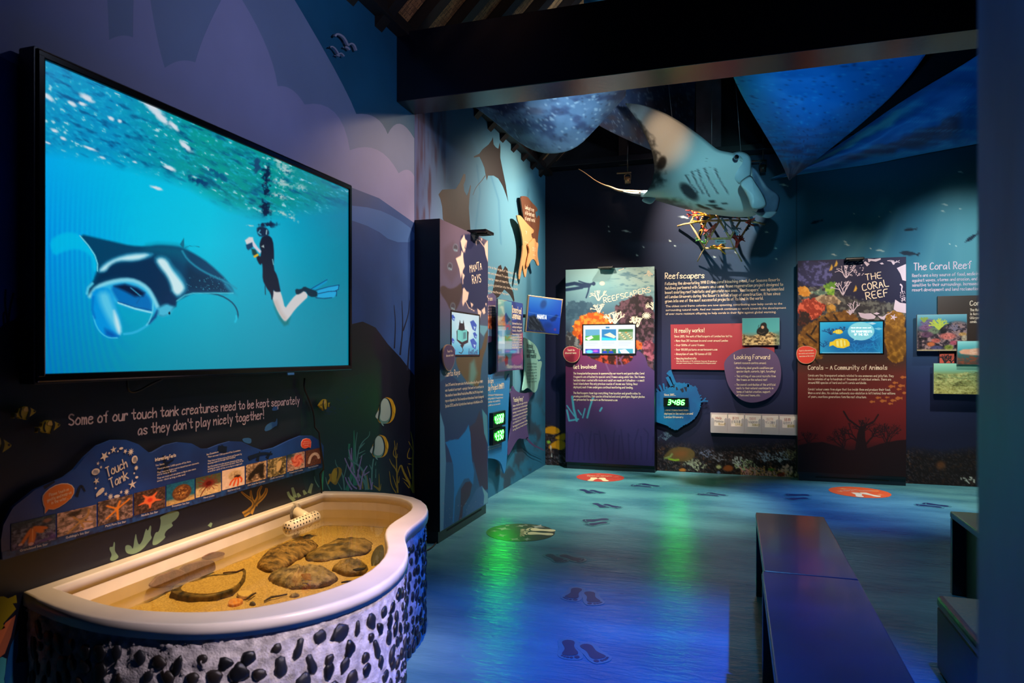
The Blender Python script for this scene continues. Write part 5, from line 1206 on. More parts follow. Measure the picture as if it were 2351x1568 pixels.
t = board('feeding_frenzy_sign', 'purple manta shaped sign with a long tail reaching the room corner', PE, K5([(545, 795), (555, 815), (570, 825), (600, 830), (632, 822), (637, 828), (615, 860), (605, 900), (605, 960), (612, 1010), (618, 1030), (590, 1035), (570, 1030), (550, 1060), (530, 1100), (522, 1110), (520, 1100), (528, 1040), (540, 970), (540, 900), (532, 830), (535, 820), (540, 825), (543, 800)]), .012, M_purp)
V, F = ribbons(PE, 0, [(K5([(606, 1028), (635, 1062), (662, 1073), (686, 1086)]), 4, 1.2)])
k_ = len(V); V2 = V + [v - Vector((.012, 0, 0)) for v in V]
ob('tail', V2, F + [tuple(i + k_ for i in f) for f in F], M_purp, t)
LT = Let(PE, .002); LT.add('"Feeding Frenzy"', K5([(545, 868)])[0], K5([(590, 862)])[0], 10, .14, 1)
for k in range(8): LT.add(('This bay, often called the largest in the world,', 'offers mantas cover from tides and space', 'when hungry in their masses, feeding and joining', 'the most famous cyclonic manta feeding ball', 'of hungry mantas circling around', 'and feeding upon them all', 'Manta aggregations can be seen from May', 'during the south-west monsoon')[k], K5([(543, 890 + 15.5 * k)])[0], K5([(608 - 5 * (k == 5), 872 + 13.6 * k)])[0], 4.2, .13, 0)
LT.build(M_cream, t)

# seven-segment counters
M_ledbox, M_led = mat('led_case_black', (10, 14, 10), .3), mat('led_green', (24, 255, 27), .4, emit=120)
M_ledoff = mat('led_off', (14, 40, 16), .4)
SEG = {'0': 'abcdef', '1': 'bc', '2': 'abged', '3': 'abgcd', '4': 'fgbc', '5': 'afgcd', '6': 'afgedc', '7': 'abc', '8': 'abcdefg', '9': 'abcdfg'}
SG = {'a': ((0, 2), (1, 2)), 'b': ((1, 2), (1, 1)), 'c': ((1, 1), (1, 0)), 'd': ((0, 0), (1, 0)), 'e': ((0, 1), (0, 0)), 'f': ((0, 2), (0, 1)), 'g': ((0, 1), (1, 1))}
def counter(label, P, x0, y0, x1, y1, digits, depth=.03):
    a, d = P(x0, y0, 0), P(x1, y1, 0); w_ = (d - a).dot(P.e); h_ = (a - d).dot(P.up)
    t = thing('led_counter', label, 'display', a - P.up * h_ + P.e * w_ / 2, 'green digit counters')
    org = a - P.up * h_
    def q(u, v, o): return org + P.e * u + P.up * v + P.n * o
    pts = [q(0, 0, depth), q(w_, 0, depth), q(w_, h_, depth), q(0, h_, depth)]
    cs_ = prism('case', pts, P.n, depth, M_ledbox, t, .003)
    for k, (u0, u1, v0, v1) in enumerate(((0, w_, 0, .06 * h_), (0, w_, .94 * h_, h_), (0, .03 * w_, .06 * h_, .94 * h_), (.97 * w_, w_, .06 * h_, .94 * h_))):
        prism('bezel', [q(u0, v0, depth + .004), q(u1, v0, depth + .004), q(u1, v1, depth + .004), q(u0, v1, depth + .004)], P.n, .004, M_ledbox, cs_)
    n_ = len(digits); cw = w_ * .72 / n_; x = w_ * .14
    for ch in digits:
        on = SEG.get(ch, ''); V, F, V2, F2 = [], [], [], []
        for s_ in 'abcdefg':
            (p_, q_) = SG[s_]; r = .05 * h_
            A = [(x + cw * (.16 + .60 * p[0]) + .10 * h_ * (p[1] / 2), h_ * (.24 + .26 * p[1])) for p in (p_, q_)]
            dx, dy = A[1][0] - A[0][0], A[1][1] - A[0][1]; l = math.hypot(dx, dy); dx /= l; dy /= l
            c_ = [(A[0][0] + dx * r * .6 + dy * r, A[0][1] + dy * r * .6 - dx * r), (A[1][0] - dx * r * .6 + dy * r, A[1][1] - dy * r * .6 - dx * r), (A[1][0] - dx * r * .6 - dy * r, A[1][1] - dy * r * .6 + dx * r), (A[0][0] + dx * r * .6 - dy * r, A[0][1] + dy * r * .6 + dx * r)]
            VV, FF = (V, F) if s_ in on else (V2, F2)
            o_ = len(VV); VV += [q(u, v, depth + .002 + (.0004 if s_ in on else 0)) for u, v in c_]; FF.append((o_, o_ + 1, o_ + 2, o_ + 3))
        if V: ob('digit', V, F, M_led, cs_)
        x += cw
    return t
counter('upper green counter on the bright blue manta board', PD, *K5([(438, 918)])[0], *K5([(495, 968)])[0], '43368', .03)
counter('lower green counter on the bright blue manta board', PD, *K5([(438, 994)])[0], *K5([(495, 1042)])[0], '4330', .03)

# ============================================================ KIOSKS
M_kside, M_plinth, M_slot = mat('kiosk_side_navy', (10, 13, 24), .4, var=.2), mat('kiosk_plinth', (16, 26, 40), .35), mat('slot_black', (3, 3, 4), .8)
M_dev = mat('device_black', (8, 8, 9), .25)
def kiosk(name, label, axis, lo, hi, slot, dev):
    """lo/hi: body box; axis 'x' faces +X, 'y' faces -Y"""
    t = thing(name, label, 'kiosk', ((lo[0] + hi[0]) / 2, (lo[1] + hi[1]) / 2, 0), 'tall picture kiosks')
    box('body', lo, hi, M_kside, t, .002)
    if axis == 'y':
        pl = box('plinth', (lo[0] + .012, lo[1] + .012, 0), (hi[0] - .0, hi[1], lo[2] + .002), M_plinth, t, .002)
        box('vent_slot', (lo[0] + .17, lo[1] + .010, lo[2] - .032), (hi[0] - .15, lo[1] + .02, lo[2] - .02), M_slot, pl, 0)
        se = box('sensor_unit', (dev - .085, lo[1] - .13, hi[2] - .002), (dev + .085, lo[1] + .03, hi[2] + .022), M_dev, t, .006)
        box('sensor_lens', (dev - .05, lo[1] - .125, hi[2] - .008), (dev + .05, lo[1] - .04, hi[2] - .001), M_slot, se, .002)
    else:
        pl = box('plinth', (lo[0], lo[1] + .0, 0), (hi[0] - .012, hi[1] - .012, lo[2] + .002), M_plinth, t, .002)
        box('vent_slot', (hi[0] - .02, lo[1] + .15, lo[2] - .032), (hi[0] - .0105, hi[1] - .12, lo[2] - .02), M_slot, pl, 0)
        se = box('sensor_unit', (hi[0] - .03, dev - .09, hi[2] - .002), (hi[0] + .13, dev + .09, hi[2] + .022), M_dev, t, .006)
        box('sensor_lens', (hi[0] + .04, dev - .05, hi[2] - .008), (hi[0] + .125, dev + .05, hi[2] - .001), M_slot, se, .002)
    return t
def touchscreen(P, x0, y0, x1, y1, W, H, paint, parent, name='screen', em=.92):
    a, d = P(x0, y0, 0), P(x1, y1, 0); w_ = (d - a).dot(P.e); h_ = (a - d).dot(P.up)
    S = quadcv(P, x0, y0, x1, y1, .003, W, H, uv=True); paint(S); so = S.build(name, vmat('screen_picture' if em < 1 else 'screen_page', .25, emit=em), parent, P.n)
    for u0, u1, v0, v1 in ((-.012, w_ + .012, .0, .012), (-.012, w_ + .012, -h_ - .012, -h_), (-.012, 0, -h_, 0), (w_, w_ + .012, -h_, 0)):
        c = [a + P.e * u + P.up * v + P.n * .006 for u, v in ((u0, v0), (u1, v0), (u1, v1), (u0, v1))]
        prism('screen_frame', c, P.n, .006, M_dev, so)
    return so
def roundsign(P, off, pts, parent, text, fill, rim):
    pts = smooth_pts(pts, 2)
    parent = decal('touch_sign', P, pts, off, rim, parent, .01)
    cx = sum(p[0] for p in pts) / len(pts); cy = sum(p[1] for p in pts) / len(pts)
    decal('sign_face', P, [(cx + (x - cx) * .95, cy + (y - cy) * .95) for x, y in pts], off + .0012, fill, parent, .0012)
    LT = Let(P, off + .003)
    for t, p0_, p1_, h in text: LT.add(t, p0_, p1_, h, .14, 0)
    LT.build(M_cream, parent, 'sign_text')

# --- kiosk on the left wall
k1 = kiosk('kiosk', 'manta kiosk on the left wall with a small screen of blue cartoon rays', 'x', (XL, 4.335, .08), (-1.92, 5.306, 2.23), None, 5.0)
P1 = PlaneX(-1.92)
S = Cv((-1.9185, 4.337, 2.228), (-1.9185, 5.304, 2.228), (-1.9185, 4.337, .082), 130, 290)
q1 = lambda pts: C(1000, 480, 3.269, pts)
def face1(S):
    S.grad([(500, (96, 82, 100)), (700, (84, 78, 104)), (800, (56, 90, 118)), (900, (44, 78, 118)), (1222, (40, 84, 130))])
    S.poly(q1([(30, 590), (60, 570), (100, 600), (150, 590), (200, 545), (210, 600), (190, 680), (150, 770), (110, 760), (80, 690), (40, 640)]), (66, 54, 56), 3, 1, 1); S.poly(q1([(60, 300), (130, 240), (180, 300), (170, 480), (120, 560), (60, 470)]), (78, 66, 78), 10, .6)
    for x, y in ((150, 290), (108, 430), (130, 730)): S.ell(*q1([(x, y)])[0], 6, 9, (120, 150, 166), .3, .5); S.ell(*q1([(x, y)])[0], 4.6, 7, (62, 58, 70), .3, .9); S.line(q1([(x - 8, y + 14), (x + 12, y + 22)]), 2, (140, 180, 196), 2)
    S.poly(q1([(180, 210), (230, 180), (330, 215), (395, 300), (395, 800), (330, 760), (230, 740), (195, 600), (190, 400)]), (40, 44, 78), 3, 1, 1)
    # pale rays round the title
    for pts in ([(205, 210), (215, 190), (222, 225), (235, 235), (220, 280), (210, 330), (195, 280), (188, 240)], [(265, 190), (300, 195), (290, 240), (278, 215)], [(152, 370), (190, 350), (195, 310), (205, 330), (212, 400), (220, 430), (200, 470), (190, 520), (178, 450)], [(205, 600), (215, 590), (235, 620), (250, 625), (240, 680), (220, 700), (205, 730), (200, 700)], [(365, 270), (393, 230), (393, 400), (375, 340)], [(312, 745), (345, 770), (335, 815), (320, 790)], [(345, 760), (370, 735), (375, 780), (360, 790)], [(385, 660), (395, 640), (395, 670)], [(262, 700), (285, 715), (270, 740)], [(298, 240), (310, 235), (306, 275)], [(210, 300), (224, 296), (220, 330)], [(200, 480), (220, 495), (208, 530)], [(372, 710), (384, 705), (380, 730)], [(340, 220), (352, 222), (345, 245)]): S.poly(q1(pts), (226, 196, 176), 1.2)
    for l in ([(280, 212), (330, 235), (370, 290), (385, 360)], [(205, 330), (200, 420), (205, 560)], [(225, 690), (250, 740), (290, 765)], [(235, 240), (225, 290)]): S.line(q1(l), 1.6, (226, 196, 176), 1.2)
    # lower waves and big rays
    S.poly(q1([(330, 870), (392, 880), (392, 900), (360, 955), (330, 920)]), (96, 150, 170), 2); S.poly(q1([(150, 1110), (200, 1105), (330, 1100), (392, 880), (392, 1000), (345, 1150), (335, 1330), (270, 1340), (200, 1250), (160, 1180)]), (92, 78, 62), 3, 1, 1); S.poly(q1([(260, 1160), (290, 1130), (310, 1230), (280, 1330), (250, 1330)]), (90, 150, 150), 8, .7)
    S.poly(q1([(30, 1300), (60, 1280), (110, 1240), (180, 1300), (300, 1330), (395, 1440), (395, 1900), (30, 1900)]), (44, 58, 100), 2); S.poly([(1009, 940), (1020, 980), (1024, 1060), (1020, 1150), (1018, 1220), (1008, 1222)], (84, 136, 166), 1.5)
    A = lambda pts: C(900, 480, 1.96, pts)
    S.poly(A([(240, 1050), (260, 1040), (300, 1035), (330, 1000), (345, 970), (350, 1000), (360, 985), (362, 1010), (355, 1060), (360, 1130), (370, 1180), (365, 1240), (345, 1210), (325, 1215), (300, 1260), (285, 1300), (278, 1410), (273, 1410), (280, 1260), (275, 1150), (255, 1080)]), (34, 112, 176), 1.5)
    S.poly(A([(350, 980), (375, 960), (395, 905), (400, 945), (415, 915), (418, 970), (425, 1060), (432, 1260), (400, 1270), (378, 1180), (360, 1100)]), (58, 50, 78), 1.5); S.poly(A([(310, 1260), (330, 1230), (350, 1225), (360, 1240), (350, 1290), (320, 1340), (315, 1390), (300, 1430), (295, 1430), (308, 1350)]), (60, 48, 74), 1.5)
    S.poly(A([(380, 1260), (405, 1245), (425, 1275), (432, 1300), (432, 1340), (395, 1370), (360, 1390), (320, 1420), (340, 1340)]), (56, 92, 140), 1.5); S.poly(A([(405, 1250), (432, 1280), (432, 1320), (412, 1330), (415, 1290)]), (104, 158, 178), 1.5); S.poly(A([(405, 900), (428, 930), (432, 1060), (415, 1010)]), (72, 134, 156), 1.5)
    S.mix(np.clip((vnoise(S.X / 3, S.Y / 3, 3, 2) - .78) * 12, 0, .5) * (S.Y > 1150), (150, 140, 150))
face1(S); S.build('front_print', M_print, k1, (1, 0, 0))
LT = Let(P1, .003)
LT.add('MANTA', *q1([(256, 476), (344, 452)]), 19, .13, 1).add('RAYS', *q1([(274, 560), (338, 548)]), 19, .13, 1).build(M_cream, k1, 'title')
LT = Let(P1, .003)
LT.add('Manta Rays', *q1([(70, 1258), (180, 1242)]), 13, .12, 1); LT.build(M_cream, k1, 'heading')
LT = Let(P1, .003)
for k, s_ in enumerate(('June 2015 marked ten years since the Maldivian Manta Ray Project (MMRP)', 'was founded at our resort - a project that went on to contribute to', 'the creation of several Marine Protected Areas (MPAs), the 2011 listing of manta', 'rays on Appendix II of the Convention on International Trade in Endangered', 'Species (CITES), and the full protection of manta rays in the Maldives in 2014.')): LT.add(s_, *q1([(70, 1330 + 39.5 * k), (352 + 6 * (k % 2), 1303 + 37 * k)]), 6.4, .11, 0)
LT.build(M_cream, k1, 'body_text')
def scr1(S):
    S.grad([(0, (206, 228, 236)), (60, (150, 214, 226)), (100, (60, 160, 200))]); S.mix(np.clip(1 - np.hypot(S.X - 52, (S.Y - 40)) / 46, 0, 1), (232, 242, 244))
    for x, y, s_ in ((5, 14, 7), (78, 28, 13), (84, 52, 8), (78, 74, 13), (4, 68, 6), (6, 92, 8)): S.poly([(x - s_, y - s_ * .8), (x, y - s_ * 1.2), (x + s_, y - s_ * .3), (x + s_ * .6, y + s_), (x - s_ * .3, y + s_ * .6)], (40, 84, 180), 1.5); S.poly([(x, y), (x + s_ * .7, y + s_ * .1), (x + s_ * .3, y + s_ * .7)], (190, 214, 236), 1.5)
    S.poly([(24, 38), (26, 26), (29, 16), (31, 24), (39, 24), (41, 15), (44, 26), (46, 38), (60, 44), (58, 70), (36, 78), (18, 66), (17, 44)], (18, 20, 28), 1.5); S.poly([(20, 40), (36, 42), (54, 38), (54, 64), (36, 70), (20, 64)], (110, 206, 196), 1); S.line([(36, 42), (36, 70)], 1, (50, 130, 130), 1); S.poly([(40, 46), (50, 44), (50, 60), (40, 63)], (60, 110, 120), 1, .7)
    S.line([(36, 78), (40, 90), (34, 97), (26, 95)], 2, (18, 20, 28), 1); S.poly([(29, 77), (44, 76), (37, 85)], (18, 20, 28), 1)
    for k in range(9): S.line([(60 + k * 4, 100), (62 + k * 4, 86 + (k * 7) % 9)], 2, (20, 40, 90), 1)
touchscreen(P1, 1035.5, 716, 1099, 814, 60, 90, scr1, k1)
roundsign(P1, .03, q1([(25, 1120), (28, 1060), (45, 1022), (70, 1014), (100, 1025), (118, 1060), (118, 1110), (108, 1170), (85, 1215), (60, 1215), (38, 1180)]), k1, [('Touch to', *q1([(55, 1075), (92, 1072)]), 5), ('discover more', *q1([(46, 1108), (102, 1102)]), 5)], mat('sign_purple', (70, 52, 92), .4), mat('sign_edge_tan', (150, 120, 100), .4))

# --- reef-restoration kiosk
YK = 7.64
k2 = kiosk('kiosk', 'kiosk with orange coral picture and a white web page on its screen', 'y', (ony(1298.4, 620, YK).x, YK, .068), (ony(1503, 1072, YK).x, YB, 2.245), None, ony(1394, 617, YK).x)
P2 = PlaneY(YK)
Z2 = lambda pts: C(1250, 580, 2.903, pts)
S = quadcv(P2, 1298.8, 619.5, 1502.6, 1070, .0015, 170, 370)
def face2(S):
    S.grad([(615, (150, 190, 190)), (660, (116, 160, 168)), (710, (74, 110, 130)), (760, (44, 62, 84)), (850, (30, 34, 50))])
    S.mix(np.clip((S.X - 1400) / 70, 0, 1) * np.clip((690 - S.Y) / 50, 0, 1) * .7, (196, 208, 196)); S.mix(np.clip((vnoise(S.X / 14, S.Y / 4, 3, 3) - .52) * 6, 0, 1) * np.clip((690 - S.Y) / 40, 0, 1) * np.clip((S.X - 1390) / 40, 0, 1) * .6, (60, 104, 130))
    for k in range(5): S.line([(1330 + k * 6, 680), (1310 + k * 16, 770)], 6, (110, 150, 160), 8, .35)
    n = vnoise(S.X / 7, S.Y / 7, 5, 4)
    def rock(pts, dk, lt, soft=6, hard=5):
        m0 = S.a.copy(); S.poly(pts, dk, soft * .5, 1, 1, 6, 7); m_ = np.abs(S.a - m0).sum(-1) > 2
        S.mix(m_ * np.clip((n - .45) * hard, 0, 1) * .8, lt)
    rock(Z2([(140, 340), (200, 320), (300, 330), (360, 380), (330, 420), (200, 440), (140, 460)]), (44, 74, 96), (60, 92, 112))
    rock(Z2([(140, 530), (200, 520), (260, 560), (260, 640), (140, 640)]), (50, 50, 56), (130, 136, 140))
    rock(Z2([(470, 360), (530, 320), (600, 280), (660, 280), (730, 290), (730, 790), (690, 760), (620, 600), (560, 500), (480, 480)]), (40, 30, 36), (110, 74, 90))
    rock(Z2([(195, 560), (190, 500), (220, 440), (280, 405), (340, 395), (400, 405), (445, 430), (450, 490), (420, 560), (300, 600)]), (176, 76, 26), (244, 150, 56)); rock(Z2([(225, 560), (250, 540), (265, 620), (240, 620)]), (150, 30, 26), (226, 70, 50)); rock(Z2([(600, 580), (640, 590), (655, 630), (610, 660)]), (150, 50, 26), (236, 110, 50))
    rock(Z2([(650, 590), (730, 580), (730, 720), (680, 700)]), (90, 40, 56), (176, 96, 116)); rock(Z2([(300, 680), (600, 680), (600, 760), (300, 760)]), (54, 26, 26), (206, 70, 50))
    # diver
    d = (28, 52, 86)
    for l, w_ in (([(145, 215), (200, 205), (250, 215), (290, 215)], 8), ([(145, 248), (200, 240), (250, 232)], 7), ([(230, 190), (260, 200), (290, 208)], 3), ([(250, 222), (295, 218)], 10), ([(300, 218), (292, 260), (278, 300)], 3.4), ([(300, 212), (330, 205)], 5)): S.line(Z2(l), w_, d, 1.5)
    S.ell(*Z2([(328, 207)])[0], 4.5, 4.5, d)
    # purple lower half
    cur = Z2([(138, 640), (200, 640), (245, 650), (300, 700), (400, 738), (470, 748), (540, 745), (580, 720), (600, 680), (622, 653), (645, 665), (675, 700), (690, 755), (735, 790), (740, 1430), (130, 1430)])
    ins = S.a.copy(); S.poly(cur, (255, 0, 255), 1.2); mk = np.clip(((S.a - ins) ** 2).sum(-1) / (((np.array((255, 0, 255)) - ins) ** 2).sum(-1) + 1e-6), 0, 1) ** .5
    t = np.clip((S.Y - 800) / 200, 0, 1); tx = np.clip((S.X - 1300) / 200, 0, 1)
    pc = np.array((122, 44, 86.)) * (1 - t)[..., None] + np.array((56, 46, 96.)) * t[..., None]; pc += (tx * (1 - t))[..., None] * np.array((-36, 14, 22.)); pc += (np.clip((S.Y - 960) / 110, 0, 1))[..., None] * np.array((-8, -8, -6.))
    S.a = ins * (1 - mk[..., None]) + pc * mk[..., None]
    for l, w_ in (([(185, 960), (195, 1040), (215, 1120)], 5), ([(150, 1050), (165, 1120), (225, 1110)], 4), ([(200, 1090), (150, 1020)], 3), ([(255, 1100), (270, 1040)], 3), ([(285, 1100), (300, 1040), (322, 970)], 4), ([(370, 1055), (382, 1035)], 4), ([(225, 1050), (245, 1080)], 3), ([(310, 990), (330, 970)], 2)): S.line(Z2(l), w_, (70, 150, 176), 1.5)
    for l in ([(410, 740), (430, 790)], [(440, 800), (440, 880)], [(480, 690), (485, 760)], [(500, 720), (530, 680)], [(520, 750), (500, 700)]): S.line(Z2(l), 3.5, (116, 76, 120), 2, .8)
    for k in range(16): x = 150 + 38 * k; S.line(Z2([(x, 1380), (x + 10 * math.sin(k), 1260 + 60 * math.sin(k * 2.1)), (x + 20 * math.sin(k * 1.7), 1200 + 50 * math.sin(k * 3.1))]), 3, (38, 32, 74), 2, .6)
face2(S); S.build('front_print', M_print, k2, P2.n)
cw = []
ok2 = lambda it: all(1300 < x < 1501 and 616 < y < 1000 for p, a, b in [it] for x, y in p)
for x, y, ln, dp, sd_ in ((360, 320, 30, 3, 1), (362, 405, 26, 3, 2), (470, 475, 34, 3, 3), (440, 470, 26, 3, 4), (620, 495, 26, 3, 5), (600, 480, 22, 3, 6), (722, 380, 22, 3, 7)): cw += [(Z2(p), a, b) for p, a, b in fan(x, y, ln, dp, 3, sd_, 3 if x != 470 else 5, .45)]
for x, y, r, sd_ in ((680, 420, 30, 8), (385, 205, 18, 9)):
    for k in range(13): a = k * .483; cw.append((Z2([(x, y), (x + r * math.cos(a), y + r * .8 * math.sin(a))]), 2, 1.4))
for k in range(9): cw.append((Z2([(590 + 14 * k, 98), (595 + 12 * k, 108 + 14 * math.sin(k * .4))]), 4, 3))
cw += [(Z2(p), a, b) for p, a, b in fan(690, 120, 20, 2, 3, 12, 3, .5, -1.2)] + [(Z2(p), a, b) for p, a, b in fan(530, 105, 16, 2, 2, 14, 3, .5, 3.0)]
tag(strokes('coral_print', P2, .0022, M_cream, k2, [i_ for i_ in cw if ok2(i_)]), kind='stuff')
LT = Let(P2, .003)
LT.add('REEFSCAPERS', *Z2([(398, 335), (708, 262)]), 12, .14, 1).build(M_cream, k2, 'title')
LT = Let(P2, .003)
LT.add('Get Involved!', *Z2([(194, 774), (345, 772)]), 8.5, .15, 1); LT.build(M_cream, k2, 'heading')
LT = Let(P2, .003)
for k, (s_, e_) in enumerate((('The transplantation process is sponsored by our resorts and guests alike. Coral', 666), ('fragments are attached to special coral frames using cable ties. The frames', 668), ('(welded rebar coated with resin and sand) are made on Fulhadhoo - a small', 665), ('local island where the only previous source of income was fishing. Once', 620), ('deployed, each frame undergoes continual monitoring and tending.', 590))): LT.add(s_, *Z2([(194, 811 + 22.8 * k), (e_, 811 + 23.6 * k)]), 4.6, .12, 0)
for k, (s_, e_) in enumerate((('The Reefscapers team logs everything from location and growth rates to', 640), ('pruning possibilities, fish species attracted and coral genotypes. Regular photos', 668), ('are presented to sponsors on Marinesavers.com', 486))): LT.add(s_, *Z2([(194, 941 + 22 * k), (e_, 945 + 22 * k)]), 4.6, .12, 0)
LT.build(M_cream, k2, 'body_text')
def scr2(S):
    S.a[:] = (196, 202, 208)
    for k in range(3):
        x = 4 + k * 32
        S.poly([(x, 15), (x + 28, 15), (x + 28, 53), (x, 53)], ((90, 150, 176), (40, 116, 166), (126, 150, 116))[k], .6); S.poly([(x, 83), (x + 28, 83), (x + 28, 98), (x, 98)], ((70, 60, 170), (40, 100, 60), (60, 150, 170))[k], .6)
        for j in range(4): S.line([(x + 1, 58 + 4 * j), (x + 24 - 5 * (j == 3), 58 + 4 * j)], .8, (170, 176, 186), .8)
    S.poly([(4, 38), (32, 34), (32, 53), (4, 53)], (70, 150, 60), 2); S.poly([(4, 45), (16, 36), (20, 44), (10, 53)], (220, 220, 200), 2); S.poly([(40, 34), (52, 26), (64, 40), (60, 46)], (226, 216, 180), 2); S.poly([(36, 42), (64, 48), (64, 53), (36, 53)], (40, 190, 210), 2)
    for k in range(26): S.ell(70 + (k * 37 % 25), 26 + (k * 23 % 24), 2.4, 3, ((190, 140, 80), (90, 130, 80), (230, 220, 190))[k % 3], .4)
    S.poly([(70, 15), (96, 15), (96, 24), (68, 24)], (60, 110, 60), 2); S.ell(12, 92, 7, 6, (90, 200, 220), .5); S.ell(24, 90, 5, 4, (180, 80, 190), .5)
    for x in (42, 54): S.poly([(x - 5, 98), (x - 4, 90), (x + 4, 90), (x + 5, 98)], (30, 60, 170), 1); S.ell(x, 87, 2.4, 2.6, (170, 120, 90), .3)
    S.poly([(74, 98), (70, 86), (82, 84), (90, 98)], (230, 236, 236), 1); S.poly([(44, 6), (51, 6), (51, 11), (44, 11)], (40, 110, 150), .5); S.line([(0, 99), (100, 99)], 2, (30, 34, 40), .8)
touchscreen(P2, 1339.5, 747, 1458, 812.5, 120, 66, scr2, k2, 'screen', 1.7)
roundsign(P2, .03, Z2([(128, 680), (130, 650), (150, 628), (185, 622), (215, 632), (228, 642), (245, 640), (238, 660), (240, 690), (225, 720), (195, 735), (165, 730), (140, 710)]), k2, [('Touch to', *Z2([(158, 655), (204, 655)]), 4), ('discover more', *Z2([(142, 674), (216, 674)]), 4)], mat('sign_maroon', (150, 40, 66), .4), mat('sign_edge_cream', (206, 160, 130), .4))

# --- coral reef kiosk
k3 = kiosk('kiosk', 'dark red kiosk with coral reef picture and a yellow cartoon fish screen', 'y', (ony(1831, 600, YK).x, YK, .07), (ony(2080.5, 1096, YK).x, YB, 2.235), None, ony(1958, 596, YK).x)
P3 = P2
Z3 = lambda pts: C(1800, 560, 2.704, pts)
S = quadcv(P3, 1831.3, 599, 2080.2, 1095, .0015, 200, 400)
def face3(S):
    S.grad([(590, (20, 24, 66)), (700, (22, 24, 58)), (760, (40, 34, 44)), (830, (70, 44, 38)), (860, (100, 42, 38)), (940, (112, 32, 34)), (1010, (96, 28, 30)), (1040, (50, 26, 30)), (1100, (44, 26, 32))])
    n = vnoise(S.X / 6, S.Y / 6, 15, 4)
    def rock(pts, dk, lt, soft=5, hard=5, a=.85):
        m0 = S.a.copy(); S.poly(pts, dk, soft * .5, 1, 1, 6, 7); m_ = np.abs(S.a - m0).sum(-1) > 2; S.mix(m_ * np.clip((n - .45) * hard, 0, 1) * a, lt)
    rock(Z3([(88, 110), (260, 105), (300, 180), (270, 250), (160, 260), (88, 250)]), (34, 36, 84), (96, 96, 160), 8); rock(Z3([(88, 300), (180, 270), (330, 280), (400, 340), (700, 370), (757, 400), (757, 480), (88, 480)]), (50, 48, 54), (110, 110, 104), 10)
    rock(Z3([(88, 255), (130, 255), (168, 310), (150, 328), (88, 320)]), (220, 140, 40), (240, 170, 70)); rock(Z3([(250, 270), (265, 235), (310, 225), (325, 260), (310, 320), (270, 320)]), (90, 140, 40), (160, 200, 70)); rock(Z3([(160, 290), (240, 280), (270, 310), (200, 330)]), (80, 110, 100), (170, 180, 150))
    rock(Z3([(88, 400), (110, 350), (170, 330), (240, 350), (265, 400), (230, 440), (180, 470), (120, 460), (88, 440)]), (156, 50, 30), (236, 110, 80), 4, 8); rock(Z3([(180, 330), (260, 315), (340, 330), (350, 370), (260, 380)]), (130, 104, 80), (206, 176, 140)); rock(Z3([(255, 400), (280, 370), (325, 385), (330, 420), (270, 430)]), (150, 104, 40), (220, 160, 70))
    rock(Z3([(88, 420), (150, 420), (170, 480), (88, 520)]), (40, 24, 24), (96, 40, 30)); rock(Z3([(88, 540), (170, 490), (260, 430), (400, 410), (480, 470), (450, 510), (240, 560), (215, 640), (250, 700), (180, 740), (88, 700)]), (110, 70, 26), (160, 110, 44), 6, 4)
    for l in ([(255, 455), (280, 480)], [(140, 560), (200, 610)], [(170, 690), (210, 740)], [(120, 620), (190, 680)], [(200, 510), (170, 560)], [(310, 440), (330, 470)]): S.line(Z3(l), 4, (40, 26, 18), 2)
    rock(Z3([(630, 470), (640, 430), (700, 415), (757, 440), (757, 720), (680, 752), (640, 700), (620, 560)]), (126, 84, 30), (176, 124, 46), 5, 4)
    for k in range(30): x, y = Z3([(640 + (k * 53 % 115), 520 + (k * 37 % 200))])[0]; S.ell(x, y, 5, 6, (96, 62, 22), .9, .5)
    for x, y in ((290, 140), (320, 115), (440, 270)): S.poly(Z3([(x - 10, y + 28), (x + 6, y - 15), (x + 14, y + 5), (x + 8, y + 22)]), (216, 166, 60), 2)
    br = (38, 22, 26)
    S.poly(Z3([(88, 1250), (160, 1235), (240, 1230), (330, 1255), (400, 1280), (500, 1275), (600, 1240), (700, 1220), (760, 1215), (760, 1460), (88, 1460)]), br, 1.5)
    for x, y, ln, dp, w_, sd_, n_, sp, up in ((150, 1240, 30, 3, 3, 1, 5, .45, 1.57), (370, 1270, 46, 4, 5, 2, 4, .5, 1.9), (490, 1270, 60, 4, 8, 3, 4, .5, 1.57), (640, 1240, 44, 4, 4, 5, 5, .45, 1.6)): cvl(S, [(Z3(p), a / 1.6, b / 1.6) for p, a, b in fan(x, y, ln, dp, w_, sd_, n_, sp, up)], br, .8)
    S.poly(Z3([(440, 1280), (455, 1180), (470, 1130), (490, 1130), (500, 1190), (520, 1280)]), br, 1.5); S.line(Z3([(470, 1140), (400, 1090), (370, 1040)]), 4, br, 1); S.line(Z3([(485, 1140), (560, 1100), (585, 1060)]), 3.6, br, 1)
    for x, y, s_ in ((740, 828, 20), (690, 862, 18), (668, 885, 22), (728, 881, 22), (714, 902, 16), (750, 925, 18), (585, 955, 18), (640, 953, 14), (712, 958, 24), (615, 975, 22), (678, 972, 20), (547, 980, 18), (660, 992, 16)): S.poly(Z3([(x - s_, y), (x - s_ * .3, y - s_ * .5), (x + s_ * .6, y - s_ * .2), (x + s_, y - s_ * .4), (x + s_ * .9, y + s_ * .4), (x + s_ * .6, y + s_ * .1), (x - s_ * .3, y + s_ * .5)]), (178, 98, 50), 1)
face3(S); S.build('front_print', M_print, k3, P3.n)
M_lav = mat('print_pale_lilac', (206, 186, 206), .45)
cw = []
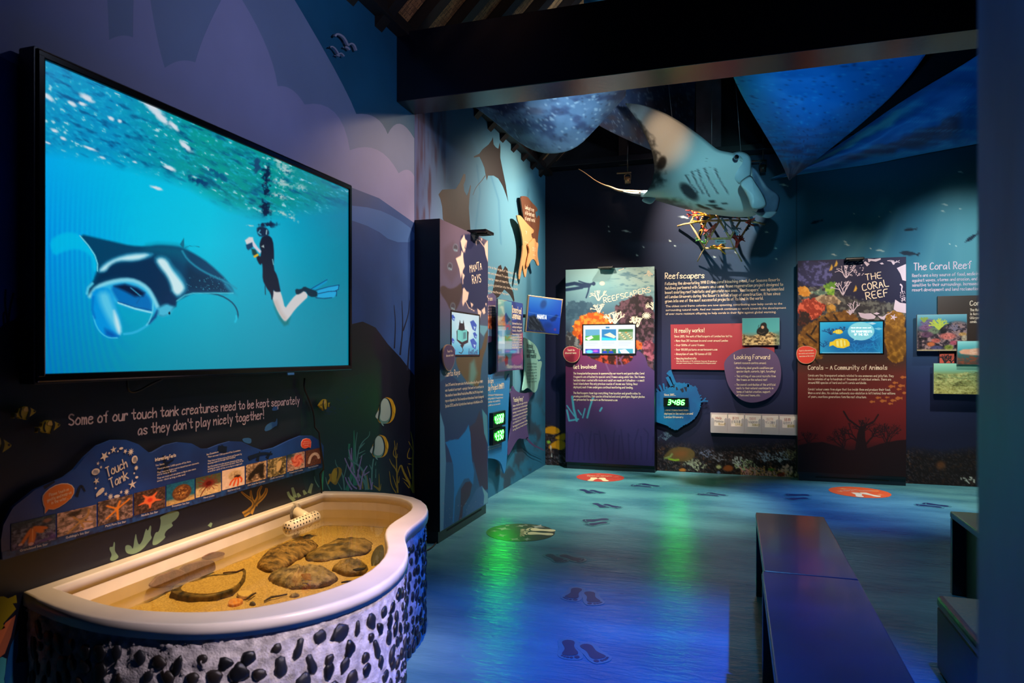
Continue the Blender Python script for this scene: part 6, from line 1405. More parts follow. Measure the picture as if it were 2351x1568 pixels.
for x, y, ln, dp, sd_, n_ in ((385, 210, 34, 3, 1, 3), (365, 320, 36, 3, 2, 3), (430, 420, 24, 3, 3, 3), (680, 128, 18, 3, 4, 5), (410, 440, 14, 2, 6, 6)): cw += [(Z3(p), a, b) for p, a, b in fan(x, y, ln, dp, 2.6, sd_, n_, .4)]
r5 = random.Random(5)
for k in range(70): x, y = 400 + r5.uniform(-25, 90), 110 + r5.uniform(-5, 90); cw.append((Z3([(x, y), (x + 7, y - 4)]), 1.6, .8))
for k in range(40): x, y = 735 + r5.uniform(-15, 22), 300 + r5.uniform(-10, 60); cw.append((Z3([(x, y), (x + 5, y + 5)]), 1.4, .8))
tag(strokes('coral_print', P3, .0022, M_lav, k3, [i_ for i_ in cw if all(1832 < x < 2079 and 597 < y for x, y in i_[0])]), kind='stuff')
for pts in ([(460, 425), (500, 432), (540, 430), (570, 450), (560, 465), (520, 468), (495, 462), (475, 455)], [(580, 445), (610, 452), (635, 440), (622, 472), (600, 465)], [(520, 92), (560, 95), (600, 88), (600, 98), (570, 110), (540, 105), (525, 115)], [(495, 115), (505, 108), (532, 125), (515, 140)], [(700, 150), (740, 132), (757, 125), (757, 230), (735, 225), (722, 185)], [(690, 345), (720, 365), (757, 370), (757, 430), (700, 420), (680, 405)], [(555, 432), (575, 424), (595, 432), (575, 440)], [(593, 120), (610, 115), (620, 125), (605, 128)]):
    decal('creature_print', P3, Z3(pts), .0022, M_lav, k3)
strokes('creature_print', P3, .0024, M_lav, k3, [(Z3([(720, 250), (735, 262), (728, 285), (738, 300)]), 4, 1.5), (Z3([(630, 440), (655, 432), (670, 420)]), 1.5, .8)] + [(Z3([(680, 455), (680 + 22 * math.cos(a), 455 + 20 * math.sin(a))]), 4, 1) for a in (0, 1.26, 2.51, 3.77, 5.03)])
LT = Let(P3, .003)
LT.add('THE', *Z3([(508, 226), (606, 212)]), 14, .12, 1).add('CORAL', *Z3([(490, 292), (650, 262)]), 16, .12, 1).add('REEF', *Z3([(512, 345), (648, 322)]), 16, .12, 1).build(M_cream, k3, 'title')
LT = Let(P3, .003)
LT.add('Corals - A Community of Animals', *Z3([(150, 780), (640, 780)]), 10, .13, 1); LT.build(M_cream, k3, 'heading')
LT = Let(P3, .003)
for k, (s_, e_) in enumerate((('Corals are tiny transparent animals related to sea anemones and jellyfish. They', 680), ('live in colonies of up to hundreds of thousands of individual animals. There are', 664), ('around 800 species of hard and soft corals worldwide.', 512))): LT.add(s_, *Z3([(150, 822 + 22.6 * k), (e_, 826 + 21.5 * k)]), 4.8, .115, 0)
for k, (s_, e_) in enumerate((("Corals' colour comes from algae that live inside them and produce their food.", 660), ('When a coral dies, its calcium carbonate exo-skeleton is left behind. Over millions', 690), ('of years, countless generations form the reef structure.', 512))): LT.add(s_, *Z3([(150, 908 + 23 * k), (e_, 911 + 23 * k)]), 4.8, .115, 0)
LT.build(M_cream, k3, 'body_text')
def scr3(S):
    S.grad([(0, (30, 170, 214)), (30, (16, 130, 186)), (70, (10, 90, 150)), (100, (20, 120, 170))], 'Y'); S.mix(np.clip((30 - S.X) / 30, 0, 1) * .5, (60, 200, 225)); S.mix(np.clip((S.X - 85) / 15, 0, 1) * .4, (60, 190, 220))
    for x, y, ln, dp, sd_, c, n_ in ((56, 98, 14, 3, 1, (30, 130, 190), 3), (72, 98, 12, 3, 2, (24, 120, 180), 3), (85, 60, 10, 2, 3, (40, 150, 205), 4), (95, 95, 14, 2, 4, (30, 140, 190), 3), (18, 40, 9, 2, 5, (8, 60, 110), 5), (36, 30, 7, 2, 6, (8, 60, 110), 3), (6, 80, 10, 2, 7, (10, 80, 130), 3)): cvl(S, [(p, a * .8, b * .8) for p, a, b in fan(x, y, ln, dp, 2.6, sd_, n_, .5)], c, .8)
    S.ell(66, 30, 21, 29, (150, 226, 232), .04, .92); S.poly([(56, 52), (60, 56), (54, 60)], (150, 226, 232), 1, .9); S.poly([(76, 4), (84, 2), (90, 6), (84, 10)], (190, 230, 240), 1); S.poly([(86, 22), (94, 19), (100, 23), (94, 27)], (120, 200, 225), 1)
    for cx_, cy_, s_ in ((34, 70, 1.0), (30, 32, .48)):
        f = lambda p: [(cx_ + x * s_, cy_ + y * s_) for x, y in p]
        S.poly(f([(-13, -8), (-8, -15), (2, -18), (10, -14), (14, -4), (14, 6), (4, 14), (-6, 12), (-13, 4), (-19, 8), (-18, -6)]), (246, 206, 40), 1); S.poly(f([(-10, -8), (0, -13), (8, -10), (10, 2), (2, 9), (-8, 7)]), (250, 232, 120), 2)
        for x in (-9, -3, 3, 8): S.line(f([(x, -12), (x + 1, 8)]), 2.2 * s_, (240, 190, 30), 1)
    S.line([(4, 98), (96, 98)], 1.2, (226, 240, 246), .8)
sc3 = touchscreen(P3, 1882.5, 740, 2026.5, 811, 130, 70, scr3, k3)
LT = Let(P3, .0042)
LT.add('Have dinner some call', *Z3([(416, 524), (540, 524)]), 3, .16, 0).add('THE RAINFORESTS', *Z3([(416, 549), (545, 550)]), 4.4, .16, 0).add('OF THE SEA', *Z3([(436, 568), (522, 568)]), 4.4, .16, 0)
LT.build(mat('screen_white_text', (240, 250, 250), .4, emit=.9), sc3, 'screen_text')
roundsign(P3, .03, Z3([(74, 690), (78, 655), (105, 635), (150, 632), (180, 645), (203, 655), (196, 690), (185, 725), (150, 745), (110, 742), (84, 720)]), k3, [('Touch to discover more', *Z3([(92, 667), (180, 664)]), 3), ('our corals and creatures', *Z3([(90, 684), (185, 682)]), 3), ('here below on the screen', *Z3([(94, 702), (182, 698)]), 3)], mat('sign_red', (226, 66, 48), .4), mat('sign_edge_cream', (206, 160, 130), .4))

# ============================================================ BACK WALL MURAL
x1_ = 3.05
S = Cv((XL + .001, YB - .0015, 3.428), (x1_, YB - .0015, 3.428), (XL + .001, YB - .0015, .002), 470, 310)
def paint_back(S):
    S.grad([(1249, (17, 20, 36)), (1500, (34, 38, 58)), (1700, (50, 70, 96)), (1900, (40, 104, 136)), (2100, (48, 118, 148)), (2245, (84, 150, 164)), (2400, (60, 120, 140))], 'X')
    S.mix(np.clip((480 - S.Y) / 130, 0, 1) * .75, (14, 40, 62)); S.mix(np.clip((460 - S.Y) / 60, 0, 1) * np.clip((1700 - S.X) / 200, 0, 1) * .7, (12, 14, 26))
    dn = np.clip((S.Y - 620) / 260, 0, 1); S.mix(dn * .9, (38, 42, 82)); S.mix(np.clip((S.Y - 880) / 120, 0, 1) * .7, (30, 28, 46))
    # light shafts printed in the water
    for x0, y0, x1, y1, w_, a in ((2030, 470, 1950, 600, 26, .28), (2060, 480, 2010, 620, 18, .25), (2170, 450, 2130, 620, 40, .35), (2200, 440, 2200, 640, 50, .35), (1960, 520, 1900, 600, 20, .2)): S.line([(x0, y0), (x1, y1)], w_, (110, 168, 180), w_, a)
    r = np.random.RandomState(3)
    for x, y, l in ((1397, 520, 4), (1398, 531, 5), (1438, 531, 22), (1477, 567, 5), (1462, 586, 6), (1538, 553, 8), (1550, 565, 6), (1570, 499, 28), (1470, 650, 5), (1705, 645, 6), (1780, 570, 10), (1783, 595, 6), (1760, 533, 14), (1940, 555, 10), (1945, 562, 14), (1998, 570, 6), (2020, 575, 26), (2170, 470, 14), (2165, 485, 10), (2205, 480, 8), (2180, 560, 5), (1960, 490, 5), (2018, 497, 6), (2045, 487, 5), (2195, 565, 4), (1800, 425, 22), (1915, 585, 12), (2205, 395, 14), (1640, 590, 10), (1690, 580, 8)):
        S.poly([(x - l / 2, y - 1), (x, y - 1.6 - l * .05), (x + l / 2, y + l * .12), (x, y + 1.4)], (206, 226, 220), 1.2, .85)
    for x, y, l, a in ((1875, 509, 15, .3), (2090, 527, 16, .1), (2088, 582, 24, -.1), (2232, 545, 20, .6)):
        c, s_ = math.cos(a), math.sin(a); S.poly([(x + (u * c + v * s_) * l, y + (-u * s_ + v * c) * l) for u, v in ((-1, 0), (-.5, -.22), (.2, -.2), (.7, -.04), (1, -.25), (.92, .2), (.6, .08), (0, .22), (-.6, .18))], (20, 44, 66), 1.2)
    for x in (1311.5, 1504, 1829): S.line([(x, 380), (x, 1100)], .8, (20, 26, 40), .8, .7)
    # reef along the floor
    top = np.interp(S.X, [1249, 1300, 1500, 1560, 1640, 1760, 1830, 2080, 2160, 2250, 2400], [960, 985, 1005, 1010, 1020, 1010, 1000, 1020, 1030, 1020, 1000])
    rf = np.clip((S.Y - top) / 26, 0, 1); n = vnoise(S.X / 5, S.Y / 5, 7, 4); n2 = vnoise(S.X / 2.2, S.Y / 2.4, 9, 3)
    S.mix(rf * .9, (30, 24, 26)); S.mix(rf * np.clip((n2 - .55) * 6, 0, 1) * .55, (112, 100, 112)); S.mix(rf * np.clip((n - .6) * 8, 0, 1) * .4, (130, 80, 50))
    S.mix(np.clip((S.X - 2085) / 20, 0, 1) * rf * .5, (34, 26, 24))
    for x, y, ln, dp, sd_, c, n_ in ((1600, 1080, 9, 3, 1, (176, 176, 150), 5), (1588, 1070, 8, 3, 2, (150, 150, 130), 5), (1708, 1080, 11, 3, 3, (170, 190, 150), 6), (1695, 1070, 9, 3, 4, (190, 200, 210), 5), (1755, 1060, 9, 3, 5, (140, 150, 180), 5), (1790, 1060, 10, 3, 6, (170, 180, 200), 5), (1815, 1055, 9, 3, 7, (120, 116, 90), 5), (1650, 1060, 8, 3, 8, (130, 130, 150), 4), (1625, 1050, 8, 3, 9, (110, 116, 150), 4), (1528, 1010, 7, 3, 10, (90, 110, 130), 6), (1735, 1085, 8, 2, 12, (140, 150, 150), 4)): cvl(S, [(p, a, b) for p, a, b in fan(x, y, ln, dp, 1.5, sd_, n_, .5, 1.57, 2.2)], c, .7)
    for k in range(26): x = 1705 + k * 4.6; cvl(S, [(p, a, b) for p, a, b in fan(x, 1097 + (x - 1780) * .05, 7 + 5 * math.sin(k * 1.7), 2, 2, 30 + k, 2, .5)], (214, 150, 160) if k % 4 else (196, 140, 90), .8)
    for x, y, rx, ry, c in ((1567, 1079, 8, 3.6, (206, 120, 50)), (1672, 1075, 11, 7, (156, 84, 44)), (1650, 1072, 6, 4, (206, 206, 150)), (1770, 1078, 7, 3, (70, 120, 50)), (1800, 1087, 6, 3, (214, 90, 50)), (1650, 1085, 4, 3, (120, 150, 206)), (1793, 1090, 9, 4, (130, 40, 40))): S.ell(x, y, rx, ry, c, .4, .9)
    for k in range(22): S.ell(1800 + r.uniform(-6, 30), 1068 + r.uniform(-2, 26), 2.6, 3, (224, 170, 160), .4, .9)
    S.ell(2160, 1068, 10, 9, (120, 70, 40), .8, .7)
    for k in range(16): S.ell(2225 + r.uniform(-20, 24), 1105 + r.uniform(-10, 6), 1.8, 1.8, (206, 200, 190), .5, .9)
    # photographed fish: grey-green one and the yellow pair in the corner
    S.poly(C(1500, 880, 6.717, [(150, 1140), (200, 1080), (270, 1010), (380, 980), (500, 985), (600, 1020), (650, 1080), (620, 1160), (540, 1200), (440, 1210), (330, 1200), (250, 1190), (190, 1160)]), (104, 82, 48), 2, .9, 1); S.poly(C(1500, 880, 6.717, [(300, 1060), (420, 1020), (520, 1040), (520, 1120), (420, 1160), (320, 1130)]), (136, 78, 44), 14, .7); S.line(C(1500, 880, 6.717, [(170, 1160), (260, 1130), (290, 1090)]), 3, (150, 180, 110), 2.5, .8); S.line(C(1500, 880, 6.717, [(240, 1165), (330, 1185), (390, 1180)]), 3, (150, 190, 50), 2)
    G = lambda p: C(1250, 580, 2.903, p)
    for pts in ([(-4, 1180), (20, 1160), (60, 1155), (100, 1175), (110, 1195), (70, 1212), (20, 1205), (-4, 1200)], [(62, 1235), (110, 1210), (140, 1200), (140, 1250), (100, 1250)], [(25, 1295), (60, 1262), (100, 1245), (140, 1262), (140, 1300), (110, 1318), (60, 1300), (35, 1312)]): S.poly(G(pts), (206, 140, 24), 1.8, 1, 1)
    S.ell(*G([(28, 1262)])[0], 4, 3.4, (140, 190, 60), .5); S.line(G([(42, 1290), (48, 1360)]), 1.4, (200, 206, 206), 1)
    S.mix(np.clip((vnoise(S.X / 3, S.Y / 3, 17, 3) - .6) * 9, 0, .5) * (S.X < 1300) * (S.Y > 1045), (110, 120, 140))
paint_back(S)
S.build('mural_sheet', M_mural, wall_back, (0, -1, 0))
T3 = lambda pts: C(1500, 600, 3.0143, pts)
LT = Let(BW, .003)
LT.add('Reefscapers', *T3([(82, 120), (352, 116)]), 13, .13, 2).build(M_cream, wall_back, 'wall_heading')
LT = Let(BW, .003)
for k, (s_, e_) in enumerate((('Following the devastating 1998 El Nino coral bleaching event, Four Seasons Resorts', 874), ('Maldives partnered with Seamarc on a coral frame regeneration project designed to', 897), ('boost existing reef habitats and generate new ones. "Reefscapers" was implemented', 902), ("at Landaa Giraavaru during the Resort's initial stage of construction. It has since", 878), ('grown into one of the most successful projects of its kind in the world.', 760))): LT.add(s_, *T3([(82, 165 + 30 * k), (e_, 136 + 32 * k)]), 6.4, .115, 1)
for k, (s_, e_) in enumerate((('The oldest coral frame colonies are now spawning, contributing new baby corals to the', 892), ('surrounding natural reefs. And our research continues to work towards the development', 918), ('of ever more resistant offspring to help corals in their fight against global warming.', 850))): LT.sans(s_, *T3([(86, 318 + 26.5 * k), (e_, 299 + 29 * k)]), 5)
LT.build(M_cream, wall_back, 'wall_text')
Z4 = lambda pts: C(1800, 560, 2.704, pts)
LT = Let(BW, .003); LT.add('The Coral Reef', *Z4([(806, 163), (1162, 152)]), 16, .12, 2).build(M_lav, wall_back, 'wall_heading')
LT = Let(BW, .003)
for k, (s_, e_) in enumerate((('Reefs are a key source of food, medicines', 1232), ('against waves, storms and erosion, and are', 1240), ('sensitive to their surroundings. Increased', 1205), ('resort development and land reclamation', 1210))): LT.add(s_, *Z4([(796, 206 + 29.5 * k), (e_, 192 + 31.5 * k)]), 7, .12, 1)
LT.build(M_lav, wall_back, 'wall_text')

# ============================================================ BOARDS ON THE BACK WALL
M_red, M_pu2 = mat('board_red', (156, 44, 60), .4, spec=.6), mat('board_violet', (92, 70, 112), .45)
PQ = PlaneY(YB - .035)
t = board('achievements_board', 'rectangular red board with a list below the long wall text', PQ, [(1539.5, 745), (1778, 741), (1778, 851), (1541, 848)], .014, M_red, pins=[(1560, 790), (1750, 790)])
LT = Let(PQ, .0015); LT.add('It really works!', *T3([(146, 494), (352, 490)]), 9.5, .13, 1)
for k, (s_, e_) in enumerate((('Since 2005, the work of Reefscapers at Landaa has led to:', 545), ('- More than 20% increase in coral cover around Landaa', 515), ('- Over 5000m of coral frames', 352), ('- Over 100,000 pictures on marinesavers.com', 442), ('- Absorption of some 150 tonnes of CO2', 400), ('- Amazing biodiversity', 298))): LT.add(s_, *T3([(146, 526 + 30.5 * k), (e_, 524 + 30.8 * k)]), 4.6, .12, 0)
LT.add('(like the discovery of 90 creatures from over 30 species on', *T3([(160, 694), (440, 695)]), 2.6, .16, 0).add('one year-round colony of transplanted Pocillopora coral)', *T3([(160, 708), (432, 709)]), 2.6, .16, 0)
LT.build(M_cream, t)
PQ2 = PlaneY(YB - .06)
def photo_panel(label, P, x0, y0, x1, y1, W, H, paint, thick=.02, name='photo_panel', uv=True):
    a, d = P(x0, y0), P(x1, y1); c = [a, Vector((d.x, a.y, a.z)), d, Vector((a.x, a.y, d.z))]
    t = thing(name, label, 'picture', (a + d) / 2, 'framed reef photographs')
    prism('panel', c, P.n, thick, mat('panel_edge_grey', (130, 136, 140), .4), t)
    m_ = (c[0] + c[2]) / 2 - P.n * thick; tube('standoff_pin', [m_, Vector((m_.x, YB, m_.z))], .008, mat('steel_pin', (120, 120, 120), .4, 1), t, 8)
    S = quadcv(P, x0 + .4, y0 + .4, x1 - .4, y1 - .4, .001, W, H, uv=uv); paint(S); S.build('photo', M_ph, t, P.n); return t
def diver_p(S):
    S.grad([(0, (70, 160, 170)), (50, (80, 170, 176)), (62, (120, 150, 140)), (100, (150, 130, 96))]); n = S.nz(5, 5, 3, 4); lo = np.clip((S.Y - 55 - 8 * np.sin(S.X / 14)) / 8, 0, 1)
    S.mix(lo, (150, 122, 82)); S.mix(lo * np.clip((n - .48) * 8, 0, 1), (226, 196, 140)); S.mix(lo * np.clip((.42 - n) * 8, 0, 1), (70, 54, 36)); S.mix(np.clip((S.X - 80) / 20, 0, 1) * np.clip((S.Y - 45) / 10, 0, 1) * .6, (60, 110, 100))
    S.poly([(38, 56), (40, 40), (48, 34), (50, 20), (60, 15), (66, 22), (66, 36), (72, 44), (70, 56), (58, 66), (46, 62)], (14, 18, 20), 2, 1, 1); S.ell(55, 34, 4, 6, (206, 160, 130), .3); S.line([(45, 26), (43, 34), (50, 40)], 1.4, (30, 34, 36), 1); S.line([(44, 52), (52, 58), (60, 52)], 3, (70, 60, 50), 1.5)
photo_panel('photo panel of a black suited diver above pale rubble', PlaneY(YB - .075), 1704, 730.5, 1790, 792.5, 86, 62, diver_p)
PQ3 = PlaneY(YB - .085)
t = board('future_sign', 'rounded violet sign overlapping the red board', PQ3, smooth_pts(T3([(488, 730), (492, 690), (530, 645), (590, 610), (660, 596), (740, 594), (810, 608), (860, 650), (886, 735), (882, 830), (850, 905), (790, 955), (700, 980), (630, 972), (560, 925), (508, 840)]), 2), .014, M_pu2)
LT = Let(PQ3, .0015); LT.add('Looking Forward', *T3([(560, 676), (806, 676)]), 10, .13, 1)
for k, (s_, x_, y_, e_) in enumerate((('Current research centres around:', 560, 710, 780), ('- Monitoring ideal growth conditions per', 564, 744, 830), ('species (depth, currents, light, furcating)', 576, 768, 845), ('- The setting of new coral recruits from', 564, 801, 846), ('the frames on the natural reef', 576, 826, 788), ('- The overall contribution of the artificial', 564, 860, 845), ('reefs to their natural counterparts in', 576, 884, 830), ('terms of habitat creation, support', 576, 909, 808), ('of flora and fauna, etc.', 576, 933, 740))): LT.add(s_, *T3([(x_, y_), (e_, y_)]), 4.6, .12, 0)
LT.build(M_cream, t)
# blue coral-shaped counter board
PQ4 = PlaneY(YB - .04)
base = [(14, 905), (60, 900), (120, 870), (170, 840), (240, 850), (300, 880), (320, 940), (328, 980), (318, 1030), (300, 1070), (270, 1100), (240, 1120), (205, 1135), (175, 1160), (150, 1168), (120, 1150), (90, 1135), (60, 1125), (14, 1110)]
jag = []
rj = random.Random(3)
for i in range(len(base)):
    (ax, ay), (bx, by) = base[i], base[(i + 1) % len(base)]
    n_ = max(1, int(math.hypot(bx - ax, by - ay) / 8)); nx, ny = by - ay, -(bx - ax); l = math.hypot(nx, ny) + 1e-6
    for k in range(n_):
        o_ = rj.uniform(-1, 6) if (k % 2 and ax > 16 and bx > 16) else 0
        jag.append((ax + (bx - ax) * k / n_ + nx / l * o_, ay + (by - ay) * k / n_ + ny / l * o_))
t = board('coral_counter_board', 'bright blue coral shaped board low on the wall with a green counter', PQ4, T3(jag), .014, mat('board_coral_blue', (18, 112, 164), .4, rgb2=(30, 84, 140), vscale=3))
fg = [([(130, 870), (110, 830), (95, 800)], 6, 7), ([(150, 850), (130, 800), (112, 755)], 7, 7), ([(120, 790), (95, 770)], 7, 5), ([(60, 900), (48, 870), (40, 855)], 4, 4), ([(75, 890), (72, 860), (68, 845)], 4, 4), ([(40, 905), (25, 890)], 4, 3), ([(30, 900), (20, 880)], 3, 3), ([(170, 860), (172, 840)], 10, 11), ([(215, 870), (212, 840)], 5, 4), ([(240, 870), (242, 845)], 4, 4), ([(275, 890), (298, 872)], 5, 11), ([(310, 945), (330, 925)], 3, 3), ([(315, 960), (335, 945)], 4, 4), ([(318, 975), (350, 965), (378, 968)], 4, 3), ([(345, 966), (362, 945)], 4, 3), ([(320, 1000), (328, 1010)], 3, 2), ([(95, 890), (90, 868)], 4, 4), ([(255, 880), (262, 858)], 4, 4)]
V, F = ribbons(PQ4, 0, [(T3(p), a, b) for p, a, b in fg]); k_ = len(V)
ob('fingers', V + [v + Vector((0, .012, 0)) for v in V], F + [tuple(i + k_ for i in f) for f in F], MATS['board_coral_blue'], t)
strokes('gap_print', PQ4, .001, mat('coral_gap_navy', (26, 30, 52), .5), t, [(T3([(165, 890), (160, 870)]), 5, 3), (T3([(195, 880), (205, 905)]), 8, 4), (T3([(222, 870), (228, 900)]), 7, 2), (T3([(140, 872), (146, 856)]), 4, 2)])
LT = Let(PQ4, .002); LT.add('Since 2005...', *T3([(76, 930), (155, 930)]), 4.6, .12, 0)
for k, (s_, e_) in enumerate((('...coral frames have been', 240), ('deployed in the waters around', 274), ('Landaa Giraavaru', 205))): LT.add(s_, *T3([(76, 1035 + 24.5 * k), (e_, 1035 + 24.5 * k)]), 4.6, .12, 0)
LT.build(M_cream, t)
counter('green counter reading 3486 on the coral shaped board', PQ4, 1524, 912.5, 1581, 934, '3486', .035)
# leaflet rack with five pockets
YR = YB - .05
PR_ = PlaneY(YR)
rk = thing('leaflet_rack', 'white five-pocket leaflet rack low on the wall beside the dark red kiosk', 'rack', PR_(1730, 1000))
M_rack = mat('rack_white', (190, 178, 186), .45)
a, d = PR_(1632, 948), PR_(1829, 1000)
zt, zb_ = a.z, d.z; rx0, rx1 = a.x, d.x; pw = (rx1 - rx0) / 5
box('back_plate', (rx0, YB - .008, zb_), (rx1, YB - .001, zt), M_rack, rk, .001)
box('base', (rx0, YR, zb_), (rx1, YB - .008, zb_ + .008), M_rack, rk, .001)
for k in range(6): box('divider', (rx0 + k * pw - .004, YR, zb_ + .008), (rx0 + k * pw + .004, YB - .008, zt), M_rack, rk, .001)
LEAF = [(('Help', 'Maldivian', 'Reef!'), 'first leaflet from the left, in English'), (('몰디브의', '산호초를', '도우세요!'), 'leaflet in Korean between the English and Russian ones'), (('ПОМОГИТЕ', 'МАЛЬДИВСКИМ', 'РИФАМ!'), 'middle leaflet of the rack, in Russian capitals'), (('モルジブの', 'サンゴ礁を', 'つくりましょう!'), 'leaflet in Japanese right of the middle one'), (('拯救', '马尔代夫', '珊瑚礁!'), 'last leaflet on the right, in Chinese')]
LC = [mat('ink_red', (170, 50, 46), .5), mat('ink_navy', (46, 50, 96), .5), mat('ink_gold', (176, 150, 40), .5)]
for k in range(5):
    x0 = rx0 + k * pw + .0045; x1 = x0 + pw - .009; h_ = zt - zb_; zz = lambda f: zb_ + h_ * f
    n0, n1 = x0 + (x1 - x0) * .17, x1 - (x1 - x0) * .17
    pts = [(x0, zb_ + .001), (x1, zb_ + .001), (x1, zz(.70)), (x1 - .012, zz(.78)), (n1, zz(.70)), (n1, zz(.36)), (n0, zz(.36)), (n0, zz(.70)), (x0 + .012, zz(.78)), (x0, zz(.70))]
    prism('pocket', [(x, YR - .002, z_) for x, z_ in pts], (0, -1, 0), .004, M_rack, rk)
    t = thing('leaflet', LEAF[k][1], 'leaflet', ((x0 + x1) / 2, YR + .006, zb_ + .01), 'leaflets in the rack')
    pa_ = box('paper', (x0 + .002, YR + .003, zb_ + .01), (x1 - .002, YR + .007, zz(.93)), mat('leaflet_paper', (250, 232, 226), .6), t, 0)
    for j, s_ in enumerate(LEAF[k][0]):
        V2, F2 = sans_mesh(s_)
        if V2:
            mx = max(v[0] for v in V2); mn = min(v[0] for v in V2); wj = (x1 - x0) * (.4, .58, .46)[j] if k else (x1 - x0) * (.38, .58, .44)[j]
            ox = x0 + (x1 - x0) * (.28, .21, .46)[j]; hz_ = h_ * (.13, .12, .12)[j]; sc = wj / max(mx - mn, .01)
            ob('lettering', [(ox + (v[0] - mn) * sc, YR - .0035 if j == 2 else YR + .002, zz((.70, .535, .40)[j]) + v[1] * hz_ / .75) for v in V2], F2, LC[j], pa_)
# photographs and boards right of the dark red kiosk
PV = PlaneY(YB - .03)
t = board('coral_facts_board', 'dark brown board behind the two upper reef photographs', PV, [(2153, 680), (2330, 676), (2330, 812), (2153, 808)], .016, mat('board_dark_brown', (56, 42, 36), .3, spec=.7), pins=[(2175, 700), (2250, 780)])
W7 = lambda pts: C(2080, 580, 4.239, pts)
LT = Let(PV, .0015); LT.add('Coral Facts', *W7([(624, 515), (980, 505)]), 11, .14, 1)
for k, s_ in enumerate(('The Maldivian reef crest', 'is Acropora branching', '(Alcyonaria) hard', 'corals.')): LT.add(s_, *W7([(624, 570 + 38 * k), ((930, 900, 850, 690)[k], 562 + 40 * k)]), 5.6, .14, 0)
LT.build(M_cream, t)
PV2 = PlaneY(YB - .05)
t = board('coral_silhouette_board', 'small orange red board with black coral shapes between the photographs', PlaneY(YB - .045), W7([(328, 950), (470, 950), (470, 1075), (328, 1075)]), .014, mat('board_orange_red', (196, 84, 66), .4))
strokes('coral_print', PlaneY(YB - .045), .001, mat('coral_black', (34, 26, 30), .5), t, [(W7(p), a / 4, b / 4) for p, a, b in fan(380, 1075, 34, 3, 14, 3, 4, .6)] + [(W7(p), a / 4, b / 4) for p, a, b in fan(440, 1075, 30, 3, 10, 4, 3, .6)] + [(W7([(328, 970), (470, 965)]), 8, 8)])
def reef_a(S):
    S.grad([(0, (110, 170, 186)), (25, (60, 120, 140)), (45, (50, 60, 70)), (100, (70, 60, 60))]); n = S.nz(6, 6, 3, 4); m_ = np.clip((S.Y - 30 - 14 * np.sin(S.X / 22 + 1)) / 10, 0, 1)
    S.mix(m_, (56, 46, 56)); S.mix(m_ * np.clip((n - .5) * 7, 0, 1), (150, 120, 120)); S.mix(m_ * np.clip((.4 - n) * 8, 0, 1), (20, 18, 24))
    for x, y, rx, ry, c in ((22, 22, 16, 10, (110, 90, 130)), (18, 36, 14, 8, (130, 84, 126)), (34, 45, 12, 9, (110, 130, 100)), (20, 55, 12, 8, (96, 60, 90)), (62, 60, 16, 9, (226, 120, 110)), (38, 72, 9, 6, (190, 90, 80)), (28, 82, 8, 6, (214, 110, 60)), (64, 91, 9, 7, (130, 146, 50)), (75, 78, 9, 6, (196, 90, 110)), (54, 46, 6, 6, (24, 22, 26)), (92, 55, 8, 5, (214, 160, 90)), (40, 92, 12, 6, (70, 70, 110)), (95, 66, 6, 8, (200, 180, 150))):
        S.ell(x, y, rx, ry, c, .5, .85); S.mix(np.clip(1.2 - np.hypot((S.X - x) / rx, (S.Y - y) / ry), 0, 1) * np.clip((vnoise(S.X / 2.5, S.Y / 2.5, int(x), 3) - .52) * 6, 0, .6), tuple(v * .4 for v in c))
    cvl(S, fan(44, 40, 12, 2, 5, 3, 5, .5), (176, 190, 70), 1); cvl(S, fan(76, 46, 8, 2, 2.5, 4, 5, .5), (120, 110, 130), 1); cvl(S, fan(14, 20, 6, 2, 3, 5, 4, .5), (130, 150, 60), 1); S.mix(np.clip((S.Y - 94) / 6, 0, 1), (196, 176, 130))
photo_panel('photo panel of a mixed coral garden, left most of the three', PlaneY(YB - .09), 2105.5, 722.5, 2220, 805.5, 110, 80, reef_a, .03)
def reef_b(S):
    S.grad([(0, (150, 214, 210)), (30, (90, 170, 176)), (60, (50, 100, 100)), (100, (96, 60, 50))]); n = S.nz(6, 6, 4, 4)
    S.mix(np.clip((S.Y - 55) / 15, 0, 1) * np.clip((n - .45) * 6, 0, 1), (130, 70, 50)); S.poly([(3, 45), (12, 36), (30, 34), (50, 30), (70, 26), (100, 26), (100, 70), (85, 85), (70, 70), (50, 62), (25, 58), (8, 55)], (226, 160, 130), 4); S.mix(np.clip((n - .5) * 6, 0, 1) * np.clip(1 - np.hypot((S.X - 60) / 60, (S.Y - 45) / 24), 0, 1), (246, 206, 180))
photo_panel('photo panel of a pink table coral against teal water', PlaneY(YB - .12), 2198, 783, 2300, 837, 60, 40, reef_b, .03)
def reef_c(S):
    S.grad([(0, (150, 206, 180)), (22, (120, 176, 150)), (34, (130, 150, 100)), (100, (190, 176, 100))]); n = S.nz(8, 6, 6, 4); n2 = S.nz(2, 2, 8, 3); m_ = np.clip((S.Y - 28 - 5 * np.sin(S.X / 13)) / 6, 0, 1)
    S.mix(m_ * np.clip((n - .5) * 6, 0, 1) * .8, (206, 200, 130)); S.mix(m_ * np.clip((.5 - n2) * 6, 0, 1) * .5, (96, 86, 40)); S.mix(m_ * np.clip((.38 - n) * 8, 0, 1) * .7, (70, 70, 40)); S.ell(93, 26, 4, 4, (60, 90, 90), .5)
photo_panel('photo panel of a pale green coral field, lowest of the three', PlaneY(YB - .09), 2143.5, 834, 2300, 906.5, 100, 56, reef_c, .03)

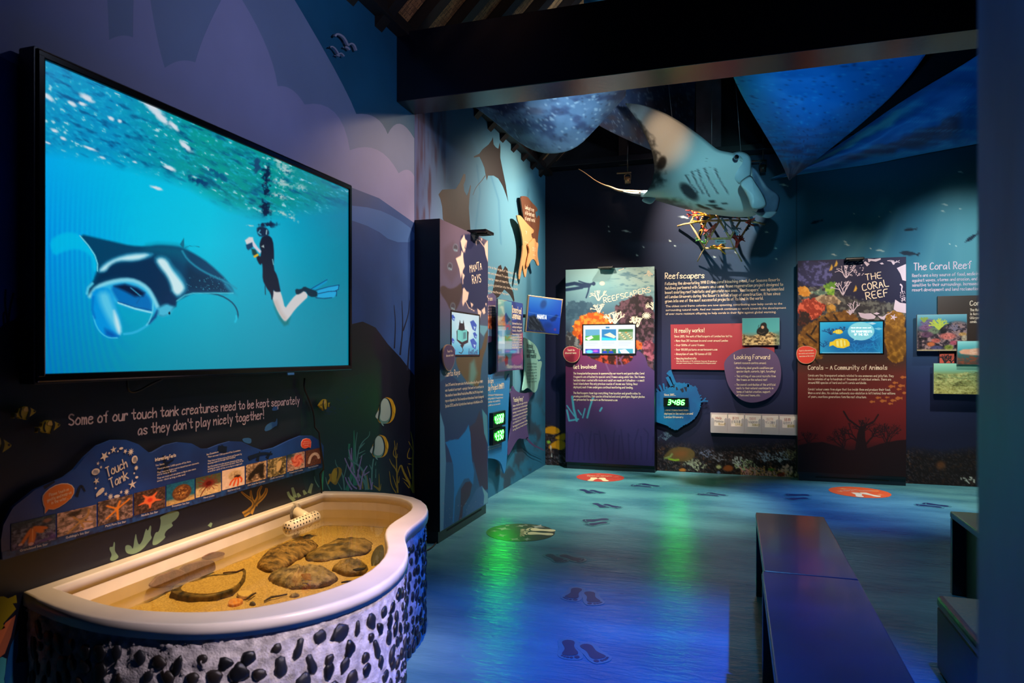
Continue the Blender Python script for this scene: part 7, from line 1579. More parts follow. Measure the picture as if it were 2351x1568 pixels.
# ============================================================ CORAL FRAME WITH CORAL PIECES
E6 = lambda x, y: C(1540, 440, 8.7125, [(x, y)])[0]
def fp(x, y, o): px, py = E6(x, y); return ony(px, py, YB - o)
M_bar = mat('sanded_rebar', (220, 176, 120), .7, var=.2, vscale=40, bump=.3, bscale=150)
cf = thing('coral_nursery', 'spider shaped sand coated coral frame hung on the wall under the ray', 'frame', fp(960, 700, .02))
NB = {'l0': (140, 690, .03), 'l1': (395, 630, .14), 'l2': (670, 1135, .14), 'll': (535, 1395, .03), 'r0': (1880, 655, .03), 'r1': (1600, 600, .14), 'r2': (1270, 1140, .14), 'rl': (1420, 1395, .03), 'a': (585, 605, .30), 'b': (975, 575, .34), 'c': (1390, 580, .30), 'd': (770, 945, .32), 'e': (1185, 940, .32), 'ta': (690, 420, .2), 'tb': (900, 440, .24), 'tc': (1310, 450, .22), 'td': (1500, 430, .12), 'te': (440, 540, .12), 'u1': (560, 250, .1), 'u2': (1380, 250, .1), 'u3': (960, 200, .12)}
for a, b in (('l0', 'l1'), ('l1', 'a'), ('a', 'b'), ('b', 'c'), ('c', 'r1'), ('r1', 'r0'), ('l1', 'l2'), ('l2', 'll'), ('l2', 'r2'), ('r2', 'r1'), ('r2', 'rl'), ('a', 'd'), ('d', 'e'), ('e', 'c'), ('b', 'e'), ('a', 'ta'), ('b', 'tb'), ('c', 'tc'), ('r1', 'td'), ('l1', 'te'), ('b', 'd'), ('te', 'u1'), ('ta', 'u1'), ('tb', 'u3'), ('tc', 'u2'), ('td', 'u2'), ('u1', 'u3'), ('u3', 'u2'), ('l2', 'd'), ('r2', 'e')):
    A, B = fp(*NB[a]), fp(*NB[b]); tube('bar', [A, A.lerp(B, .5) + Vector((0, 0, .004)), B], .011 if (a, b) not in (('l2', 'll'), ('r2', 'rl'), ('l2', 'd'), ('r2', 'e')) else .006, M_bar, cf, 8)
M_tie = mat('black_tie', (16, 16, 18), .5)
pn = Vector((0, -1, 0))
c_ = [fp(888, 965, .32), fp(1098, 965, .32), fp(1096, 1040, .32), fp(886, 1048, .32)]
prism('name_plate', c_, pn, .004, mat('plate_grey', (150, 156, 164), .4), cf)
LT = Let(PlaneY(YB - .3205), .0005); LT.add('REEFSCAPERS', E6(925, 1010), E6(1065, 1010), 2.6, .2, 0).build(M_tie, cf, 'plate_text')
def coral_piece(label, col, root, ang, ln, depth, rad, o, seed, n=2, spread=.6):
    r = random.Random(seed); parts = []
    def grow(x, y, z_, a, l, dp, w_):
        x1, y1, z1 = x + l * math.cos(a), y - l * math.sin(a), z_ + r.uniform(-.02, .03)
        mx, my = (x + x1) / 2 + r.uniform(-.1, .1) * l, (y + y1) / 2 + r.uniform(-.1, .1) * l
        parts.append(tube_data([fp(x, y, z_), fp(mx, my, (z_ + z1) / 2), fp(x1, y1, z1)], [w_, w_ * .95, w_ * (.8 if dp else .5)], 6))
        if dp:
            for k in range(n): grow(x1, y1, z1, a + (k - (n - 1) / 2) * spread + r.uniform(-.35, .35), l * r.uniform(.6, .9), dp - 1, w_ * .78)
            if r.random() < .5: grow(mx, my, z_, a + r.choice((-1, 1)) * 1.0, l * .5, 0, w_ * .6)
    for a in (ang if hasattr(ang, '__len__') else [ang]): grow(root[0], root[1], o, a, ln, depth, rad)
    V, F = merge(parts)
    return tag(ob('coral_branch', V, F, mat('coral_%d_%d_%d' % col, col, .5, var=.15, vscale=30), None, True), label, 'coral', 'coral pieces on the frame')
coral_piece('bright red coral piece at the upper left corner of the coral frame', (206, 56, 52), (570, 600), [2.1], 150, 2, .011, .32, 1, 3, .7)
coral_piece('long yellow coral piece across the left front of the coral frame', (226, 160, 40), (880, 490), [3.7, 3.0], 200, 2, .012, .36, 2, 2, .5)
coral_piece('pink coral piece tied at the front centre of the coral frame', (236, 110, 104), (920, 640), [3.9], 150, 2, .013, .36, 3, 2, .7)
coral_piece('blue grey coral piece with frilled tips, left one of the pair', (126, 146, 178), (1010, 510), [-1.0], 140, 3, .011, .37, 4, 2, .6)
coral_piece('blue grey coral piece nearer the right bar of the frame', (136, 156, 188), (1180, 560), [-1.1], 120, 3, .011, .35, 5, 2, .6)
coral_piece('red looped coral piece at the right corner of the coral frame', (214, 66, 56), (1500, 600), [.35, -.5], 110, 1, .011, .2, 6, 2, .3)
coral_piece('dark red bushy coral piece at the lower right of the coral frame', (178, 34, 30), (1320, 1120), [1.6, 1.2], 130, 2, .011, .2, 7, 3, .8)
coral_piece('green coral piece at the lower left of the coral frame', (56, 130, 48), (690, 1040), [1.4, 2.6], 100, 2, .009, .2, 8, 2, .5)
coral_piece('yellow coral piece along the bottom bar of the coral frame', (214, 150, 36), (800, 1100), [.0, -.2], 140, 2, .012, .2, 9, 2, .5)
coral_piece('small red coral tip showing just below the ray on the frame', (206, 60, 48), (1300, 440), [-1.1, -2.2], 60, 1, .01, .24, 10, 2, .6)
coral_piece('slim red coral piece along the inner left bar of the frame', (214, 60, 40), (610, 670), [-.9], 110, 1, .011, .32, 11, 2, .5)
coral_piece('black coral piece near the right bar of the coral frame', (24, 30, 44), (1500, 780), [1.0], 90, 1, .012, .18, 12, 2, .5)

# ============================================================ HANGING RAY MODEL
def ray_model():
    t = thing('manta_ray_model', 'full-size manta ray model hanging below the ceiling, pale belly towards the room', 'model', atd(1600, 430, 6.5))
    st = [(1.0, (1437, 237), (1436, 239), 6.0), (.93, (1462, 238), (1450, 258), 6.02), (.85, (1490, 245), (1467, 284), 6.06), (.72, (1532, 262), (1487, 322), 6.14), (.58, (1572, 286), (1499, 356), 6.22), (.44, (1612, 315), (1503, 390), 6.28), (.3, (1648, 345), (1497, 418), 6.33), (.18, (1690, 352), (1487, 437), 6.36), (.08, (1724, 372), (1479, 446), 6.4), (0, (1728, 410), (1476, 450), 6.46), (-.08, (1732, 446), (1484, 454), 6.52), (-.18, (1742, 478), (1508, 461), 6.6), (-.3, (1736, 493), (1545, 472), 6.72), (-.45, (1716, 496), (1580, 482), 6.88), (-.65, (1690, 492), (1610, 480), 7.02), (-.85, (1660, 478), (1625, 468), 7.12), (-1.0, (1640, 455), (1638, 453), 7.16)]
    sv = [q[0] for q in st][::-1]
    def at(s, k, c): return np.interp(s, sv, [q[k][c] if hasattr(q[k], '__len__') else q[k] for q in st][::-1])
    NS, NT = 150, 110
    P = np.zeros((NS + 1, NT + 1, 3)); Sx_ = np.linspace(-1, 1, NS + 1); Tx_ = (1 - np.cos(np.linspace(0, math.pi, NT + 1))) / 2
    for i, s in enumerate(Sx_):
        L_ = np.array(atd(at(s, 1, 0), at(s, 1, 1), at(s, 3, 0))); T_ = np.array(atd(at(s, 2, 0), at(s, 2, 1), at(s, 3, 0) + .02))
        P[i] = L_ + (T_ - L_) * Tx_[:, None]
    # smooth the stations
    for _ in range(6): P[1:-1] = (P[:-2] + 2 * P[1:-1] + P[2:]) / 4
    dS = np.gradient(P, axis=0); dT = np.gradient(P, axis=1); N = np.cross(dS, dT); N /= np.linalg.norm(N, axis=2, keepdims=True) + 1e-9
    camv = np.array((0, 0, EYE)) - P; flip = np.sign((N * camv).sum(-1)); 
    N = N * np.sign(flip.mean() if abs(flip.mean()) > 0 else 1)
    for _ in range(10): N[1:-1, 1:-1] = (N[:-2, 1:-1] + N[2:, 1:-1] + N[1:-1, :-2] + N[1:-1, 2:]) / 4
    N /= np.linalg.norm(N, axis=2, keepdims=True) + 1e-9
    Sg, Tg = np.meshgrid(Sx_, Tx_, indexing='ij')
    prof = np.sqrt(np.clip(Tg, 0, 1)) * (1 - Tg) * 2.1 * (1 - np.abs(Sg) ** 6)
    belly = prof * (.018 + .075 * np.exp(-(Sg / .34) ** 2)); back = prof * (.02 + .09 * np.exp(-(Sg / .3) ** 2))
    A, B = P + N * belly[..., None], P - N * back[..., None]
    def pix(Q): D = -SN * Q[..., 0] + CS * Q[..., 1]; return CX + FPX * (CS * Q[..., 0] + SN * Q[..., 1]) / D, HY - FPX * (Q[..., 2] - EYE) / D
    X, Y = pix(A)
    cv = Cv((0, 0, 0), (1, 0, 0), (0, 0, 1), NT, NS, (196, 200, 198)); cv.X, cv.Y = X, Y; Rr = lambda pts: C(1250, 160, 3.267, pts)
    n = vnoise(X / 9, Y / 9, 4, 3)
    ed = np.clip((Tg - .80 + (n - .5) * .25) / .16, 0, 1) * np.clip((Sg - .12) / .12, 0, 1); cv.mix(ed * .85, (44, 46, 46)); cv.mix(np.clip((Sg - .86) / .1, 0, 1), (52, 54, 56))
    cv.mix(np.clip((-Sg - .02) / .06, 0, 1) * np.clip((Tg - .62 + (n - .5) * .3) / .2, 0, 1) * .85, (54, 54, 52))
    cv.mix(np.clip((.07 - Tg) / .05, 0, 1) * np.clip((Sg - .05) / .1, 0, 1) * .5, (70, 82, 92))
    for x, y, rx, ry, r_ in ((1085, 915, 26, 12, .75), (1258, 988, 8, 3, .05), (1260, 1018, 14, 2.6, .08), (1350, 1002, 7, 2, 0), (1200, 1035, 16, 2.6, .25), (1310, 1042, 14, 2, .1), (1170, 1020, 10, 2, .3), (880, 700, 10, 16, .3)): cv.ell(*Rr([(x, y)])[0], rx, ry, (30, 28, 26), .5, .9, r_)
    for a, b, w_ in (((1280, 745), (1375, 925), 3.4), ((1200, 740), (1300, 930), 3.4), ((1150, 750), (1235, 950), 3.4), ((1105, 765), (1190, 930), 3.4), ((1060, 790), (1150, 920), 3.4)): cv.line(Rr([a, ((a[0] + b[0]) / 2 - 8, (a[1] + b[1]) / 2 + 4), b]), w_, (60, 56, 60), 2.2, .9); cv.line(Rr([(a[0] - 12, a[1] + 14), (b[0] - 14, b[1] - 6)]), 4, (226, 214, 218), 3, .6)
    r = np.random.RandomState(2)
    for k in range(26): cv.ell(r.uniform(1540, 1730), r.uniform(360, 480), .9, .9, (40, 44, 48), .5, .8)
    ca = cv.a.reshape(-1, 3); cb_ = np.zeros_like(ca) + np.array((38, 44, 52))
    n1 = (NS + 1) * (NT + 1); idx = np.arange(n1).reshape(NS + 1, NT + 1)
    F = np.concatenate([np.stack([idx[:-1, :-1], idx[1:, :-1], idx[1:, 1:], idx[:-1, 1:]], -1).reshape(-1, 4), np.stack([idx[:-1, :-1], idx[:-1, 1:], idx[1:, 1:], idx[1:, :-1]], -1).reshape(-1, 4) + n1]).tolist()
    for e in (idx[:, 0], idx[:, -1], idx[0], idx[-1]):
        for k in range(len(e) - 1): F.append([int(e[k]), int(e[k + 1]), int(e[k + 1] + n1), int(e[k] + n1)])
    cc = np.clip(np.concatenate([ca, cb_]) / 255, 0, 1); cc = np.where(cc <= .04045, cc / 12.92, ((cc + .055) / 1.055) ** 2.4)
    V = np.concatenate([A.reshape(-1, 3), B.reshape(-1, 3)])
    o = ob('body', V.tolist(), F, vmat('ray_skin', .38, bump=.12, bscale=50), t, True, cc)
    bm = bmesh.new(); bm.from_mesh(o.data); bmesh.ops.remove_doubles(bm, verts=bm.verts, dist=.0004); bmesh.ops.recalc_face_normals(bm, faces=bm.faces[:]); bm.to_mesh(o.data); bm.free()
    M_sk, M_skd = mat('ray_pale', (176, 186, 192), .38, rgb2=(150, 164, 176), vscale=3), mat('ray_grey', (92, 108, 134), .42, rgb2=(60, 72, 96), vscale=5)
    H = lambda pts: C(1690, 300, 7.125, pts)
    def lobe(name, pts, d0, d1, thick, m, bulge):
        """rounded paddle: outline in the photograph, depth running d0->d1 from top to bottom, domed towards the room"""
        pp = smooth_pts(pts, 2); ys_ = [p[1] for p in pp]; y0, y1 = min(ys_), max(ys_)
        cx = sum(p[0] for p in pp) / len(pp); cy = sum(p[1] for p in pp) / len(pp); V, F = [], []; K = 7; n = len(pp)
        for side in (1, -1):
            for k in range(K + 1):
                f = 1 - k / (K + .0)
                for x, y in pp:
                    X_, Y_ = cx + (x - cx) * f, cy + (y - cy) * f; D = d0 + (d1 - d0) * (Y_ - y0) / (y1 - y0)
                    V.append(atd(X_, Y_, D - side * (thick * math.sqrt(max(0, 1 - f * f)) + (bulge * (1 - f * f) if side > 0 else -bulge * (1 - f * f) * .6))))
            o_ = 0 if side > 0 else (K + 1) * n
            for k in range(K):
                for i in range(n): j = (i + 1) % n; F.append((o_ + k * n + i, o_ + k * n + j, o_ + (k + 1) * n + j, o_ + (k + 1) * n + i))
        ob_ = ob(name, V, F, m, t, True); bm = bmesh.new(); bm.from_mesh(ob_.data); bmesh.ops.remove_doubles(bm, verts=bm.verts, dist=.0006); bmesh.ops.recalc_face_normals(bm, faces=bm.faces[:]); bm.to_mesh(ob_.data); bm.free()
        return ob_
    hd = lobe('head', H([(-150, 420), (-60, 360), (40, 338), (130, 350), (210, 395), (250, 470), (250, 600), (245, 740), (190, 860), (100, 880), (0, 860), (-100, 760), (-160, 600)]), 6.395, 6.41, .045, M_sk, .005)
    lobe('cephalic_lobe', H([(40, 860), (150, 760), (245, 720), (300, 820), (380, 940), (440, 1040), (495, 1165), (498, 1230), (440, 1268), (340, 1290), (265, 1280), (232, 1230), (205, 1120), (140, 990)]), 6.3, 6.22, .016, M_sk, .03)
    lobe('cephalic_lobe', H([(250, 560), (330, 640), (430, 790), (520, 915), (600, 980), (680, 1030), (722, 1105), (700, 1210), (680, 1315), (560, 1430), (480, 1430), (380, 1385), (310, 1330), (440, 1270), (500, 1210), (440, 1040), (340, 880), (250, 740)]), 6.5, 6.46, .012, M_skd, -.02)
    lobe('lip', H([(240, 1310), (330, 1345), (450, 1330), (600, 1320), (684, 1318), (640, 1370), (560, 1432), (470, 1430), (370, 1395), (290, 1345)]), 6.42, 6.4, .01, M_sk, .01)
    e = atd(*H([(8, 430)])[0], 6.24); u = Vector((0, 0, 1)); g = (Vector((0, 0, EYE)) - e).normalized()
    tube('eye', [e - g * .02, e + g * .004], [.021, .02], mat('eye_black', (8, 8, 9), .1, spec=.8), hd, 18); tube('eye_ring', [e - g * .022, e - g * .004], .026, mat('eye_ring', (120, 140, 170), .4), hd, 18)
    G = lambda pts: C(1230, 350, 5.407, pts)
    lobe('pelvic_fin', G([(1285, 478), (1340, 470), (1460, 475), (1510, 500), (1440, 545), (1340, 560), (1290, 545), (1278, 510)]), 6.5, 6.52, .012, M_sk, .01)
    lobe('pelvic_fin', G([(1315, 590), (1340, 560), (1420, 550), (1500, 540), (1480, 600), (1430, 645), (1370, 632), (1330, 612)]), 6.52, 6.53, .012, M_sk, .01)
    tp = smooth_pts(G([(1310, 500), (1180, 488), (1090, 482), (1010, 466), (930, 430), (840, 402), (740, 350), (660, 290), (590, 240), (530, 206)]), 1, False)
    tube('tail', [atd(x, y, 6.5 + .5 * i / len(tp)) for i, (x, y) in enumerate(tp)], [.022 - .018 * min(1, i / (len(tp) * .6)) for i in range(len(tp))], mat('tail_tan', (104, 76, 50), .5), t, 8)
    tube('tail_keel', [atd(x, y, 6.51) for x, y in G([(1300, 520), (1200, 515), (1130, 500), (1080, 486)])], [.022, .016, .01, .004], mat('tail_dark', (34, 36, 40), .5), t, 8)
    M_w = mat('steel_wire', (150, 150, 156), .4, .8)
    for (x0, y0), (x1, y1), D0, D1 in (((1526, 110), (1545, 287), 6.2, 6.2), ((1684, 130), (1701, 349), 6.35, 6.38), ((1634, 130), (1634, 352), 6.5, 6.5)): tube('suspension_wire', [atd(x0, y0, D0), atd(x1, y1, D1)], .0022, M_w, t, 6)
    return t
ray_model()

# ============================================================ HANGING FABRICS
def fabric(label, up, lo, D0, D1, kind, seed, NU=90, NV=50, wr=.06):
    def rs(c, n):
        c = np.array(smooth_pts([tuple(map(float, p)) for p in c], 2, False)); l = np.r_[0, np.cumsum(np.hypot(*np.diff(c, axis=0).T))]; s = np.linspace(0, l[-1], n); return np.stack([np.interp(s, l, c[:, 0]), np.interp(s, l, c[:, 1])], 1)
    A, B = rs(up, NU + 1), rs(lo, NU + 1); V = []; X = np.zeros((NV + 1, NU + 1)); Y = np.zeros_like(X)
    U_, V_ = np.meshgrid(np.linspace(0, 1, NU + 1), np.linspace(0, 1, NV + 1))
    dz = (vnoise(U_ * 5, V_ * 2.5, seed, 3) - .5) * wr * 2 * np.clip(V_ * 4, 0, 1)
    for j in range(NV + 1):
        f = j / NV; P = A * (1 - f) + B * f
        for i in range(NU + 1):
            u = i / NU; D = (D0[0] * (1 - u) + D0[1] * u) * (1 - f) + (D1[0] * (1 - u) + D1[1] * u) * f - .25 * math.sin(math.pi * f) * math.sin(math.pi * u) + dz[j, i]
            V.append(atd(P[i, 0], P[i, 1], D)); X[j, i], Y[j, i] = P[i]
    cv = Cv((0, 0, 0), (1, 0, 0), (0, 0, 1), NU, NV); cv.X, cv.Y = X, Y
    n = vnoise(X / 34, Y / 16, seed, 4); n2 = vnoise(X / 4.5, Y / 4.5, seed + 5, 2)
    if kind == 'grey':
        cv.a[:] = (84, 112, 142); cv.mix(np.clip((n - .45) * 5, 0, 1) * .8, (44, 58, 92)); cv.mix(np.clip((Y - 300) / 60, 0, 1) * .5, (130, 146, 156)); cv.mix(np.clip((n2 - .72) * 14, 0, 1) * .55, (176, 196, 206)); cv.mix(np.clip((.26 - n2) * 14, 0, 1) * .6, (40, 48, 70)); cv.mix(np.clip((X - 1370) / 60, 0, 1) * .5, (92, 66, 62))
    elif kind == 'dusk':
        cv.a[:] = (60, 70, 104); cv.mix(np.clip((n - .45) * 5, 0, 1) * .7, (80, 56, 70)); cv.mix(np.clip((n2 - .7) * 14, 0, 1) * .6, (160, 170, 190)); cv.mix(np.clip((250 - Y) / 60, 0, 1) * .4, (50, 92, 140))
    elif kind == 'blue':
        cv.a[:] = (10, 96, 160); cv.mix(np.clip((1800 - X) / 110, 0, 1) * np.clip((320 - Y) / 100, 0, 1) * .8, (20, 150, 184)); cv.mix(np.clip((n2 - .74) * 14, 0, 1) * .35, (90, 170, 200)); cv.mix(np.clip((.27 - n2) * 14, 0, 1) * .6, (6, 40, 80)); w_ = np.clip((Y - 260) / 90, 0, 1); cv.mix(w_ * np.clip((vnoise(X / 30, Y / 5, seed + 2, 3) - .46) * 6, 0, 1) * .7, (62, 56, 96)); cv.mix(np.clip((Y - 360) / 30, 0, 1) * .7, (96, 62, 76)); cv.mix(np.clip((X - 2000) / 100, 0, 1) * .4, (10, 70, 150))
    else:
        cv.a[:] = (16, 84, 150); t_ = V_ + (n - .5) * .25; cv.mix(np.clip((t_ - .05) / .1, 0, 1) * np.clip((.36 - t_) / .1, 0, 1) * .8 * np.clip((2130 - X) / 80, 0, 1), (110, 166, 176)); cv.mix(np.clip((t_ - .58) / .06, 0, 1) * np.clip((.9 - t_) / .1, 0, 1) * np.clip((X - 1900) / 60, 0, 1) * np.clip((2215 - X) / 20, 0, 1) * .9, (62, 50, 84)); cv.mix(np.clip((t_ - .88) / .08, 0, 1) * .6, (40, 130, 180)); cv.mix(np.clip((vnoise(X / 60, Y / 5, 9, 3) - .55) * 6, 0, 1) * .4, (70, 150, 190))
    c = np.clip(cv.a.reshape(-1, 3) / 255, 0, 1); c = np.where(c <= .04045, c / 12.92, ((c + .055) / 1.055) ** 2.4)
    # cloth has two faces and a little thickness
    n1 = len(V); V2 = V + [v + Vector((0, .004, .002)) for v in V]; W_ = NU + 1
    F = []
    for j in range(NV):
        for i in range(NU):
            a = j * W_ + i; F.append((a, a + 1, a + W_ + 1, a + W_)); F.append((n1 + a, n1 + a + W_, n1 + a + W_ + 1, n1 + a + 1))
    bd = [j * W_ for j in range(NV + 1)] + [NV * W_ + i for i in range(1, W_)] + [j * W_ + NU for j in range(NV - 1, -1, -1)] + list(range(NU - 1, 0, -1))
    for k in range(len(bd)): a, b = bd[k], bd[(k + 1) % len(bd)]; F.append((a, b, b + n1, a + n1))
    return tag(ob('printed_fabric', V2, F, vmat('cloth_print', .6, bump=.15, bscale=25), None, True, np.concatenate([c, c])), label, 'fabric', 'printed water fabrics under the ceiling')
fabric('grey blue bubble printed fabric swag nearest the left wall', [(1082, 226), (1150, 165), (1260, 130), (1445, 135)], [(1080, 238), (1140, 283), (1200, 336), (1255, 356), (1320, 345), (1372, 292), (1436, 222)], (5.35, 6.0), (5.45, 6.1), 'grey', 3)
fabric('dusky purple fabric hanging behind the raised wing of the ray', [(1330, 140), (1450, 120), (1600, 110)], [(1345, 272), (1421, 313), (1501, 347), (1550, 372), (1590, 395)], (6.5, 6.9), (6.6, 7.1), 'dusk', 5)
fabric('triangular bright blue water printed fabric pointing down right of the ray', [(1668, 140), (1700, 215), (1745, 290), (1790, 365), (1811, 413)], [(2150, 90), (2080, 190), (1990, 275), (1890, 355), (1813, 414)], (5.7, 6.6), (5.9, 6.62), 'blue', 7)
fabric('long blue wave printed fabric sweeping up to the right', [(2340, 60), (2235, 135), (2080, 225), (1960, 310), (1870, 368), (1770, 409)], [(2340, 312), (2235, 332), (2100, 357), (1990, 380), (1880, 394), (1770, 412)], (6.0, 7.2), (6.3, 7.25), 'wave', 9)
fabric('strip of blue fabric visible above the dark beam', [(1345, -70), (1600, -90)], [(1340, 8), (1420, 12), (1600, -30)], (4.9, 5.2), (4.9, 5.2), 'blue', 11, 40, 16)

# ============================================================ CEILING SPOT FIXTURES AND POSTS
M_br = mat('spot_bronze', (120, 96, 70), .35, .6)
def fixture(label, px, py, D, m):
    c = atd(px, py, D); t = thing('track_spotlight', label, 'lamp', c)
    k = D / FPX
    tube('lamp_can', [c + Vector((0, 0, 7 * k)), c - Vector((0, 0, 8 * k))], [7.5 * k, 6.5 * k], m, t, 16)
    tube('lens_ring', [c - Vector((0, 0, 8 * k)), c - Vector((0, 0, 9.5 * k))], [6.8 * k, 6.6 * k], M_dev, t, 16)
    tube('yoke', [c + Vector((-7 * k, 0, 2 * k)), c + Vector((-7 * k, 0, 12 * k)), c + Vector((0, 0, 16 * k)), c + Vector((7 * k, 0, 12 * k)), c + Vector((7 * k, 0, 2 * k))], 1.2 * k, m, t, 6)
    tube('arm', [c + Vector((8 * k, 0, 17 * k)), c + Vector((-25 * k, 0, 18 * k))], 2 * k, m, t, 8)
    tube('rod', [c + Vector((0, 0, 16 * k)), c + Vector((0, 0, 150 * k))], 1.2 * k, M_dev, t, 6)
    return t
fixture('small bronze spotlight on a bracket left of the ray tail', 1441, 414, 7.15, M_br)
fixture('faint dark spotlight between the ray head and the triangular fabric', 1752, 386, 7.2, mat('spot_dark', (40, 34, 34), .4, .5))
tag(box('trim_2', (ony(1598, 300, 7.75).x, 7.74, 3.43), (ony(1656, 300, 7.75).x, 7.81, 5.6), mat('post_grey', (56, 54, 66), .6, var=.2), None), kind='structure')
tag(box('trim_3', (ony(1420, 300, 7.75).x, 7.76, 3.43), (ony(1440, 300, 7.75).x, 7.81, 5.4), M_rafter, None), kind='structure')
tag(box('trim_4', (XL, 7.62, 3.435), (4.6, 7.80, 3.50), M_blackpaint, None), kind='structure')

# ============================================================ ANGLED MONITOR
o_ = atd(1250, 723, 7.0); TL, TR, BL, BR = atd(1213, 677, 6.95), atd(1293, 687, 7.1), atd(1206, 762, 6.95), atd(1282, 769, 7.1)
PM = PlaneG(o_, (TR - TL) + (BR - BL), (TL - BL) + (TR - BR))
mn = thing('monitor', 'small flat monitor on a swivel arm tilted in the room corner', 'monitor', o_)
mc = [PM(1213, 677), PM(1293, 687), PM(1282, 769), PM(1206, 762)]
prism('frame', mc, PM.n, .03, mat('frame_champagne', (196, 164, 132), .35, .4), mn, .004)
ctr = sum(mc, Vector()) / 4
S = Cv(tuple(ctr + (mc[0] - ctr) * .93 + PM.n * .002), tuple(ctr + (mc[1] - ctr) * .93 + PM.n * .002), tuple(ctr + (mc[3] - ctr) * .93 + PM.n * .002), 90, 86, uv=True)
S.grad([(0, (70, 150, 226)), (40, (30, 100, 206)), (100, (10, 40, 120))]); S.mix(np.clip((S.X - 55) / 45, 0, 1) * .6, (16, 70, 200))
S.poly([(2, 58), (20, 52), (40, 72), (56, 98), (2, 98)], (26, 34, 44), 8); S.mix(np.clip((vnoise((S.X + S.Y) / 20, (S.Y - S.X) / 4, 3, 3) - .5) * 5, 0, 1) * (S.X + 30 < S.Y) * .5, (80, 90, 100)); S.ell(44, 18, 9, 13, (40, 70, 130), .7, .7, .3); S.poly([(66, 60), (86, 44), (92, 46), (84, 62), (74, 66)], (10, 44, 110), 5); S.ell(64, 78, 12, 8, (10, 50, 120), .9, .6); S.ell(86, 88, 4, 4, (130, 60, 130), .9, .7)
S.line([(2, 46), (98, 50)], 1.2, (120, 170, 226), 1.5, .6)
ms_ = S.build('screen', vmat('screen_picture', .25, emit=.92), mn, PM.n)
LT = Let(PM, .004); LT.add('MANTA', (1233, 731), (1254, 733), 9, .13, 0).build(mat('screen_white_text', (240, 250, 250), .4, emit=.9), ms_, 'screen_text')
bk = ctr - PM.n * .03; box('back_cover', bk + Vector((-.08, .03, -.08)), bk + Vector((.08, .06, .08)), M_tvb, mn)
tube('swivel_arm', [bk + Vector((0, .03, 0)), bk + Vector((-.15, .06, 0)), Vector((XL + .0, bk.y + .05, bk.z))], .018, M_tvb, mn, 8)

# ============================================================ FLOOR STICKERS
def foot(side):
    s = side
    sole = [(.0, -.118), (.028, -.11), (.04, -.085), (.034, -.05), (.028, -.015), (.036, .02), (.05, .05), (.046, .072), (.02, .082), (-.014, .08), (-.034, .065), (-.038, .04), (-.026, .0), (-.022, -.04), (-.032, -.075), (-.028, -.105)]
    toes = [(-.026, .098, .015), (.004, .104, .010), (.023, .1, .009), (.038, .092, .008), (.05, .08, .007)]
    return [(s * x, y) for x, y in sole], [(s * x, y, r) for x, y, r in toes]
def flat(name, pts, z, m, parent, th=.0012):
    return prism(name, [Vector((x, y, z)) for x, y in pts], (0, 0, 1), th, m, parent)
def xf(pts, c, a, sc=1.0):
    return [(c[0] + sc * (x * math.cos(a) - y * math.sin(a)), c[1] + sc * (x * math.sin(a) + y * math.cos(a))) for x, y in pts]
M_fbk, M_fin = mat('sticker_backing', (70, 124, 130), .3), mat('footprint_ink', (30, 40, 78), .35)
def footprints(label, feet, sc=1.0):
    """feet: ((heel, toe, side), ...) as seen on the floor"""
    cs_ = [onz(*p, 0) for f in feet for p in f[:2]]; c = sum(cs_, Vector()) / len(cs_)
    t = thing('footprint_sticker', label, 'floor sticker', (c.x, c.y, 0), 'footprint stickers on the floor')
    for k, (h, e, s) in enumerate(feet):
        A, B = onz(*h, 0), onz(*e, 0); d = B - A; ang = math.atan2(d.y, d.x) - math.pi / 2; L_ = min(max(d.length / .215, .8), 1.15); o = (A + B) / 2
        sole, toes = foot(s); o = (o.x, o.y)
        hull = [(0, -.145), (.055, -.13), (.064, -.05), (.058, -.01), (.072, .05), (.072, .09), (.05, .118), (.0, .135), (-.05, .128), (-.062, .075), (-.056, .03), (-.052, -.05), (-.056, -.11)]
        flat('backing', smooth_pts(xf([(s * x, y) for x, y in hull], o, ang, L_), 1), .0014 + .0004 * k, M_fbk, t, .0012)
        so = flat('sole', smooth_pts(xf(sole, o, ang, L_), 1), .0026, M_fin, t, .0006)
        for x, y, r in toes: flat('toe', xf([(x + r * math.cos(q * .785), y + r * 1.2 * math.sin(q * .785)) for q in range(8)], o, ang, L_), .0026, M_fin, so, .0006)
    return t
PI = math.pi
def F7(*ft): return [((980 + a / 3.086, 1060 + b / 3.086), (980 + c / 3.086, 1060 + d / 3.086), s) for a, b, c, d, s in ft]
footprints('blue footprint pair nearest the camera in the blue pool of light', F7((1005, 1270, 1030, 1392, 1), (1115, 1302, 1235, 1412, -1)))
footprints('footprint pair beside the pale reflected patch, toes towards the camera', F7((1070, 900, 1020, 980, 1), (1145, 925, 1185, 1010, -1)))
footprints('footprint pair just in front of the black ray disc', F7((862, 660, 965, 708, 1), (955, 665, 1095, 706, -1)))
footprints('footprint pair to the right of the black ray disc, toes left', F7((1280, 408, 1115, 424, 1), (1265, 430, 1140, 449, -1)))
footprints('second footprint pair below the round red disc', F7((1190, 296, 1268, 326, 1), (1262, 304, 1358, 328, -1)))
footprints('footprint pair directly below the round red disc', F7((1097, 198, 1175, 225, 1), (1165, 204, 1240, 224, -1)))
footprints('footprint pair just right of the round red disc', F7((1640, 176, 1510, 158, 1), (1585, 180, 1450, 168, -1)))
footprints('footprint pair on the floor in front of the leaflet rack, toes left', F7((2110, 240, 1990, 222, 1), (2060, 242, 1920, 230, -1)))
footprints('footprint pair left of the orange disc in blue light', [((1856, 1137), (1806, 1137), 1), ((1852, 1144), (1808, 1146), -1)])
footprints('footprint pair to the right of the orange disc', [((2176, 1163), (2120, 1156), 1), ((2160, 1165), (2104, 1159), -1)])
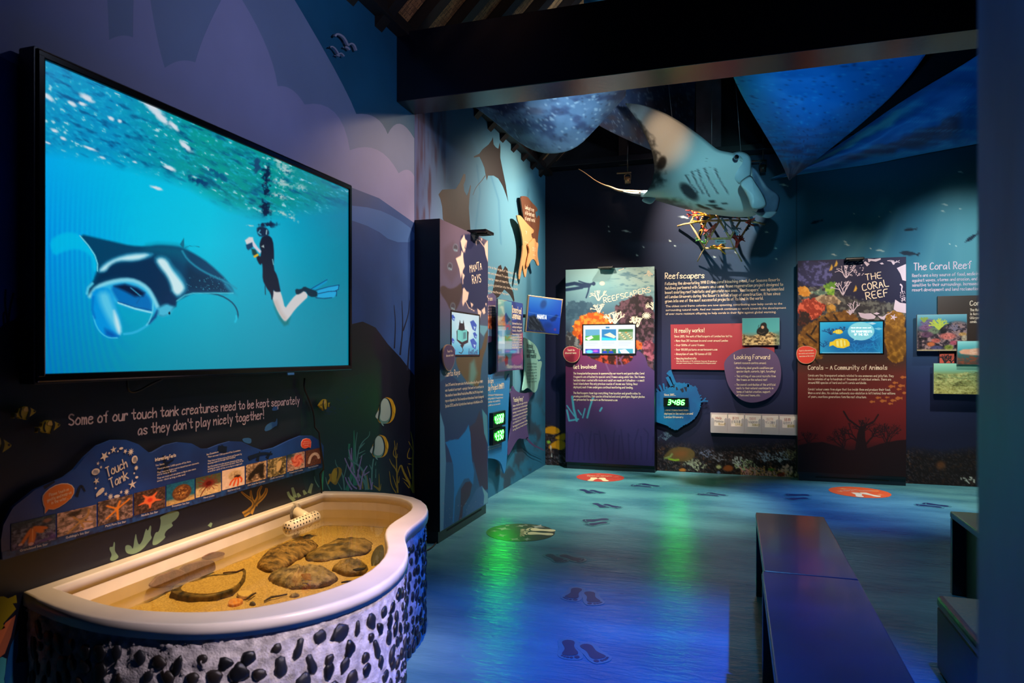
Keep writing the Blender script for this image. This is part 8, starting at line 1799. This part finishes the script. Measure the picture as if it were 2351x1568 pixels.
M_foot = mat('footprint_cream', (236, 206, 160), .4)
def disc(label, px, py, r, m, m2, rot, text, fpos, extra):
    c = onz(px, py, 0); t = thing('floor_disc', label, 'floor sticker', (c.x, c.y, 0), 'round floor stickers')
    dk_ = flat('disc', [(c.x + r * math.cos(a * .131), c.y + r * math.sin(a * .131)) for a in range(48)], .0015, m, t, .0014)
    for k, (x, y, s_) in enumerate(extra): flat('motif', xf([(-s_, 0), (-.25 * s_, .3 * s_), (0, .8 * s_), (.3 * s_, .25 * s_), (s_, .1 * s_), (.3 * s_, -.25 * s_), (.05 * s_, -.8 * s_), (-.3 * s_, -.25 * s_)], (c.x + x, c.y + y), k * .7), .0021, m2, dk_, .0005)
    for s in (1, -1):
        sole, toes = foot(s); o = xf([(s * .05, 0)], (c.x + fpos[0], c.y + fpos[1]), fpos[2])[0]
        so = flat('footprint', smooth_pts(xf(sole, o, fpos[2] + s * fpos[3], .95), 1), .0024, M_foot, t, .0006)
        for x, y, q in toes: flat('toe', xf([(x + q * math.cos(k * .785), y + q * 1.2 * math.sin(k * .785)) for k in range(8)], o, fpos[2] + s * fpos[3], .95), .0024, M_foot, so, .0006)
    LT = Let(FL, .0026); cs, sn = math.cos(rot), math.sin(rot); ee = Vector((cs, sn, 0)); uu = Vector((-sn, cs, 0))
    for s_, dx, dy, w_, h_ in text: LT.raw(Vector((c.x, c.y, .0026)) + ee * (dx - w_ / 2) + uu * dy, ee, uu, w_, h_, s_, .15, 0)
    LT.build(M_foot, dk_); return t
disc('black floor disc with pale ray shapes and cream footprints', 1195, 1222, .25, mat('disc_black', (58, 52, 46), .35), mat('disc_ray_grey', (150, 138, 130), .4), -1.3, [('MANTA RAYS', .02, .0, .2, .03)], (.13, .05, PI / 2 + .1, -.0), [(-.15, .05, .06), (-.05, .17, .04), (.08, .19, .07), (-.1, -.13, .05), (.02, -.2, .05), (-.19, -.03, .03), (-.15, .15, .025), (.1, -.17, .04), (-.02, .21, .02)])
disc('red floor disc with cream footprints in front of the orange coral kiosk', 1378, 1096, .25, mat('disc_red', (196, 66, 52), .35), mat('disc_red_light', (214, 96, 80), .4), .3, [('REEFSCAPERS', 0, .05, .26, .035)], (.0, -.12, .2, .3), [(-.15, .1, .05), (.16, .08, .05), (-.05, .18, .05), (.1, -.16, .05)])
disc('bright orange floor disc with cream footprints in front of the dark red kiosk', 1973, 1130, .265, mat('disc_orange', (240, 92, 44), .35), mat('disc_orange_light', (244, 134, 70), .4), .3, [('THE', 0, .1, .08, .03), ('CORAL REEF', 0, .04, .3, .03)], (.02, -.12, .35, .35), [(-.12, .12, .06), (.15, .1, .06), (.16, -.08, .05), (-.17, -.02, .04)])

tag(tube('floor_cable', [onz(x, y, .006) for x, y in smooth_pts([(1010, 1231), (1004, 1243), (995, 1254), (984, 1262), (972, 1266)], 2, False)], .005, M_cab, None, 6), 'thin cable on the floor between the tank and the manta kiosk', 'cable')

# ============================================================ BENCHES
M_bench, M_bshade = mat('bench_navy_lacquer', (14, 24, 50), .26, var=.25, vscale=5, spec=.7, bump=.04, bscale=70, coat=.2), mat('bench_shade_black', (6, 7, 12), .5)
def bench(label, x0, x1, y0, y1, h, grp='open-sided box benches'):
    t = thing('bench', label, 'bench', ((x0 + x1) / 2, (y0 + y1) / 2, 0), grp)
    th = .035
    st_ = box('seat', (x0, y0, h - th), (x1, y1, h), M_bench, t, .004)
    box('end_panel', (x0, y0, 0), (x1, y0 + th, h - th), M_bench, t, .003); box('end_panel', (x0, y1 - th, 0), (x1, y1, h - th), M_bench, t, .003)
    box('shade_panel', (x0 + .06, y0 + th, 0), (x0 + .08, y1 - th, h - th), M_bshade, t, 0)  # added black sheet standing in for the shade inside the hollow bench
    box('edge_strip', (x0 - .002, y0 + .004, h - th + .006), (x0 + .003, y1 - .004, h - .008), mat('bench_edge', (30, 62, 84), .35), st_, .001)
    return t
bench('far half of the navy bench in the middle of the floor', .112, .449, 2.888, 3.945, .445)
bench('near half of the navy bench running out of the bottom of the view', .105, .449, 1.83, 2.882, .445)
bench('open navy box bench at the right edge of the view', 1.12, 1.5, 3.4, 4.30, .445)
q = onz(2148, 1537, 0); zt = EYE - (1363 - HY) / FPX * (-SN * q.x + CS * q.y)
t = thing('ottoman', 'glossy dark padded stool with rounded top at the lower right edge', 'stool', (q.x + .25, q.y - .25, 0))
box('body', (q.x + .004, q.y - .55, .01), (q.x + .5, q.y - .004, zt - .05), mat('ottoman_side', (12, 18, 30), .35, var=.2), t, .006)
box('cushion', (q.x, q.y - .56, zt - .055), (q.x + .504, q.y, zt), mat('ottoman_vinyl', (30, 26, 36), .22, var=.3, vscale=6, spec=.7, bump=.08, bscale=60), t, .022, 4)
